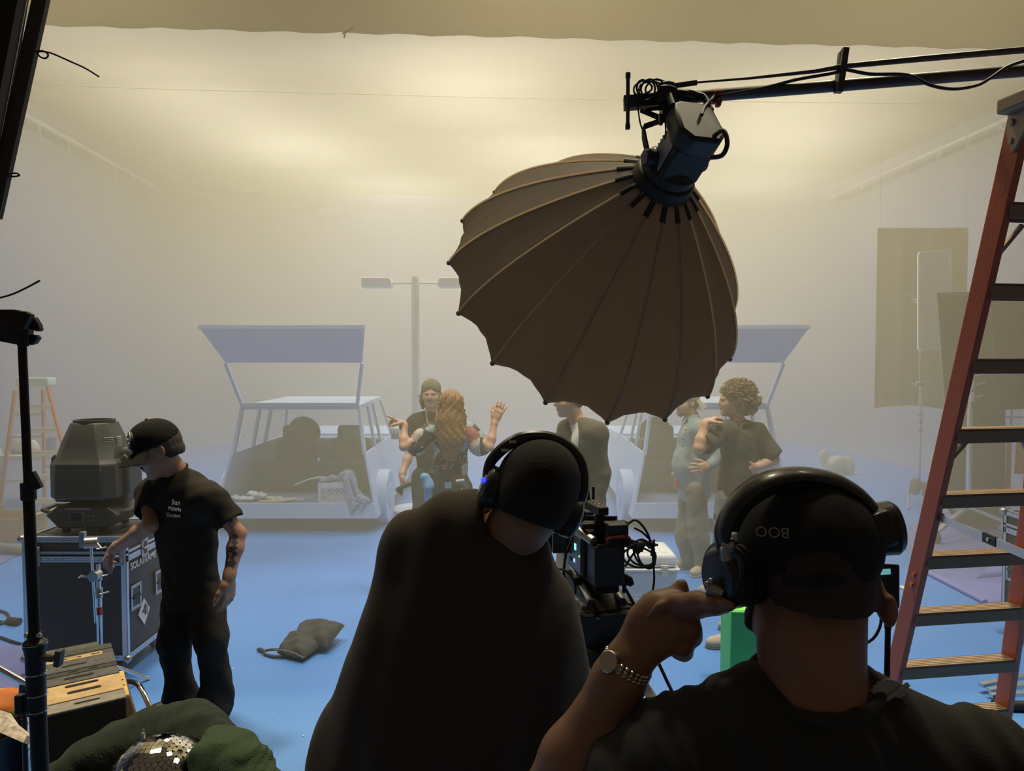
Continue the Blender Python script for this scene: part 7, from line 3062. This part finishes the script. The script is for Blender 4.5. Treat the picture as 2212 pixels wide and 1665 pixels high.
# --- the camera operator, close, seen from behind ------------------------------------------------
D0 = 1.60
m_opt = mat('tee_operator_black', (.060, .046, .033), .92, bump=.12, bscale=350, sheen=.05)
sk_n = skin('skin_near', (.36, .19, .11))
J = dict(head=Q(1150, 1074, 1.56), neck=Q(1088, 1170, 1.60), shL=Q(925, 1180, 1.62), shR=Q(1125, 1375, 1.66),
         elL=Q(862, 1420, 1.78), wrL=Q(1010, 1440, 2.0), elR=Q(1180, 1530, 1.84), wrR=Q(1190, 1440, 2.1),
         chest=Q(1020, 1330, 1.64), waist=Q(985, 1560, 1.62), pel=np.array((-.15, 1.62, .98)),
         hipL=np.array((-.26, 1.62, .93)), hipR=np.array((-.05, 1.62, .93)), knL=np.array((-.28, 1.62, .50)), knR=np.array((0, 1.64, .50)), anL=np.array((-.29, 1.60, .085)), anR=np.array((.02, 1.60, .085)))
for k_ in 'LR':
    J['toe' + k_] = J['an' + k_] + np.array((.03, .15, -.05))
F = fr((.10, .99, 0))
HF = fr((-.15, .95, -.2), (.35, 0, .93))
po = person('camera operator in black tee, beanie and headphones leaning over, back to us', J, F, HF, sk_n, res=.0055, g=1.25, hs=.93, neck_r=.060, arm_g=.82, face=True, hands=[
    dict(w=J['wrL'], d=(.6, .6, .2), n=(0, .3, -1), t=(.6, -.6, 0), curl=(.5, .5, .5, .5)),
    dict(w=J['wrR'], d=(.1, .9, .2), n=(0, .2, -1), t=(-1, 0, 0), curl=(.5, .5, .5, .5))])
sf = Soft((-.68, 1.22, .80), (.42, 2.0, 1.82), .0065)
y_ = lambda px, py, D=1.60: Q(px, py, D)
for (a, b_) in (((972, 1160, .066), (1008, 1225, .150)), ((1008, 1215, .155), (1016, 1300, .205)), ((1016, 1300, .205), (1016, 1420, .255)), ((1016, 1420, .255), (998, 1560, .292)), ((998, 1560, .292), (975, 1690, .312)), ((975, 1690, .312), (960, 1850, .300)), ((960, 1850, .300), (955, 1990, .27))):
    sf.cap(y_(a[0], a[1]), y_(b_[0], b_[1]), a[2], b_[2], .025, flat=(0, 1, 0), amt=.60)
sf.cap(y_(912, 1178, 1.62), y_(985, 1142, 1.60), .060, .056, .06)
sf.cap(y_(1000, 1145), y_(1080, 1180), .058, .072, .05)
sf.cap(y_(1105, 1290), y_(1178, 1385), .066, .070, .035)
sf.cap(y_(1178, 1385, 1.66), y_(1228, 1505, 1.79), .070, .080, .04)
sf.cap(y_(905, 1200, 1.64), y_(868, 1400, 1.76), .080, .075, .06)
sf.cap(y_(1082, 1160, 1.60), y_(1150, 1075, 1.56), .072, .082, .012, op='sub')
sf.cut((0, 0, .86), (0, 0, -1))
# hanging folds: long, mostly vertical waves
sf.field(lambda d, g: d + .0055 * np.sin(g[0] * 34 + g[2] * 5 + 1.5 * np.sin(g[2] * 6)) * np.clip((1.55 - g[2]) * 3, .15, 1) + .003 * np.sin(g[0] * 75 - g[2] * 16))
sf.wob(.003, 22, 7)
sh = sf.build('shirt', m_opt, po)
q = MB()
ax = nrm(Q(1135, 1090, 1.57) - Q(1078, 1160, 1.60))
x, y, _ = frame_z(ax)
c = Vector(Q(1090, 1150, 1.60))
q.tube([c + x * (.076 * math.cos(a)) + y * (.072 * math.sin(a)) + Vector(ax) * (.006 * math.sin(2 * a)) for a in np.linspace(0, 2 * PI, 33)[:-1]], .009, 10, closed=True)
q.build('collar', m_opt, sh)
trousers(po, J, F, m_jean, res=.011, g=1.3, r=(.13, .10, .09), seed=81)
shoes(po, J, m_blkp, m_rub)
beard(po, J['head'], HF, .93, mat('beard_greying', (.10, .07, .05), .8), full=True, g=1.05)
# beanie
c = J['head']
f, l, u = HF
sf = Soft(c - .19, c + .19, .0045)
T = lambda a, b_, d: c + .93 * (f * a + l * b_ + u * d)
sf.ell(T(-.012, 0, .036), (.106, .087, .092), [f, l, u], k=.02)
sf.ell(T(-.05, 0, -.02), (.066, .072, .064), [f, l, u], k=.03)
sf.cut(T(.0, 0, -.045), nrm(-u + f * .15))
sf.cut(T(.10, 0, .03), nrm(f - u * .5))
sf.wob(.0012, 70, 4)
m_bean = mat('beanie_black', (.022, .019, .016), .95, bump=.3, bscale=260)
bn = sf.build('beanie', m_bean, po)
q = MB()
q.ball(Vector(T(-.108, .035, .022)), .008, 10)
q.build('rivet', m_steel, bn)


def headphones(name, label, c, F_, s, band_r, left, right, m_shell, led=None, band_up=(0, 0, 1), cupsize=(.045, .022, .055), band_pts=None, grey=None):
    f, l, u = F_
    t = thing(name, label, 'headphones', Vector(c))
    pl, pr = np.array(left), np.array(right)
    q = MB()
    q.tube([Vector(p) for p in spline(band_pts, 8)], [.010, .013, .015, .013, .010], 10)
    bd = q.build('headband', m_shell, t)
    for p, sgn in ((pl, 1), (pr, -1)):
        ln = nrm(l * sgn)
        q = MB()
        k0 = len(q.v)
        q.lathe([(cupsize[0] * .7, -.012), (cupsize[0], -.006), (cupsize[0], cupsize[1] * .7), (cupsize[0] * .82, cupsize[1]), (.001, cupsize[1] + .004)], Vector(p), Vector(ln), 28)
        cu_ = q.build('ear_cup', m_shell, t, bevel=.003)
        q = MB()
        q.lathe([(cupsize[0] * .72, -.024), (cupsize[0] * .95, -.018), (cupsize[0] * .95, -.008), (cupsize[0] * .7, -.004)], Vector(p), Vector(ln), 28)
        q.build('ear_pad', m_rub, cu_)
        if grey:
            q = MB()
            q.lathe([(cupsize[0] * .55, cupsize[1] + .001), (cupsize[0] * .5, cupsize[1] + .005), (.001, cupsize[1] + .006)], Vector(p), Vector(ln), 24)
            q.build('cup_plate', grey, cu_)
    return t


m_hp = mat('headphone_black', (.020, .020, .021), .35, coat=.2)
m_hpg = mat('headphone_grey', (.30, .31, .32), .4, metal=.4)
# band from the left cup over the crown to the right cup
cl, cr = T(-.005, .092, -.010), T(.0, -.092, -.012)
bp = [T(-.005, .112, .0), T(-.012, .116, .050), T(-.02, .075, .112), T(-.022, .0, .138), T(-.02, -.070, .116), T(-.012, -.104, .055), T(.0, -.104, .0)]
t = headphones('headphones', 'black headphones with a glowing blue dot on the beanie of the camera operator', c, HF, 1, .1, cl, cr, m_hp, band_pts=[Vector(p) for p in bp], grey=m_hpg)
q = MB()
lc_ = Vector(cl + l * .028 - f * .028 + u * .006)
q.ball(lc_, .0055, 12)
q.build('led', mat('led_blue', (.05, .06, .9), .3, emis=(.04, .06, 1.), estr=1.6), t)
q = MB()
for (a, b_, d) in ((-.03, .088, .100), (-.034, .098, .075)):
    q.box(Vector(T(a, b_, d)), (.016, .008, .006))
q.build('size_slider', m_steel, t)

# --- the man with headphones in front of us -----------------------------------------------------
D0 = .95
J = dict(head=Q(1738, 1232, .985), neck=Q(1757, 1462, .93), shL=Q(1420, 1655, .98), shR=Q(2120, 1660, .92),
         elL=Q(1192, 1735, 1.03), wrL=Q(1362, 1421, 1.03), elR=Q(2300, 2050, .95), wrR=Q(2050, 2150, 1.10),
         chest=np.array((.40, .94, 1.30)), waist=np.array((.40, .93, 1.12)), pel=np.array((.40, .92, .98)),
         hipL=np.array((.30, .92, .93)), hipR=np.array((.50, .92, .93)), knL=np.array((.28, .93, .50)), knR=np.array((.52, .93, .50)), anL=np.array((.28, .90, .085)), anR=np.array((.53, .90, .085)))
for k_ in 'LR':
    J['toe' + k_] = J['an' + k_] + np.array((-.02, .15, -.05))
F = fr((-.10, .99, 0))
HF = fr((-.14, .99, .0))
hd_d = Q(1468, 1325, 1.05) - J['wrL']
pts = np.array([J[k] for k in ('head', 'neck', 'shL', 'shR', 'elL', 'elR', 'wrL', 'chest')])
lo = np.array((-.10, .74, .0))
hi = np.array((.84, 1.22, 2.02))
sf = Soft(lo, hi, .0042)
sf.chain([J['pel'], J['waist'], J['chest']], [.13, .12, .145], k=.06, flat=F[0], amt=.66)
sf.cap(J['shL'], J['shR'], .055, .055, .07)
sf.chain([J['neck'] + np.array((0, .0, -.02)), Q(1750, 1390, .95), J['head'] + np.array((.01, -.02, -.04))], [.064, .059, .060], k=.03)
sf.cap(J['neck'] * .7 + J['shL'] * .3 - Z3 * .03, J['neck'] * .7 + J['shR'] * .3 - Z3 * .035, .036, .036, .05)
# raised left arm
a, b_, w = J['shL'], J['elL'], J['wrL']
sf.chain([a, b_], [.052, .043], k=.03)
sf.chain([b_, b_ * .70 + w * .30, w * .85 + b_ * .15, w], [.044, .047, .034, .0295], k=.025)
sf.chain([J['shR'], J['elR'], J['wrR']], [.052, .040, .03], k=.03)
for s_ in 'LR':
    sf.chain([J['hip' + s_], J['kn' + s_], J['an' + s_]], [.085, .055, .04], k=.03)
    sf.cap(J['an' + s_], J['toe' + s_], .036, .026, .02)
# hand: palm on edge, two fingers stretched towards the ear cup, thumb up, the others folded
H = lambda px, py, D=1.03: Q(px, py, D)
vd = nrm((.2, .95, -.3))
sf.chain([w, H(1402, 1371), H(1434, 1341), H(1462, 1334)], [.0277, .0335, .0375, .031], k=.015, flat=vd, amt=.58)
sf.chain([H(1396, 1340, 1.045), H(1420, 1312, 1.05), H(1452, 1294, 1.045)], [.022, .018, .013], k=.015)                       # heel of the thumb
sf.chain([H(1455, 1292, 1.045), H(1470, 1274, 1.045), H(1473, 1260, 1.045)], [.0125, .0098, .0068], k=.010)                     # thumb
sf.chain([H(1462, 1308, 1.015), H(1505, 1303, .985), H(1545, 1304, .955), H(1579, 1309, .93)], [.0175, .0150, .0118, .0066], k=.010)   # forefinger
sf.chain([H(1465, 1326, 1.03), H(1508, 1314, .995), H(1548, 1313, .97), H(1568, 1313, .95)], [.0155, .0132, .0098, .007], k=.004)    # middle finger
sf.chain([H(1455, 1354, 1.025), H(1490, 1362, 1.02), H(1494, 1374, 1.03), H(1472, 1384, 1.04)], [.0165, .0155, .0140, .0115], k=.007)   # ring, folded
sf.chain([H(1447, 1380, 1.025), H(1474, 1396, 1.02), H(1477, 1408, 1.03), H(1462, 1408, 1.04)], [.0150, .0135, .0120, .0100], k=.007)   # little, folded
sf.chain([H(1398, 1332, 1.005), H(1425, 1312, 1.005), H(1450, 1296, 1.01)], [.003, .005, .006], k=.012)                        # tendon
add_head(sf, J['head'], HF, .97, True, (1,), 1.05)
ec_ = Q(1900, 1290, .965)
sf.ell(ec_, (.0080, .017, .028), [nrm((1, -.35, .12)), nrm((.35, 1, 0)), nrm((-.12, 0, 1))], k=.010)
sf.ell(ec_ + np.array((.004, -.018, -.012)), (.010, .012, .022), k=.010)
c = J['head']
po = sf.build('person', [skin('skin_deep', (.31, .165, .10)), m_eye, m_lip, m_ink], at=(J['pel'][0], J['pel'][1], 0), relax=1, ids=head_ids(c, HF, .97))
tag(po, 'man in black cap, tee and headphones in front, pointing at his ear', 'person')
# tee
sf = Soft((-.05, .70, .84), (1.02, 1.20, 1.64), .0055)
sf.chain([np.array((.40, .93, .90)), J['waist'], J['chest']], [.165, .16, .185], k=.06, flat=F[0], amt=.70)
Sh = lambda px, py, D=.95: Q(px, py, D)
sf.chain([Sh(1400, 1690, .98), Sh(1520, 1612, .97), Sh(1680, 1575, .95), Sh(1850, 1580, .94), Sh(1985, 1640, .93), Sh(2140, 1725, .92)], [.066, .066, .058, .058, .060, .064], k=.06)
sf.ell(np.array(Sh(1757, 1560, .925)) + np.array((0, .01, -.015)), (.105, .085, .075), k=.05)
sf.chain([Sh(1560, 1760), Sh(1980, 1760)], [.11, .11], k=.07, flat=F[0], amt=.75)
sf.chain([Sh(1395, 1670, .98), Sh(1320, 1740, .99)], [.072, .078], k=.04)
sf.chain([Sh(2150, 1680, .92), Sh(2260, 1900, .93)], [.070, .078], k=.05)
dd = nrm(J['elL'] - J['shL'])
sf.ell(Sh(1295, 1765, 1.0) + dd * .05, (.078,) * 3, k=.006, op='sub')
sf.cap(J['neck'] + np.array((0, 0, .062)), Q(1750, 1330, .96), .066, .085, .012, op='sub')
sf.field(lambda d, g: d + .0035 * np.sin(g[0] * 60 + g[2] * 40 + 2 * np.sin(g[2] * 18)) + .0022 * np.sin(g[0] * 150 + g[2] * 60 + 2 * np.sin(g[0] * 30)))
sf.wob(.0025, 34, 9)
m_tg = mat('tee_near_black', (.034, .034, .030), .92, bump=.15, bscale=420, sheen=.08)
sh = sf.build('shirt', m_tg, po)
q = MB()
cc = Vector(Q(1757, 1470, .935))
q.tube([cc + V(.078 * math.cos(a), .072 * math.sin(a), .014 * math.sin(a) - .002 + .004 * math.cos(a)) for a in np.linspace(0, 2 * PI, 33)[:-1]], .0085, 10, closed=True)
q.build('collar', m_tg, sh)
trousers(po, J, F, m_jean, res=.011, g=1.1, r=(.115, .09, .08), seed=91)
shoes(po, J, m_blkp, m_rub)
# hair and beard edge
short_hair(po, c, HF, .97, mat('hair_near_dark', (.075, .045, .030), .8, bump=.6, bscale=420), res=.004, low=-.030, bump=.0012, thick=.002)
beard(po, c, HF, .97, mat('beard_near_dark', (.030, .020, .014), .8, bump=.6, bscale=420), res=.0045)
# cap, worn forwards; its strap and opening face us
f, l, u = HF
T = lambda a, b_, d: c + .97 * (f * a + l * b_ + u * d)
sf = Soft(c - .19, c + .19, .004)
sf.ell(T(-.006, 0, .042), np.array((.111, .088, .090)) * .97, [f, l, u], k=.02)
sf.cut(T(0, 0, .022), nrm(-u + f * .08))
sf.ell(T(-.110, .040, .026), np.array((.05, .040, .026)), [f, l, u], k=.004, op='sub')
sf.field(lambda d, g: d + .0009 * np.sin(g[0] * 120) * np.sin(g[2] * 90))
m_cp = mat('cap_near_black', (.018, .017, .016), .92, bump=.25, bscale=420)
cp = sf.build('cap', m_cp, po)
q = MB()


def bf(a, b_):
    an = (a - .5) * 2.3
    r = .098 + .062 * math.cos(an * .62) ** .6 * b_
    return Vector(T(r * math.cos(an), r * .86 * math.sin(an), .030 - .018 * b_ - .028 * (abs(an) / 1.15) ** 2 * b_))


q.sheet(bf, 22, 6, .004)
q.build('brim', m_cp, cp, smooth=60)
q = MB()
q.tube([Vector(T(-.112 * math.cos(a), .040 + .112 * math.sin(a) * .86, .020)) for a in np.linspace(-.50, .50, 13)], .007, 8)
q.build('strap', m_cp, cp)
# his headphones: left cup over the ear, right cup pushed up
cl, cr = Q(1578, 1245, .97), Q(1904, 1142, .95)
q = MB()
bp = [Q(1566, 1200, .965), Q(1560, 1150, .96), Q(1590, 1085, .955), Q(1650, 1040, .95), Q(1725, 1024, .95), Q(1800, 1036, .948), Q(1858, 1068, .948), Q(1895, 1110, .948)]
t = thing('headphones', 'big black over-ear headphones worn by the man in front', 'headphones', Vector(c))
bps = spline(bp, 8)
q = MB()
n_ = len(bps)
vs = []
fs = []
for i, p in enumerate(bps):
    tn = (bps[min(i + 1, n_ - 1)] - bps[max(i - 1, 0)]).normalized()
    out = (p - Vector(c))
    out = (out - tn * out.dot(tn)).normalized()
    sd = tn.cross(out)
    w_ = .020
    th = .0075
    for k in range(12):
        a = 2 * PI * k / 12
        vs.append(p + sd * (w_ * math.cos(a)) + out * (th * math.sin(a)))
for i in range(n_ - 1):
    for k in range(12):
        fs.append((i * 12 + k, i * 12 + (k + 1) % 12, (i + 1) * 12 + (k + 1) % 12, (i + 1) * 12 + k))
fs.append(tuple(reversed(range(12))))
fs.append(tuple(range((n_ - 1) * 12, n_ * 12)))
q.add(vs, fs)
bd = q.build('headband', m_hp, t)
q = MB()
q.tube([p + (Vector(c) - p).normalized() * .011 for p in bps[10:-10]], .011, 10)
q.build('band_pad', m_rub, bd)
for p, ln, r, nm in ((cl, nrm(l + np.array((0, -.25, 0))), .0405, 1), (cr, nrm(-l + np.array((0, -.3, .15))), .034, 2)):
    q = MB()
    q.lathe([(r * .75, -.016), (r, -.008), (r * 1.02, .014), (r * .85, .022), (.001, .025)], Vector(p), Vector(ln), 32)
    cu_ = q.build('ear_cup', m_hp, t, bevel=.003)
    q = MB()
    q.lathe([(r * .6, -.038), (r * .98, -.032), (r * 1.0, -.014), (r * .6, -.008)], Vector(p), Vector(ln), 32)
    q.build('ear_pad', m_rub, cu_)
q = MB()
q.box(Vector(Q(1904, 1140, .93)), (.028, .030, .046), Matrix.Rotation(-.35, 3, 'Y'))
q.build('cup_housing', m_hp, t, bevel=.006)
q = MB()
q.cyl(Q(1560, 1178, .952), Q(1588, 1181, .948), .010, n=14)
q.box(Vector(Q(1573, 1196, .95)), (.020, .016, .020))
q.build('yoke_hinge', m_steel, t, bevel=.003)
q = MB()
q.tube([Q(1585, 1190, .93), Q(1600, 1205, .925), Q(1603, 1240, .925), Q(1592, 1270, .93)], .005, 8, smooth=5)
q.build('yoke', m_hp, t)
q = MB()
for j, (px, py) in enumerate(((1528, 1262), (1536, 1255), (1540, 1268))):
    q.ball(Vector(Q(px, py, .955)), .0045, 10)
q.cyl(Q(1528, 1268, .96), Q(1560, 1280, .955), .010, n=12)
q.build('jack', m_steel, t)
text('cap_lettering', 'BOO', .0185, mat('cap_print', (.30, .29, .27), .7), cp, Vector(T(-.006, 0, .042)) + (Vector(Q(1632, 1138, .88)) - Vector(T(-.006, 0, .042)))  .normalized() * .1045, (-.97, .30, 0), (0, -.18, -1), .0012)
# bracelet watch
q = MB()
ax = Vector(nrm(J['wrL'] - J['elL']))
x, y, _ = frame_z(ax)
wc = Vector(J['wrL'] - np.array(ax) * .012)
for j in range(26):
    a = 2 * PI * j / 26
    for k in (-1, 0, 1):
        q.ball(wc + x * (.0355 * math.cos(a)) + y * (.0335 * math.sin(a)) + ax * (k * .0052), .0036, 8, (1, 1, 1))
wt = q.build('watch_bracelet', mat('watch_steel', (.70, .64, .54), .22, metal=1.), po)
q = MB()
wd = (Vector(Q(1322, 1392, 1.0)) - wc)
wd = (wd - ax * wd.dot(ax)).normalized()
q.cyl(wc + wd * .030, wc + wd * .043, .0155, n=24)
q.build('watch_case', mat('watch_steel', (.70, .64, .54), .22, metal=1.), wt, bevel=.002)
# clear clip and coiled lead at his collar
q = MB()
k0 = Vector(Q(1918, 1500, .90))
for j in range(9):
    a = .5 + j * .26
    q.beam(k0 + V(-.002, 0, -.012), k0 + V(.024 * math.cos(a), -.002, .026 * math.sin(a) - .006), .007, .003, up=(0, 1, 0))
q.cyl(k0 + V(-.012, -.004, -.010), k0 + V(.022, -.006, .016), .0030, n=8)
q.build('clear_clip', mat('clip_clear_plastic', (.42, .41, .39), .3), po)
q = MB()
q.tube([Q(1915, 1512, .905), Q(1930, 1518, .90), Q(1950, 1530, .895), Q(1970, 1552, .885), Q(1985, 1575, .878)], .0022, 6, smooth=4)
q.build('clip_lead', m_cable, po)
